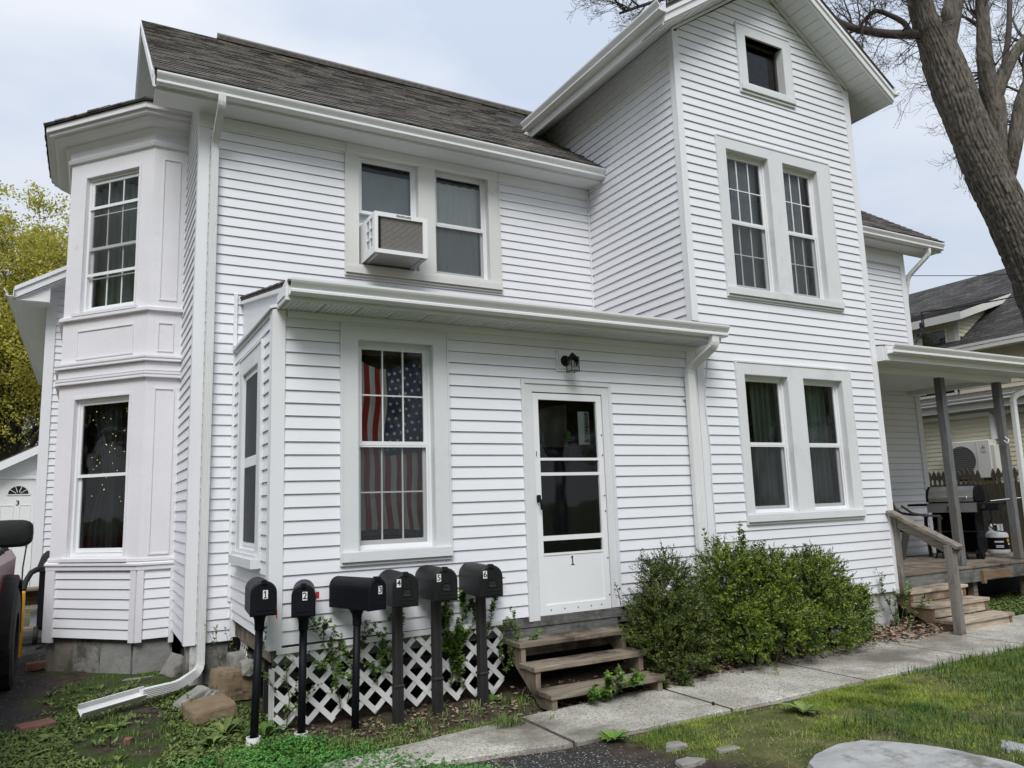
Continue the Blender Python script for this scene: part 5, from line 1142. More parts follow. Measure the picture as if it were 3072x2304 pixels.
# dormer with its own lower-pitched roof running up to the ridge
def droof(x): return 6.28+.40*(x-12.75)
D0,D1=2.5,9.0
b=MB(); xe=15.4; z_=lambda x:6.14+.30*(x-12.72)
b.hexa([(12.72,D0,z_(12.72)-.03),(xe,D0,z_(xe)-.03),(xe,D1,z_(xe)-.03),(12.72,D1,z_(12.72)-.03),(12.72,D0,z_(12.72)),(xe,D0,z_(xe)),(xe,D1,z_(xe)),(12.72,D1,z_(12.72))]); part('dormer_roof',b,M['roofdk'],Nb)
nshing(12.70,15.3,D0-.01,7.5,lambda x:z_(x)+.002)
b=MB(); b.box(12.69,12.72,D0,D1,5.95,6.15); part('fascia',b,M['creamtrim'],Nb)
b=MB(); b.hexa([(12.69,D0-.025,z_(12.69)-.18),(15.3,D0-.025,z_(15.3)-.18),(15.3,D0,z_(15.3)-.18),(12.69,D0,z_(12.69)-.18),(12.69,D0-.025,z_(12.69)-.0),(15.3,D0-.025,z_(15.3)-.0),(15.3,D0,z_(15.3)),(12.69,D0,z_(12.69))]); part('rake_board',b,M['creamtrim'],Nb)
b=MB(); b.hexa([(12.72,D0,5.97),(13.1,D0,6.06),(13.1,D1,6.06),(12.72,D1,5.97),(12.72,D0,5.985),(13.1,D0,6.075),(13.1,D1,6.075),(12.72,D1,5.985)]); part('soffit',b,M['creamtrim'],Nb)
Pd=Plane((13.08,0),(0,-1),(-1,0)); wall(Nb,Pd,-9,-2.78,5.45,6.05,[(-3.80,-3.08,5.2,5.88),(-4.75,-4.03,5.2,5.88)],start=5.38,bm=M['cream'],m=M['cream'])
for s0 in(-3.80,-4.75):
    b=MB(); Pd.frame(b,s0,s0+.72,5.25,5.90,.05,.0,.03); wn=part('window',b,M['creamtrim'],Nb); b=MB(); Pd.box(b,s0+.05,s0+.67,5.3,5.85,-.02,-.012); part('pane',b,M['glassd'],wn)
b=MB(); Pd.box(b,-2.90,-2.77,5.3,6.02,.0,.03); part('corner_board',b,M['creamtrim'],Nb)
Pe=Plane((13.08,2.78),(1,0),(0,-1)); 
wall(Nb,Pe,0,2.3,5.5,6.8,[],start=5.5,bm=M['cream'],m=M['cream'],gable=lambda z:(max(0,(z-6.08)/.30),min(2.2,max(0,(z-5.50)/.65))))
# conduit cover and corner box
b=MB(); b.tube([(12.93,6.0,3.60),(12.93,2.25,3.60),(12.93,2.17,3.52),(12.93,2.17,2.98)],1,sq=(.10,.09),up=(-1,0,0)); part('line_cover',b,M['white'],Nb); b=MB(); b.tube([(12.93,-1.,3.60),(12.93,1.85,3.60),(12.93,1.95,3.52),(12.93,1.95,2.98)],1,sq=(.10,.09),up=(-1,0,0)); part('line_cover',b,M['white'],Nb)
b=MB(); b.bev(12.9,12.98,4.0,4.2,2.6,3.35,.01); part('meter_box',b,M['creamtrim'],Nb)
# mini-split outdoor unit on a bracket
S=thing('heat_pump','beige outdoor heat pump unit on the yellow wall above the fence','heat pump',(12.72,2.65,2.1))
b=MB(); b.bev(12.58,12.92,2.14,3.17,2.08,2.97,.015); part('cabinet',b,M['creamtrim'],S)
b=MB(); b.T=frameM((12.575,2.80,2.52),(0,-1,0),(0,0,1)); 
b.loft([[(r*math.cos(a),r*math.sin(a),z) for a in np.linspace(0,6.283,29)[:-1]] for r,z in((.33,.0),(.34,.02),(.335,.02),(.325,.0))]); 
for k in range(13):
    z=-.30+k*.05; h=math.sqrt(max(.0,.33**2-z*z)); b.box(-h,h,z-.008,z+.008,.012,.018)
part('fan_grille',b,mat('grey_grille',(.33,.33,.31),.5),S); b=MB(); b.T=frameM((12.577,2.80,2.52),(0,-1,0),(0,0,1)); b.poly([(.325*math.cos(a),.325*math.sin(a),-.004) for a in np.linspace(0,6.283,29)[:-1]],(0,0,.006)); part('fan_shroud',b,mat('fan_dark',(.20,.20,.19),.6),S)
b=MB(); b.T=frameM((12.574,2.80,2.52),(0,-1,0),(0,0,1)); 
for s in(-.39,.38): b.box(s,s+.01,-.4,.42,0,.006)
part('grille_frame',b,M['creamtrim'],S)
b=MB(); b.T=frameM((12.573,2.27,2.80),(0,-1,0),(0,0,1))
for a in(90,210,330):
    cx,cy=.026*math.cos(R(a)),.026*math.sin(R(a)); u=(math.cos(R(a)),math.sin(R(a))); v=(-u[1],u[0]); l,w_=.026,.015
    b.poly([(cx+u[0]*l,cy+u[1]*l,0),(cx+v[0]*w_,cy+v[1]*w_,0),(cx-u[0]*l,cy-u[1]*l,0),(cx-v[0]*w_,cy-v[1]*w_,0)],(0,0,.003))
part('emblem',b,M['red'],S); b=MB(); b.T=frameM((12.573,2.27,2.71),(0,-1,0),(0,0,1)); b.box(-.05,.05,-.02,.02,0,.003); part('sticker',b,M['blind'],S); 
b=MB(); b.bev(12.62,12.9,2.05,2.138,2.15,2.85,.01); part('side_cover',b,M['creamtrim'],S)
b=MB(); b.box(12.6,13.0,2.3,2.35,2.03,2.078); b.box(12.6,13.0,2.95,3.0,2.03,2.078); part('bracket',b,M['black2'],S)
# overhead wires and service drop
Wr=thing('service_cable','black overhead cables with splice connectors running from the house corner','cable',(6.9,.1,4.6))
def sag(p,q,s,n=16): return [tuple(Vector(p).lerp(Vector(q),t)-Vector((0,0,s*4*t*(1-t)))) for t in np.linspace(0,1,n)]
b=MB(); b.tube(sag((7.42,.15,5.07),(7.655,-1.5,4.995),.02,4)+sag((7.655,-1.5,4.995),(9.5,-14,6.6),.2)[1:],.011,6); part('cable',b,M['wire'],Wr)
b=MB(); b.tube(sag((6.0,3.0,6.6),(9.786,-.5,5.892),.1,6)+sag((9.786,-.5,5.892),(24,-14,6.5),.3)[1:],.008,5); part('cable',b,M['wire'],Wr)
b=MB(); b.tube([(7.42,.15,5.07),(7.41,.15,4.83),(7.28,.15,4.63),(7.10,.12,4.45),(6.93,.1,4.35),(6.9,.08,3.9)],.012,6); b.tube([(7.46,.15,5.05),(7.45,.14,4.80),(7.2,.1,4.58),(6.95,.08,4.45)],.01,6); b.tube([(7.3,.2,5.06),(7.1,.15,4.95),(6.85,.1,4.8)],.01,6); part('service_loop',b,M['wire'],Wr)
b=MB()
for p in((7.40,.15,4.82),(7.28,.14,4.63),(7.33,.14,4.71)): b.lathe([(.02,-.06),(.04,-.05),(.045,0),(.04,.05),(.02,.06)],8,p)
part('connector',b,M['wire'],Wr)
# ------------------------------------------------------------------ garage at the far left
Ga=thing('garage','small white gabled garage with a panelled door far left','garage',(-7.6,12,.3))
GP_=Plane((0,12),(1,0),(0,-1)); g0,g1=-8.3,-3.3
b=MB(); GP_.box(b,g0,-7.64,.2,2.8,-.1,0); GP_.box(b,-6.82,g1,.2,2.8,-.1,0); b.poly([(g0,12,2.8),(g1,12,2.8),((g0+g1)/2,12,3.9)],(0,.1,0)); b.box(g0,g0+.1,12.1,18,.2,2.8); b.box(g1-.1,g1,12.1,18,.2,2.8); part('wall',b,M['siding'],Ga)
b=MB(); 
for k in range(8): GP_.box(b,-8.1+k*.19,-6.3,2.86+k*.1,2.865+k*.1,.0,.008)
part('siding_lines',b,M['trim'],Ga)
b=MB(); pk=(g0+g1)/2
for s in(-1,1):
    xe=g0-.2 if s<0 else g1+.2; ze=2.57
    b.hexa([(xe,11.75,ze),(pk,11.75,4.01),(pk,18,4.01),(xe,18,ze),(xe,11.75,ze+.05),(pk,11.75,4.06),(pk,18,4.06),(xe,18,ze+.05)])
part('roof',b,M['shingle'],Ga)
b=MB()
for s in(-1,1):
    xe=g0-.2 if s<0 else g1+.2; ze=2.57
    b.hexa([(xe,11.72,ze-.16),(pk,11.72,3.85),(pk,11.745,3.85),(xe,11.745,ze-.16),(xe,11.72,ze+.02),(pk,11.72,4.03),(pk,11.745,4.03),(xe,11.745,ze+.02)])
part('rake_board',b,M['trim'],Ga)
gd=MB(); GP_.box(gd,-7.62,-6.86,.3,2.76,-.06,-.02)
dr=part('door',gd,M['gutter'],Ga)
b=MB()
for xa,xb in((-7.5,-7.25),(-7.15,-6.93)): GP_.frame(b,xa,xb,1.3,2.2,.02,-.02,-.008)
part('panel',b,M['sash'],dr)
b=MB(); GP_.box(b,-7.63,-7.60,.3,2.8,-.01,.02); GP_.box(b,-8.2,-6.80,2.765,2.82,-.01,.02); part('door_casing',b,M['trim'],Ga)
lc=(-7.17,2.42); pts=[(lc[0]+.22*math.cos(a),11.99,lc[1]+.21*math.sin(a)) for a in np.linspace(0,math.pi,17)]
b=MB(); b.T=Matrix.Translation((0,.025,0)); b.poly(pts,(0,.01,0)); part('fan_light',b,M['glassd'],dr)
b=MB(); b.T=Matrix.Translation((0,.015,0)); b.poly([(lc[0]+.19*math.cos(a),11.995,lc[1]+.18*math.sin(a)) for a in np.linspace(0,math.pi,17)],(0,.005,0)); part('fan_light_dark',b,M['black2'],dr)
b=MB()
for a in(0,36,72,108,144,180): b.tube([(lc[0]+.05*math.cos(R(a)),12.005,lc[1]+.05*math.sin(R(a))),(lc[0]+.2*math.cos(R(a)),12.005,lc[1]+.19*math.sin(R(a)))],.008,4)
b.tube([(lc[0]+.205*math.cos(a),12.005,lc[1]+.195*math.sin(a)) for a in np.linspace(0,math.pi,17)],.012,4); b.tube([(lc[0]-.22,12.005,lc[1]),(lc[0]+.22,12.005,lc[1])],.012,4); part('muntin',b,M['white'],dr)
text('3',.15,frameM((-7.17,12.015,2.23),(1,0,0),(0,0,1)),M['dark'],dr,'numeral',bold=.004)
# ------------------------------------------------------------------ parked off-road vehicle, front wheel and mirror in view
Vh=thing('parked_truck','dark red high-riding off-road vehicle with black mirror at the left edge','truck',(-7.3,0,.2))
b=MB(); b.loft([[(x,y,z) for x,z in((-8.05,.75),(-6.50,.75),(-6.44,.95),(-6.42,1.45),(-6.47,1.54),(-7.2,1.62),(-7.95,1.54),(-8.05,1.4))] for y in(-.55,1.9)]); b.loft([[(x,y,z) for x,z in((-8.1,.7),(-6.56,.7),(-6.5,1.1),(-6.52,1.42),(-8.05,1.42))] for y in(-3.2,-.56)]); part('body',b,M['redpaint'],Vh)
b=MB(); b.loft([[(x,y,z) for x,z in((-8.0,1.425),(-6.56,1.425),(-6.68,2.0),(-7.9,2.0))] for y in(-3.2,-.85)]); part('cab',b,M['black2'],Vh)
def fl(y0,y1): 
    r=[]
    for a in np.linspace(-.15,math.pi+.15,13): r.append((y0+y1)/2+math.cos(a)*(y1-y0)/2)
    return r
b=MB(); rings=[]
for a in np.linspace(-.1,math.pi+.1,15):
    cy,cz=.98,.72; rr_=.62; rings.append([(-6.5,cy+rr_*math.cos(a),cz+rr_*.98*math.sin(a)),(-6.33,cy+rr_*math.cos(a),cz+rr_*.95*math.sin(a)),(-6.31,cy+(rr_-.06)*math.cos(a),cz+(rr_-.08)*math.sin(a)),(-6.5,cy+(rr_-.05)*math.cos(a),cz+(rr_-.05)*math.sin(a))])
b.loft(rings); part('fender_flare',b,M['rubber'],Vh)
b=MB(); prof=[(-.15,.25),(-.15,.44),(-.13,.485),(-.06,.50),(.06,.50),(.13,.485),(.15,.44),(.15,.25)]
rings=[]
for k in range(33):
    a=2*math.pi*k/32; j=.0
    rings.append([(-6.46+x,.98+(r+(.012 if (k%2 and r>.48) else 0))*math.cos(a),.685+(r+(.012 if (k%2 and r>.48) else 0))*math.sin(a)) for x,r in prof])
b.loft(rings,cap=False); wh=part('wheel',b,M['rubber'],Vh); b=MB(); b.tube([(-6.55,.98,.685),(-6.36,.98,.685)],.25,20); part('rim',b,M['black2'],wh)
b=MB(); 
for y in(1.25,1.55): b.lathe([(.03,0),(.035,.02),(.02,.05),(.028,.06)],10,(-6.50,y,1.53))
for x,y in((-6.46,.5),(-6.45,.1)): b.lathe([(.035,0),(.035,.03),(.02,.04)],10,(x,y,1.54))
part('hood_catch',b,M['rubber'],Vh)
for o_ in Vh.children:
    o_.location=(-.075,.35,0)
b=MB(); c=(-6.33,-1.0,1.758); rings=[]
for y,s in((-.075,.75),(-.06,.93),(-.02,1.0),(.04,.95),(.075,.7)):
    rings.append([(c[0]+ (abs(math.cos(a))**.55*math.copysign(1,math.cos(a)))*.155*s,c[1]+y,c[2]+(abs(math.sin(a))**.55*math.copysign(1,math.sin(a)))*.105*s) for a in np.linspace(0,6.283,25)[:-1]])
b.loft(rings); mi=part('wing_mirror',b,M['rubber'],Vh,smooth=True)
b=MB(); b.tube([(-6.45,-1.0,1.70),(-6.56,-1.0,1.55)],.03,8); part('mirror_arm',b,M['rubber'],Vh)
b=MB(); b.poly([(-8.2,3.0,.25),(-6.46,2.9,.25),(-6.45,2.85,.6),(-6.43,2.87,1.0),(-8.2,3.0,1.0)],(0,.05,0)); b.bev(-6.49,-6.42,2.78,2.95,.28,1.02,.008); part('plow_blade',b,M['yellow'],Vh,'yellow snow plow blade')
b=MB(); b.tube([(-6.46,2.85,.95),(-6.46,2.86,1.3),(-6.43,2.85,1.62)],.009,5); part('blade_marker',b,M['wire'],Vh)
# black wheeled machine with a curved hose
Mw=thing('yard_vacuum','black upright wheeled yard machine with a curved hose behind the bay','yard machine',(-6.2,4.0,.3))
b=MB(); b.bev(-6.33,-6.10,3.85,4.2,.45,1.30,.02); part('body',b,M['black'],Mw); b=MB(); b.loft([[(-6.36+dx,3.82+.0,1.28),(-6.06-dx,3.82,1.28),(-6.06-dx,4.2,1.28),(-6.36+dx,4.2,1.28)][0:0] or [(-6.35+i,3.83+i,z),(-6.05-i,3.83+i,z),(-6.05-i,4.2-i,z),(-6.35+i,4.2-i,z)] for z,i in((1.18,0),(1.24,-.01),(1.38,.03),(1.44,.08))]); part('hood',b,M['rubber'],Mw)
b=MB(); P_=[(-6.35,3.85,1.22),(-6.42,3.8,1.18),(-6.47,3.75,1.08),(-6.49,3.7,.97)]
b.tube(P_,.035,10); part('hose',b,M['rubber'],Mw)
for x in(-6.34,-6.1): b=MB(); b.tube([(x-.02,3.84,.38),(x+.03,3.84,.38)],.11,16); part('wheel',b,M['rubber'],Mw)
steps('side_steps','old brown wooden steps against the rear wing behind the bay window',-6.75,-5.4,[.93,.68,.45],[4.55,4.3,4.05],0,0,.2,'oldwood','oldwood','oldwood',False)
# ================================================================== loose stones and bricks
def rock(name,label,cat,c,s,m,seed,rz=0,tilt=(0,0),group=None,ch=.35,sub=1,blocky=False):
    """rounded or squared boulder: a gridded cube pushed towards a sphere and roughened"""
    r=random.Random(seed); n=9; b=MB(); T=Matrix.Translation(c)@Matrix.Rotation(rz,4,'Z')@Matrix.Rotation(tilt[0],4,'X')@Matrix.Rotation(tilt[1],4,'Y')@Matrix.Translation((0,0,s[2]/2))
    from mathutils import noise; o=Vector((seed*3.7,seed*1.3,seed*.7)); big=max(s); k=.12 if blocky else .62; V={}; vs=[]; fs=[]
    cuts=[(Vector((r.gauss(0,1),r.gauss(0,1),r.gauss(0,.8))).normalized(),r.uniform(.62,.85)) for _ in range(0 if blocky else 7)]
    if s[2]<.08: cuts=[(Vector((d.x,d.y,0)).normalized(),h-.12) for d,h in cuts]
    def vert(p):
        key=tuple(round(q,4) for q in p)
        if key not in V:
            v=Vector(p); sp=v.normalized(); w=v.lerp(sp*1.05,k)
            for d,h in cuts:
                e=w.dot(d)-h
                if e>0: w=w-d*e*.92
            w=Vector((w.x*s[0]/2,w.y*s[1]/2,w.z*s[2]/2)); nz_=noise.noise(w*(3.2/big)+o)*.07+noise.noise(w*(9/big)+o)*.035+noise.noise(w*(22/big)+o)*.014
            w=w*(1+nz_*(1.0 if blocky else 1.6)); V[key]=len(vs); vs.append(tuple(T@w))
        return V[key]
    for ax_ in range(3):
        for sg in(-1,1):
            for i in range(n):
                for j in range(n):
                    q=[]
                    for di,dj in((0,0),(1,0),(1,1),(0,1)):
                        p=[0,0,0]; p[ax_]=sg; p[(ax_+1)%3]=-1+2*(i+di)/n; p[(ax_+2)%3]=-1+2*(j+dj)/n
                        if blocky:  # soften the arrises
                            p=[math.copysign(min(abs(t),.97 if sum(abs(u)>.99 for u in p)>1 else 1),t) for t in p]
                        q.append(vert(p))
                    fs.append(tuple(q if sg>0 else q[::-1]))
    b.add(vs,fs); return solo(name,b,M[m],label,cat,group,loc=c)
rock('stone_block','tan squared stone block lying lowest of the heap by the first mailbox','stone',(-4.86,-1.12,.17),(.36,.42,.16),'tan',1,.15,(.05,-.08),blocky=True)
rock('stone_block','tan squared stone block standing behind the lower one near the wall corner','stone',(-4.62,-.62,.22),(.30,.34,.26),'tan',2,.3,(.0,.08),blocky=True)
rock('stone','pale jagged slab of stone leaning by the downspout elbow','stone',(-4.93,-.62,.20),(.34,.22,.14),'rock',3,.5,(.2,-.35))
rock('stone','pale lump of stone between the leaning slab and the tan blocks','stone',(-4.78,-.72,.20),(.2,.18,.13),'rock',4,.9)
rock('stone','small white stone on top of the tan block by the wall corner','stone',(-4.50,-.75,.42),(.16,.14,.16),'rock',5,.2)
rock('concrete_block','grey hollow block behind the first mailbox under the addition','block',(-4.50,-.45,.42),(.22,.28,.16),'rock',6,.1,blocky=True)
rock('concrete_block','dark grey block tilted against the foundation left of the downspout','block',(-5.0,.62,.22),(.16,.34,.24),'concrete',7,.25,(.0,.55),blocky=True)
for k,(x,y,s,lb) in enumerate(((-5.25,.75,(.42,.2,.05),'flat grey stone at the foot of the bay foundation'),(-5.02,-.05,(.2,.16,.05),'flat reddish stone in front of the tilted grey block'))): rock('stone',lb,'stone',(x,y,.2),s,'rock' if k==0 else 'brick',20+k,.2*k)
rock('brick','flat red brick set in the dirt at the left','brick',(-6.1,-.52,.185),(.27,.20,.045),'brick',8,.3,blocky=True)
rock('brick','small broken red brick lying before the splash trough','brick',(-5.47,-1.5,.18),(.12,.09,.06),'brick',9,.7)
rock('brick','red brick on the drive beside the truck wheel','brick',(-6.22,2.3,.2),(.24,.14,.08),'brick',10,.2,blocky=True)
for k,(x,y,s,lb) in enumerate(((-3.0,-4.3,0,''),)): pass
rock('stone','white flat stone embedded in the dirt nearest the walk','stone',(-2.28,-3.86,.185),(.28,.15,.04),'rock',11,.3)
rock('stone','larger white flat stone embedded in the dirt, lower of the pair','stone',(-2.42,-4.18,.185),(.32,.16,.04),'rock',12,.1)
rock('stone','cream flat stone in the dirt right of the white pair','stone',(-2.02,-4.12,.185),(.34,.14,.035),'rock',13,-.2)
rock('stone','small flat stone in the dirt furthest right of the embedded group','stone',(-1.86,-3.95,.185),(.16,.08,.03),'rock',14,.1)
rock('stone','dark pebble lying on the walk by the slab joint','stone',(-1.36,-3.26,.215),(.035,.03,.022),'black2',15,0)
# big flagstone cut by the bottom of the view
b=MB(); r=random.Random(9); base=[(-1.98,-4.70),(-1.80,-4.60),(-1.55,-4.545),(-1.38,-4.60),(-1.22,-4.68),(-1.12,-4.83),(-1.02,-4.92),(-1.0,-5.1),(-.98,-5.4),(-1.2,-5.75),(-1.7,-5.85),(-2.1,-5.5),(-2.15,-5.0)]
fine=[]
from mathutils import noise as NZ
for i in range(len(base)):
    p=Vector(base[i]);q_=Vector(base[(i+1)%len(base)])
    for t in np.linspace(0,1,7)[:-1]:
        v=p.lerp(q_,t); n_=NZ.noise(Vector((v.x*5,v.y*5,1)))*.03+NZ.noise(Vector((v.x*19,v.y*19,3)))*.014; fine.append((v.x+n_,v.y+n_*.7))
cx,cy=-1.55,-5.15
def ht(x,y): return .258+.016*NZ.noise(Vector((x*2.2,y*3.5,.3)))+.008*NZ.noise(Vector((x*7,y*11,.3)))+.004*math.floor(3*NZ.noise(Vector((x*1.3+y*.9,y*2.1,9))))
rings=[[(x,y,.10) for x,y in fine]]
for zz_,k in((.17,1.0),(.21,.995),(.242,.985)): rings.append([(cx+(x-cx)*(k+.006*NZ.noise(Vector((x*30,y*30,zz_*40)))),cy+(y-cy)*k,zz_) for x,y in fine])
for k in np.linspace(.97,.03,16): rings.append([(cx+(x-cx)*k,cy+(y-cy)*k,ht(cx+(x-cx)*k,cy+(y-cy)*k)) for x,y in fine])
b.loft(rings); solo('flagstone',b,M['slate'],'large pale flat rock in the grass at the bottom edge','stone',loc=(cx,cy,.2))
rock('stone','small pale rock right of the large flat rock','stone',(-.66,-5.2,.19),(.3,.24,.07),'slate',30,.3)
# ================================================================== vegetation builders (numpy)
def leaf_quads(P,D,U,L,Wd,rng,fold=.25):
    """diamond leaves: base P, direction D, up-ish U, length L, width Wd -> verts (N,4,3)"""
    S=np.cross(D,U); S/=np.linalg.norm(S,axis=1,keepdims=True)+1e-9; Nn=np.cross(S,D)
    L=L[:,None];Wd=Wd[:,None]
    a=P; b=P+D*L*.5+S*Wd*.5+Nn*Wd*fold; c=P+D*L; d=P+D*L*.5-S*Wd*.5+Nn*Wd*fold
    return np.stack([a,b,c,d],1)
def unit(v): return v/(np.linalg.norm(v,axis=1,keepdims=True)+1e-9)
def quads_obj(name,Q,m,parent,kind='stuff'):
    V=Q.reshape(-1,3); F=np.arange(len(V)).reshape(-1,4); return np_obj(name,V,F,M[m] if isinstance(m,str) else m,parent,kind)
def shrub(label,cx,cy,z0,lobes,spikes,m,seed,nspr,leaf=(.022,.011),stemcol='twig',name='shrub',cat='shrub'):
    """lobes: (x,y,z,rx,ry,rz) ellipsoids; sprigs grow outward from them, denser inside"""
    rng=rngn(seed); t=thing(name,label,cat,(cx,cy,z0)); P=[];D=[]
    stems=MB()
    vol=np.array([l[3]*l[4]+l[4]*l[5]+l[3]*l[5] for l in lobes]); cnt=(nspr/6*vol/vol.sum()).astype(int)
    C=[];O=[]
    for l,c in zip(lobes,cnt):
        d=unit(rng.normal(size=(c,3))); d[:,2]=np.where(d[:,2]<-.55,-d[:,2],d[:,2]); rr_=(.55+.45*rng.random(c)**.45)*(1+.10*rng.normal(size=c))
        lump=1+.10*np.sin(d[:,0]*7+l[0]*9)*np.cos(d[:,2]*6+l[1])+.06*np.sin(d[:,1]*13)
        q=np.array(l[:3])+d*np.array(l[3:])*(rr_*lump)[:,None]
        C.append(q);O.append(unit(d*np.array([1,1,.6])+np.array([0,0,.55])+.22*rng.normal(size=(c,3))))
    C=np.concatenate(C);O=np.concatenate(O)
    C=np.repeat(C,4,0); O=np.repeat(O,4,0); jit=rng.normal(size=C.shape); C=C+.018*jit; O=unit(O+.35*jit)
    k=C[:,2]>z0+.03; C=C[k];O=O[k]
    Q=[]; nl=13
    LS=.5+.9*rng.random(len(C))
    for i in range(nl):
        s=.11*(i/nl)*LS
        base=C+O*s[:,None]; side=unit(np.cross(O,rng.normal(size=O.shape))); dr=unit(O*(.55+.5*i/nl)+side)
        Q.append(leaf_quads(base,dr,O+.3*rng.normal(size=O.shape),leaf[0]*(.7+.6*rng.random(len(C)))*(1.1-.4*i/nl),leaf[1]*(.7+.6*rng.random(len(C)))*(1.1-.4*i/nl),rng))
    for (x,y,z,h,lean,n) in spikes:
        pts=[];tt=np.linspace(0,1,n); ax_=np.array([lean[0],lean[1],1.0])
        base=np.array([x,y,z])+tt[:,None]*ax_*h+.01*rng.normal(size=(n,3)); O2=np.tile(unit(ax_[None]),(n,1))
        stems.tube([tuple(np.array([x,y,z-.1])),tuple(np.array([x,y,z])+ax_*h*.5),tuple(np.array([x,y,z])+ax_*h)],[.004,.003,.0015],4)
        for rep in range(3):
            side=unit(np.cross(O2,rng.normal(size=O2.shape))); dr=unit(O2*.8+side); off=side*(.035*(1-tt)*rng.random(n))[:,None]
            Q.append(leaf_quads(base+off,dr,O2+.3*rng.normal(size=O2.shape),leaf[0]*(.7+.6*rng.random(n)),leaf[1]*(.8+.5*rng.random(n)),rng))
    quads_obj('foliage',np.concatenate(Q),m,t)
    r=random.Random(seed)
    for k in range(26):
        l=lobes[r.randrange(len(lobes))]; e=(l[0]+l[3]*r.uniform(-.6,.6),l[1]+l[4]*r.uniform(-.6,.6),l[2]+l[5]*r.uniform(-.2,.6)); s=(cx+r.uniform(-.15,.15),cy+r.uniform(-.1,.1),z0-.02)
        mid=((s[0]+e[0])/2+r.uniform(-.06,.06),(s[1]+e[1])/2,(s[2]+e[2])/2+.05); stems.tube([s,mid,e],[.014,.009,.003],5)
    part('stems',stems,M[stemcol],t,kind='stuff'); return t
shrub('dark green rounded boxwood shrub right beside the door steps',-.93,-2.33,.2,[(-1.00,-2.33,.66,.36,.33,.46),(-.99,-2.32,.98,.25,.24,.30),(-1.18,-2.35,.55,.26,.28,.38),(-.78,-2.34,.50,.26,.28,.34),(-1.0,-2.42,.42,.34,.28,.28)],
      [(-1.26,-2.35,1.12,.27,(-.1,0),26),(-.98,-2.3,1.22,.16,(.05,0),18),(-1.5,-2.3,.95,.14,(-.4,0),14),(-.82,-2.3,1.15,.10,(.1,0),14),(-.70,-2.3,.9,.10,(.2,0),14)],'box',11,4600,(.025,.013))
shrub('tall bright green shrub with upright shoots in the middle below the paired windows',.10,-2.35,.2,[(.05,-2.32,.80,.45,.34,.46),(-.22,-2.30,1.05,.24,.24,.30),(.25,-2.32,.95,.34,.28,.32),(.12,-2.5,.48,.46,.33,.32),(.30,-2.55,.52,.33,.28,.30),(-.10,-2.42,.48,.30,.30,.34)],
      [(-.36,-2.25,1.2,.33,(-.12,0),34),(-.30,-2.25,1.2,.24,(.35,0),22),(.08,-2.25,1.15,.42,(0,0),60),(.10,-2.27,1.1,.40,(.03,0),50),(-.1,-2.25,1.2,.18,(0,0),20),(.34,-2.3,1.15,.22,(.05,0),28),(.46,-2.3,1.1,.2,(-.08,0),24),(.2,-2.3,1.2,.16,(.2,0),18)],'box2',12,5200,(.031,.016))
shrub('wide bright green shrub at the right end below the wing',1.10,-2.2,.2,[(.92,-2.22,.72,.42,.34,.42),(1.18,-2.18,.86,.35,.27,.32),(1.42,-2.24,.52,.38,.32,.34),(1.05,-2.36,.42,.45,.32,.26),(1.62,-2.22,.50,.26,.25,.30)],
      [(.72,-2.2,1.05,.20,(0,0),26),(.9,-2.2,1.05,.24,(.1,0),30),(1.1,-2.2,1.1,.20,(.05,0),26),(1.3,-2.2,1.08,.16,(.12,0),22),(1.6,-2.2,.72,.14,(.15,0),16),(.62,-2.2,1.0,.22,(-.1,0),26)],'box2',13,4600,(.031,.016))
def vine(label,roots,seed,m='vine',leaf=(.03,.02),dens=26,cat='vine',name='vine'):
    """loose leafy shoots; roots = list of polylines"""
    rng=rngn(seed); r=random.Random(seed); p0=roots[0][0]; t=thing(name,label,cat,p0); st=MB(); Q=[]
    def shoot(pts,rad,lv):
        st.tube(pts,[rad*(1-.7*k/(len(pts)-1)) for k in range(len(pts))],5)
        seg=[(Vector(a),Vector(b)) for a,b in zip(pts[:-1],pts[1:])]; n=max(3,int(sum((b-a).length for a,b in seg)*dens*(2.2 if lv else 1)))
        for k in range(n):
            a,b=seg[min(len(seg)-1,int(k/n*len(seg)))]; p=a.lerp(b,r.random()); d=(b-a).normalized()
            s=Vector((r.gauss(0,1),r.gauss(0,1)-.3,r.gauss(0,1))).cross(d).normalized(); dd=(d*.5+s).normalized()
            Q.append(leaf_quads(np.array([p]),np.array([dd]),np.array([[r.gauss(0,.3),-.6,1]]),np.array([leaf[0]*r.uniform(.6,1.3)]),np.array([leaf[1]*r.uniform(.7,1.2)]),rng))
        if lv<2:
            for k in range(3 if lv==0 else 2):
                a,b=seg[r.randrange(len(seg))]; p=a.lerp(b,r.random()); d=((b-a).normalized()+Vector((r.uniform(-.9,.9),r.uniform(-.4,.1),r.uniform(-.2,.8)))).normalized(); ln=r.uniform(.08,.2)*(1 if lv==0 else .6)
                shoot([tuple(p),tuple(p+d*ln*.5+Vector((0,0,.01))),tuple(p+d*ln)],rad*.6,lv+1)
    for pts in roots: shoot(pts,.004,0)
    quads_obj('leaves',np.concatenate(Q),m,t); part('stems',st,M['twig'],t,kind='stuff'); return t
yv=YF-.07
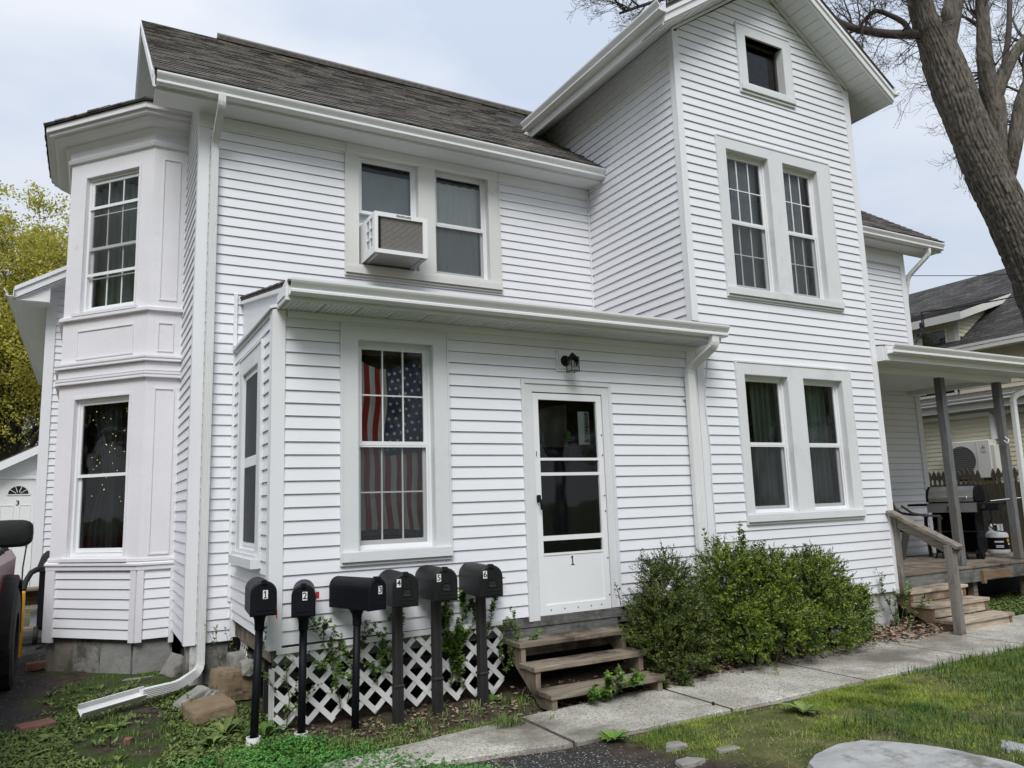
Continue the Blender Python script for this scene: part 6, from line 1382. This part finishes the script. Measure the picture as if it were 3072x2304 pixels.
vine('leafy green creeper climbing the lattice between the fifth and sixth posts',[[(-3.05,yv,.35),(-3.02,yv,.6),(-3.1,yv,.85)],[(-3.0,yv,.35),(-2.98,yv,.65),(-2.92,yv,.95),(-2.95,yv,1.08)],[(-2.95,yv,.4),(-3.08,yv,.7),(-3.2,yv,1.0)],[(-3.0,yv,.5),(-3.1,yv,.8),(-3.14,yv,1.02)],[(-3.05,yv-.02,.5),(-2.9,yv,.75),(-2.8,yv,.88)],[(-2.9,yv,.3),(-3.0,yv,.45),(-3.05,yv,.6)],[(-2.75,yv,.55),(-2.68,yv,.8),(-2.62,yv,1.02),(-2.6,yv,1.1)]],21,dens=120,leaf=(.036,.025))
vine('green creeper on the lattice around the third and fourth posts',[[(-4.0,yv,.3),(-4.05,yv,.6),(-4.15,yv,.85),(-4.3,yv,1.05)],[(-3.95,yv,.35),(-3.9,yv,.6),(-3.82,yv,.85),(-3.78,yv,.97)],[(-3.7,yv,.45),(-3.75,yv,.62),(-3.6,yv,.7)],[(-4.1,yv,.7),(-3.95,yv,.72),(-3.8,yv,.62),(-3.68,yv,.58)],[(-4.0,yv,.68),(-4.05,yv,.62),(-3.9,yv,.55)],[(-3.6,yv,.6),(-3.55,yv,.8),(-3.5,yv,.9)]],22,dens=62,leaf=(.036,.025))
vine('thin creeper at the left end of the lattice behind the second post',[[(-4.42,yv,.25),(-4.4,yv,.45),(-4.43,yv,.62),(-4.38,yv,.72)],[(-4.5,yv,.5),(-4.6,yv+.05,.7),(-4.62,yv+.1,.88)],[(-4.45,yv,.3),(-4.3,yv,.42),(-4.32,yv,.6)]],23,dens=28)
vine('green sprigs between the lattice end and the steps',[[(-2.52,-2.0,.45),(-2.48,-2.02,.65),(-2.42,-2.0,.8)],[(-2.55,-2.0,.4),(-2.62,-2.0,.55),(-2.6,-2.0,.72)],[(-2.5,-2.0,.5),(-2.38,-2.05,.6),(-2.32,-2.05,.63)]],24,dens=55)
vine('small green sprigs growing under the bottom step tread',[[(-2.15,-2.66,.22),(-2.1,-2.72,.30),(-1.98,-2.75,.33)],[(-1.95,-2.66,.22),(-1.88,-2.72,.31),(-1.75,-2.74,.34)],[(-2.0,-2.66,.22),(-2.02,-2.72,.32)]],25,dens=90,leaf=(.04,.028))
vine('spindly shoot against the wall beside the corner downspout',[[(-4.62,-.25,.3),(-4.7,-.3,.6),(-4.82,-.35,.85)],[(-4.6,-.35,.3),(-4.58,-.3,.6),(-4.63,-.25,.8)],[(-4.6,-.5,.4),(-4.9,-.9,.3),(-5.3,-1.2,.24)]],26,dens=14)
vine('leafy weed climbing the foundation left of the porch steps',[[(2.75,-2.0,.2),(2.78,-2.0,.45),(2.85,-2.0,.62)],[(2.8,-2.0,.2),(2.9,-2.05,.5),(3.0,-2.05,.6)],[(2.78,-1.98,.3),(2.68,-1.95,.6),(2.6,-1.93,.95)],[(2.85,-2.1,.2),(2.95,-2.15,.4),(3.05,-2.2,.5)]],27,dens=45,leaf=(.035,.025))
def rosette(label,c,n,L,Wd,seed,m='weed',up=.6,name='weed',cat='weed',stem=0,layers=1):
    rng=rngn(seed); t=thing(name,label,cat,(c[0],c[1],c[2])); b=MB(); k=0
    for la in range(layers):
        for i in range(n):
            a=2*math.pi*i/n+.5*la+rng.uniform(-.25,.25); l=L*rng.uniform(.7,1.2)*(1-.18*la); w=Wd*rng.uniform(.8,1.2); u=up*rng.uniform(.6,1.3)
            d=Vector((math.cos(a),math.sin(a),0)); s=Vector((-d.y,d.x,0)); z0=c[2]+stem*la/max(1,layers-1 or 1); p=[]
            rows=[(0,.12),(.25,.75),(.5,1),(.75,.75),(1,.05)]
            for tt,ww in rows:
                q_=Vector((c[0],c[1],z0))+d*l*tt+Vector((0,0,l*(u*tt-.55*u*tt*tt)))
                for e in(-1,0,1): p.append(tuple(q_+s*w*ww*e*.5+Vector((0,0,.12*w*abs(e)*ww))))
            f=[]
            for r_ in range(4):
                for e in range(2): f.append((r_*3+e,r_*3+e+1,r_*3+e+4,r_*3+e+3))
            lf=MB(); lf.add(p,f); part('leaf',lf,M[m],t)
    return t
rosette('small leafy plant sprouting beside the bottom step',(-1.30,-2.58,.2),7,.09,.04,41,up=.9,layers=3,stem=.10,name='seedling',cat='plant')
rosette('larger leafy plant right of the one beside the bottom step',(-1.10,-2.60,.2),8,.11,.05,42,up=.8,layers=3,stem=.11,name='seedling',cat='plant')
rosette('broad flat dandelion rosette in the lawn',(-1.02,-3.87,.24),11,.17,.07,43,'weed',.45)
rosette('dandelion plant at the edge of the walk by the dirt patch',(-2.52,-3.50,.2),16,.13,.04,44,'vine',.7)
rosette('broad-leaved dock plant by the first mailbox post',(-4.83,-1.75,.2),10,.17,.055,45,'weed',1.1)
rosette('tall dock plant left of the first mailbox post',(-4.95,-2.0,.2),10,.15,.05,46,'weed',1.1)
rosette('dock plant between the first two mailbox posts',(-4.58,-1.98,.2),8,.17,.05,47,'vine',1.2)
rosette('flat weed left of the splash trough',(-5.55,-1.0,.2),9,.13,.05,48,'weed',.5); rosette('flat weed in the dirt below the red brick',(-6.0,-1.05,.2),9,.12,.05,49,'weed',.5); rosette('flat weed near the lower left corner',(-6.1,-1.5,.2),9,.13,.05,50,'weed',.5)
rosette('weed beside the mailbox row under the sixth box',(-2.72,-2.05,.2),9,.1,.045,51,'vine',.8)
# ------------------------------------------------------------------ grass, clover, litter
def scatter(n,x0,x1,y0,y1,seed,wfun):
    rng=rngn(seed); x=rng.uniform(x0,x1,n);y=rng.uniform(y0,y1,n); k=rng.random(n)<wfun(x,y); return x[k],y[k],rng
def blades(name,x,y,rng,h,w,m,label,cat='grass',bend=.5,one_=False,clump=True):
    n=len(x); z=gz(x,y)-.004; P=np.stack([x,y,z],1); a=rng.uniform(0,6.283,n); d=np.stack([np.cos(a),np.sin(a),np.zeros(n)],1); s=np.stack([-np.sin(a),np.cos(a),np.zeros(n)],1)
    H_=(h*(.45+.9*rng.random(n))*((.35+1.5*vnoise(x+7,y+8,3.5,91)*vnoise(x+17,y+3,9,92)*1.6) if clump else 1))[:,None]; b_=(bend*rng.random(n))[:,None]; Wd=w*(.6+.7*rng.random(n))[:,None]
    up=np.array([0,0,1.0]); m1=P+up*H_*.55+d*H_*b_*.3; tp=P+up*H_*(1-.35*b_)+d*H_*b_
    if one_:
        V=np.stack([P-s*Wd/2,P+s*Wd/2,tp+s*Wd*.1,tp-s*Wd*.1],1).reshape(-1,3); k=np.arange(n)*4; F=np.stack([k,k+1,k+2,k+3],1)
    else:
        V=np.stack([P-s*Wd/2,P+s*Wd/2,m1+s*Wd*.4,m1-s*Wd*.4,tp+s*Wd*.04,tp-s*Wd*.04],1).reshape(-1,3); k=np.arange(n)*6
        F=np.concatenate([np.stack([k,k+1,k+2,k+3],1),np.stack([k+3,k+2,k+4,k+5],1)])
    o=np_obj(name,V,F,M[m],kind='stuff'); o['label']=label; o['category']=cat; return o
lw=lambda x,y: region(x,y)[0]*np.clip(vnoise(x+3,y+9,1.6,12)*2.6-.6,0.10,1)*np.clip(vnoise(x+8,y+2,4.5,14)*3-.35,.25,1)*np.where((x>-2.2)&(x<-.9)&(y<-4.5),0,1)
x,y,rg=scatter(560000,-2.9,4.6,-5.7,-3.42,60,lambda x,y:lw(x,y)*.95); blades('lawn_grass',x,y,rg,.032,.0045,'grass','short uneven green lawn right of the walk',bend=1.6,one_=True)
x,y,rg=scatter(26000,-2.2,5,-5.6,-3.45,61,lambda x,y:region(x,y)[0]*np.clip((vnoise(x+13,y+19,1.3,15)-.58)*6,0,1)); blades('tall_grass_tufts',x,y,rg,.075,.005,'grassdk','taller dark grass tufts in the lawn','grass',.9)
x,y,rg=scatter(16000,-2.4,5,-5.6,-3.45,62,lambda x,y:region(x,y)[0]*(.12+np.clip((vnoise(x+33,y+29,1.1,17)-.62)*6,0,1))); blades('dry_thatch',x,y,rg,.022,.004,'straw','dry straw thatch patches in the lawn','grass',2.5)
x,y,rg=scatter(30000,4.5,14,-8,-3.42,63,lambda x,y:region(x,y)[0]); blades('far_grass',x,y,rg,.05,.007,'grass','green grass beyond the walk at the right','grass')
# sparse weeds and moss along the base of the house and around the posts
wf=lambda x,y: np.clip((vnoise(x+3,y+5,2.2,31)-.38)*3,0,1)*np.where((y<-2.0)&(y>-2.78+.0*x)|(x<-4.5),1,0)*np.where((x>-2.5)&(x<-1.3),0,1)*(1-region(x,y)[1])
x,y,rg=scatter(30000,-6.7,-2.4,-2.95,1.4,64,lambda x,y:wf(x,y)*np.where(y>1.0,.3,1)); blades('weedy_grass',x,y,rg,.035,.006,'vine','low weedy grass around the mailbox posts and foundation','grass')
x,y,rg=scatter(22000,-5.0,-2.4,-2.85,-2.0,65,lambda x,y:np.where(vnoise(x+3,y+5,3,33)+(-2.45-y)*.5>.42,.8,.06)); blades('weed_tufts',x,y,rg,.045,.008,'weed','tufts of weeds between the posts and the walk','grass',.9)
def ground_leaves(name,x,y,rng,L,Wd,m,label,cat,h=.02,flat=.5,trip=1):
    n=len(x); z=gz(x,y)+h*rng.random(n); Q=[]
    a0=rng.uniform(0,6.283,n)
    for k in range(trip):
        a=a0+k*2.094; D=unit(np.stack([np.cos(a),np.sin(a),flat*rng.normal(size=n)],1)); U=unit(np.stack([.3*rng.normal(size=n),.3*rng.normal(size=n),np.ones(n)],1))
        Q.append(leaf_quads(np.stack([x,y,z],1),D,U,L*(.6+.8*rng.random(n)),Wd*(.7+.6*rng.random(n)),rng,fold=.1))
    o=quads_obj(name,np.concatenate(Q),m,None); o['label']=label;o['category']=cat; return o
cf=lambda x,y: np.clip((-1.95+.5*(vnoise(x+20,y+20,1.5,40)-.5)-(x+4.6)*(-.0)-y-(x+4.7)*-.35)/.3,0,1)*np.clip((-3.75-x-(y+3)*.6+.3*(vnoise(x+20,y+20,3,41)-.5))/.25,0,1)
x,y,rg=scatter(60000,-7.5,-3.4,-4.6,-1.5,70,lambda x,y:np.clip(cf(x,y),0,1)); ground_leaves('clover',x,y,rg,.017,.016,'clover','dense bright green clover patch at the lower left','clover',h=.05,trip=3)
x,y,rg=scatter(14000,-7,-4.4,-2.4,.9,71,lambda x,y:np.clip((vnoise(x+21,y+11,1.8,42)-.45)*5,0,1)*np.where((x<-6.3)&(y>-.6),0,1)); ground_leaves('ground_weeds',x,y,rg,.028,.018,'weed','low broad-leaved weeds in the dirt left of the house','weeds',h=.03,trip=3)
x,y,rg=scatter(2600,-2.45,3.0,-2.6,-1.9,72,lambda x,y:np.ones_like(x)); ground_leaves('leaf_litter',x,y,rg,.05,.035,'litter','brown dead leaves under the shrubs and steps','dead leaves',h=.05,flat=.3)
x,y,rg=scatter(800,1.9,3.3,-2.5,-1.85,73,lambda x,y:np.ones_like(x)); ground_leaves('leaf_litter',x,y,rg,.06,.045,'litter','drift of brown dead leaves left of the porch steps','dead leaves',h=.08,flat=.3)
x,y,rg=scatter(700,-4.9,-2.5,-2.7,-1.9,74,lambda x,y:np.ones_like(x)); ground_leaves('leaf_litter',x,y,rg,.04,.028,'litter','scattered dead leaves around the mailbox posts','dead leaves',h=.02,flat=.2)
x,y,rg=scatter(5000,4.6,8.5,-2.3,-1.2,75,lambda x,y:np.ones_like(x)*.7); ground_leaves('ground_weeds',x,y,rg,.04,.03,'weed','green weeds in the shade below the porch edge','weeds',h=.06,trip=3)
# clumps of small weeds in the dirt left of the splash trough
rng_=rngn(88); Q=[]
for k in range(150):
    cx_=rng_.uniform(-6.7,-4.3); cy_=rng_.uniform(-2.5,.7)
    if cx_<-6.1 and cy_>-.3: continue
    if vnoise(np.array([cx_+9]),np.array([cy_+9]),1.7,89)[0]<.42: continue
    nl_=rng_.integers(10,26); a=rng_.uniform(0,6.28,nl_); rr_=rng_.uniform(.0,.05,nl_); x_=cx_+rr_*np.cos(a); y_=cy_+rr_*np.sin(a); z_=gz(x_,y_); D=unit(np.stack([np.cos(a),np.sin(a),rng_.uniform(.2,1.1,nl_)],1)); U=np.tile([[0,0,1.]],(nl_,1))+.2*rng_.normal(size=(nl_,3))
    l_=rng_.uniform(.03,.065,nl_); Q.append(leaf_quads(np.stack([x_,y_,z_],1),D,U,l_,l_*.34,rng_,fold=.1))
o=quads_obj('weed_clumps',np.concatenate(Q),'weed',None); o['label']='clumps of small ragged weeds in the dark dirt left of the mailboxes'; o['category']='weeds'
# gravel crumbs on the tarmac
x,y,rg=scatter(9000,-4.6,-1.6,-5.6,-3.3,76,lambda x,y:region(x,y)[1]*.8+.05); ground_leaves('gravel',x,y,rg,.012,.01,'rock','pale gravel crumbs on the dark drive','gravel',h=.004,flat=.2)
# ================================================================== trees
def tree_arrays(): return [[],[],0]
def add_tube(A,pts,rad,n=6):
    pts=np.array(pts,float);k=len(pts); T=np.gradient(pts,axis=0); T=unit(T); ref=np.array([.31,.2,.93]); a=unit(np.cross(T,ref)); b=np.cross(T,a); ang=np.arange(n)*2*math.pi/n
    ring=pts[:,None,:]+(a[:,None,:]*np.cos(ang)[None,:,None]+b[:,None,:]*np.sin(ang)[None,:,None])*np.array(rad)[:,None,None]
    o=A[2]; A[0].append(ring.reshape(-1,3)); i=np.arange(k-1)[:,None]*n; j=np.arange(n)[None,:]; F=np.stack([i+j,i+(j+1)%n,i+n+(j+1)%n,i+n+j],-1).reshape(-1,4)+o; A[1].append(F); A[2]+=k*n
def grow(A,p,d,L,r,lv,rng,tips,maxlv,droop=0,spread=.7,minr=.004,leafp=None):
    n=6 if L>.5 else 4; pts=[p]; q=p.copy(); dd=d.copy()
    for i in range(n): dd=unit((dd+.16*rng.normal(size=3)*(1+.2*lv)+np.array([0,0,.03-droop]))[None])[0]; q=q+dd*L/n; pts.append(q.copy())
    r1=max(r*.42,minr*.6); add_tube(A,pts,np.linspace(r,r1,n+1),7 if lv<2 else (5 if lv<3 else 3))
    if lv>=maxlv: tips.append((pts[-1],dd)); tips.append((pts[-2],dd)); return
    c=rng.integers(3,6) if lv<maxlv-1 else rng.integers(4,7)
    for k in range(c):
        i=rng.integers(1,n+1) if k<c-1 else n; base=pts[i]; s=unit(np.cross(dd,rng.normal(size=3))[None])[0]; nd=unit((dd*(1-.2*spread)+s*spread*rng.uniform(.6,1.2))[None])[0]
        rr_=max(minr,(r+(r1-r)*i/n)*rng.uniform(.45,.65)); grow(A,base,nd,L*rng.uniform(.5,.75),rr_,lv+1,rng,tips,maxlv,droop,spread,minr)
def smooth(pts,n=5):
    """Catmull-Rom through control points"""
    P=np.array(pts,float); P=np.vstack([2*P[0]-P[1],P,2*P[-1]-P[-2]]); out=[]
    for i in range(1,len(P)-2):
        for t in np.linspace(0,1,n,endpoint=False): a,b,c,d=P[i-1:i+3]; out.append(.5*((2*b)+(c-a)*t+(2*a-5*b+4*c-d)*t*t+(3*b-3*c+d-a)*t**3))
    out.append(P[-2]); return np.array(out)
def bigtree():
    t=thing('maple_tree','huge leaning bare maple with shaggy bark beyond the right end of the house','tree',(12.1,-.5,.1)); rng=rngn(5)
    # trunk with bark plates: displaced cylinder, ridges running up it
    def trunk(ctrl,rad,n,name,cols=26):
        c=smooth(ctrl,14 if n>30 else 8); k=len(c); r=np.interp(np.linspace(0,1,k),np.linspace(0,1,len(rad)),rad)
        c2=np.array([c[int(i)]*(1-(i%1))+c[min(k-1,int(i)+1)]*(i%1) for i in np.linspace(0,k-1.001,k*(6 if n>100 else 3))]); r=np.interp(np.linspace(0,1,len(c2)),np.linspace(0,1,k),r); k=len(c2)
        T=unit(np.gradient(c2,axis=0)); a=unit(np.cross(T,np.array([.3,1,.1]))); b=np.cross(T,a); s=np.concatenate([[0],np.cumsum(np.linalg.norm(np.diff(c2,axis=0),axis=1))])
        an=np.arange(n)*2*math.pi/n; A_,S_=np.meshgrid(an,s); 
        u=A_/6.2832*cols; col=np.floor(u+.8*(vnoise(S_*1.0+5,u*.2+3,1.1,81)-.5)*2); fr_=u-np.floor(u)
        pl=vnoise(col*3.7+2,S_*2.4+col*1.9,1.0,82); edge=np.abs(((u+.8*(vnoise(S_+5,u*.2+3,1.1,81)-.5)*2)%1)-.5)*2
        brk=np.clip(np.abs(((S_*1.7+vnoise(col*5.1,col*2.3,1,86)*9)%1)-.5)*9,0,1)
        disp=.055*np.clip(1-edge**6,0,1)*(.25+.9*pl)*(.55+.45*brk)+.03*(vnoise(u*.4+1,S_*1.2+1,1,83)-.5)+.018*(vnoise(u*2+1,S_*9+1,1,84)-.5)
        lump=.10*(vnoise(A_*1.3+2,S_*.9,1,85)-.5)
        Rr=r[:,None]*(1+lump)+disp*(r[:,None]/.45)*1.0
        V=c2[:,None,:]+(a[:,None,:]*np.cos(A_)[...,None]+b[:,None,:]*np.sin(A_)[...,None])*Rr[...,None]
        I=np.arange(k*n).reshape(k,n); F=np.stack([I[:-1],np.roll(I,-1,1)[:-1],np.roll(I,-1,1)[1:],I[1:]],-1).reshape(-1,4)
        return np_obj(name,V.reshape(-1,3),F,M['bark'],t,None)
    TR=[(12.35,-.55,-.2),(11.9,-.52,1.3),(11.3,-.48,2.9),(10.71,-.45,4.61),(10.25,-.44,6.03),(9.77,-.37,7.09),(9.28,-.29,8.16),(8.72,-.23,9.58),(8.39,-.21,10.47),(8.15,-.18,11.0),(7.97,-.19,11.8),(7.81,-.23,12.9)]  # trunk, limb and branch points from image pixels, scaled outward about the camera
    trunk(TR,[.66,.50,.43,.38,.37,.36,.35,.34,.29,.21,.18,.15],230,'trunk',32)
    trunk([(8.45,-.25,10.2),(8.6,-.42,11.0),(8.75,-.6,11.9),(8.85,-.7,13)],[.19,.17,.15,.12],60,'limb')
    trunk([(9.55,-.4,8.2),(9.44,-.56,9.13),(9.34,-.57,9.6),(9.21,-.63,10.26),(9.16,-.72,10.96),(9.1,-.82,12.2)],[.17,.18,.16,.13,.11,.09],60,'limb')
    trunk([(9.9,-.4,7.9),(9.8,-.65,8.5),(9.88,-.8,9.15),(9.94,-.87,9.45),(10.24,-1.19,10.3),(10.8,-1.6,11.6)],[.12,.13,.12,.11,.10,.08],50,'limb')
    trunk([(9.38,-.6,9.3),(9.55,-.75,9.85),(9.8,-.95,10.34),(10.36,-1.41,11.1),(11.2,-2,12.2)],[.12,.12,.10,.09,.07],40,'limb')
    A=tree_arrays(); tips=[]
    C=smooth([(8.2,-.15,10.65),(8.01,-.04,10.69),(7.58,.19,10.71),(7.17,.41,10.79),(6.79,.6,10.92),(6.25,.84,11.25),(5.3,1.3,11.7),(4.4,1.85,11.75),(3.6,2.3,11.55),(2.9,2.7,11.3)],6)
    add_tube(A,C,np.linspace(.10,.025,len(C)),8)
    D_=smooth([(7.9,.0,10.72),(7.76,.05,10.95),(7.34,.25,11.17),(7.15,.35,11.05),(6.95,.53,10.8),(6.5,.8,10.7)],6); add_tube(A,D_,np.linspace(.06,.02,len(D_)),7)
    E_=smooth([(9.5,-.75,9.8),(9.54,-.95,10.6),(9.57,-1.06,11.4),(9.6,-1.2,12.5)],5); add_tube(A,E_,np.linspace(.06,.04,len(E_)),7)
    def sprout(C,i0,i1,n,L,r,dirs,mx=3,droop=0):
        for k in range(n):
            i=rng.integers(i0,i1); p=C[i]; d=unit((np.array(dirs)+.55*rng.normal(size=3))[None])[0]; grow(A,p.copy(),d,L*rng.uniform(.6,1.2),r,0,rng,tips,mx,droop,.65,.0035)
    n=len(C)
    sprout(C,int(n*.35),n-1,16,.75,.022,(-.6,.35,.15)); sprout(C,int(n*.72),n-1,20,.8,.016,(-.75,.4,-.15)); sprout(C,4,n//2,8,.6,.02,(-.2,.1,.5)); sprout(C,3,n//3,4,.6,.014,(-.3,.1,-.5),3,.03)
    sprout(D_,3,len(D_),9,.6,.014,(-.5,.3,-.1),3,.02)
    TRs=smooth(TR,5); 
    for (i,d,L,cnt) in((35,(-.8,.3,.05),.75,3),(40,(-.9,.3,.2),.7,4),(31,(-.7,.3,-.1),.55,2),(46,(-.6,.3,.5),.9,4)):
        for k in range(cnt): grow(A,TRs[min(i,len(TRs)-1)].copy(),unit((np.array(d)+.35*rng.normal(size=3))[None])[0],L,.013,1,rng,tips,3,.01,.6,.0035)
    for base,d,L,r,cnt in(((9.18,-.7,10.8),(.1,.2,.6),1.1,.03,7),((9.94,-.87,9.5),(.5,.0,.4),1.1,.03,6),((9.9,-1.0,10.5),(.5,.1,.3),1.1,.03,6),((8.7,-.5,11.5),(.2,.2,.6),1.2,.03,6),((9.3,-.6,9.9),(.5,.5,.25),1.0,.024,6),((9.9,-.75,8.9),(.6,.2,.0),.9,.02,6),((8.1,-.2,11.3),(-.5,.3,.4),1.3,.035,5),):
        for k in range(cnt): grow(A,np.array(base)+.03*rng.normal(size=3),unit((np.array(d)+.45*rng.normal(size=3))[None])[0],L*rng.uniform(.7,1.2),r*rng.uniform(.6,1.1),0,rng,tips,3,0,.65,.0035)
    np_obj('branches',np.concatenate(A[0]),np.concatenate(A[1]),M['twig'],t,'stuff')
    # buds
    P=np.array([p for p,d in tips]); D=np.array([d for p,d in tips]); k=rng.random(len(P))<.6; P=P[k];D=D[k]
    Q=leaf_quads(P,unit(D+.4*rng.normal(size=D.shape)),np.tile([[0.1,0,1.]],(len(P),1)),np.full(len(P),.03),np.full(len(P),.014),rng); quads_obj('buds',Q,'twig',t)
    # torn bark flaps on the trunk
    b=MB(); r=random.Random(4)
    for k in range(26):
        i=r.randrange(8,32); c=TRs[min(i,len(TRs)-1)]; a=r.uniform(2.6,5.6); rad=.385; p=Vector(c)+Vector((math.cos(a)*rad,math.sin(a)*rad,0)); w=r.uniform(.03,.07); l=r.uniform(.12,.3); o=Vector((math.cos(a),math.sin(a),0)); s=Vector((-o.y,o.x,0))
        up=Vector((-.36,0,.93)); b.poly([tuple(p-s*w),tuple(p+s*w),tuple(p+s*w*.6-up*l+o*.05),tuple(p-s*w*.4-up*l*1.1+o*.06)],tuple(o*.012))
    part('bark_flap',b,M['bark'],t,kind='stuff')
bigtree()
def leafytree(label,base,h,crown,seed,nl,m='spring',cat='tree',lv=4,leaf=.075):
    t=thing('leafy_tree',label,cat,base); rng=rngn(seed); A=tree_arrays(); tips=[]
    top=np.array(base)+np.array([0,0,h*.3]); tr=smooth([base,(base[0]+.1,base[1],base[2]+h*.15),tuple(top)],5); B=tree_arrays(); add_tube(B,tr,np.linspace(.22,.17,len(tr)),10)
    np_obj('trunk',np.concatenate(B[0]),np.concatenate(B[1]),M['trunk2'],t)
    for k in range(9):
        a=k*.75+rng.uniform(-.3,.3); d=unit(np.array([[math.cos(a)*crown,math.sin(a)*crown,1.0]]))[0]; grow(A,top.copy()-np.array([0,0,rng.uniform(0,h*.1)]),d,h*.30*rng.uniform(.8,1.15),.09,0,rng,tips,lv,0,.6,.006)
    np_obj('branches',np.concatenate(A[0]),np.concatenate(A[1]),M['trunk2'],t,'stuff')
    P=np.array([p for p,d in tips]); k=rng.integers(0,len(P),nl); P=P[k]+.13*rng.normal(size=(nl,3))*np.array([1,1,.8]); D=unit(rng.normal(size=(nl,3))+np.array([0,0,-.3])); 
    Q=leaf_quads(P,D,unit(rng.normal(size=(nl,3))),leaf*(.5+.9*rng.random(nl)),leaf*.8*(.6+.6*rng.random(nl)),rng); quads_obj('crown',Q,m,t); return t
LT=leafytree('yellow-green spring tree rising behind the rear wing at the far left',(-8.0,19,.1),13.0,.5,101,115000,leaf=.085)
leafytree('second yellow-green tree further left behind the garage',(-9.9,20.5,.1),11.2,.55,102,38000,leaf=.08)

# trees across the street and to the left, which the windows mirror
def copy_tree_obj(o,loc,rz,sc,label):
    r=o.copy(); COL.objects.link(r); r.location=loc; r.rotation_euler=(0,0,rz); r.scale=(sc,)*3; r['label']=label; r['group']='street trees mirrored in the windows'
    for ch in o.children: c=ch.copy(); COL.objects.link(c); c.parent=r
for k,(x,y,sc) in enumerate(((-30,-6,1.1),(-27,5,1.2),(-26,-18,1.1),(-17,-27,1.15),(-6,-30,1.2),(4,-30,1.1),(14,-27,1.2),(24,-24,1.1))):
    copy_tree_obj(LT,(x,y,.1),k*1.7,sc,'leafy street tree mirrored in the window panes, '+('far out to the left of the house','left of the house beside the first','left and behind the viewer','behind the viewer on the left','straight behind the viewer','behind the viewer facing the door','behind the viewer facing the wing','behind the viewer on the far right')[k])
flush_boards()
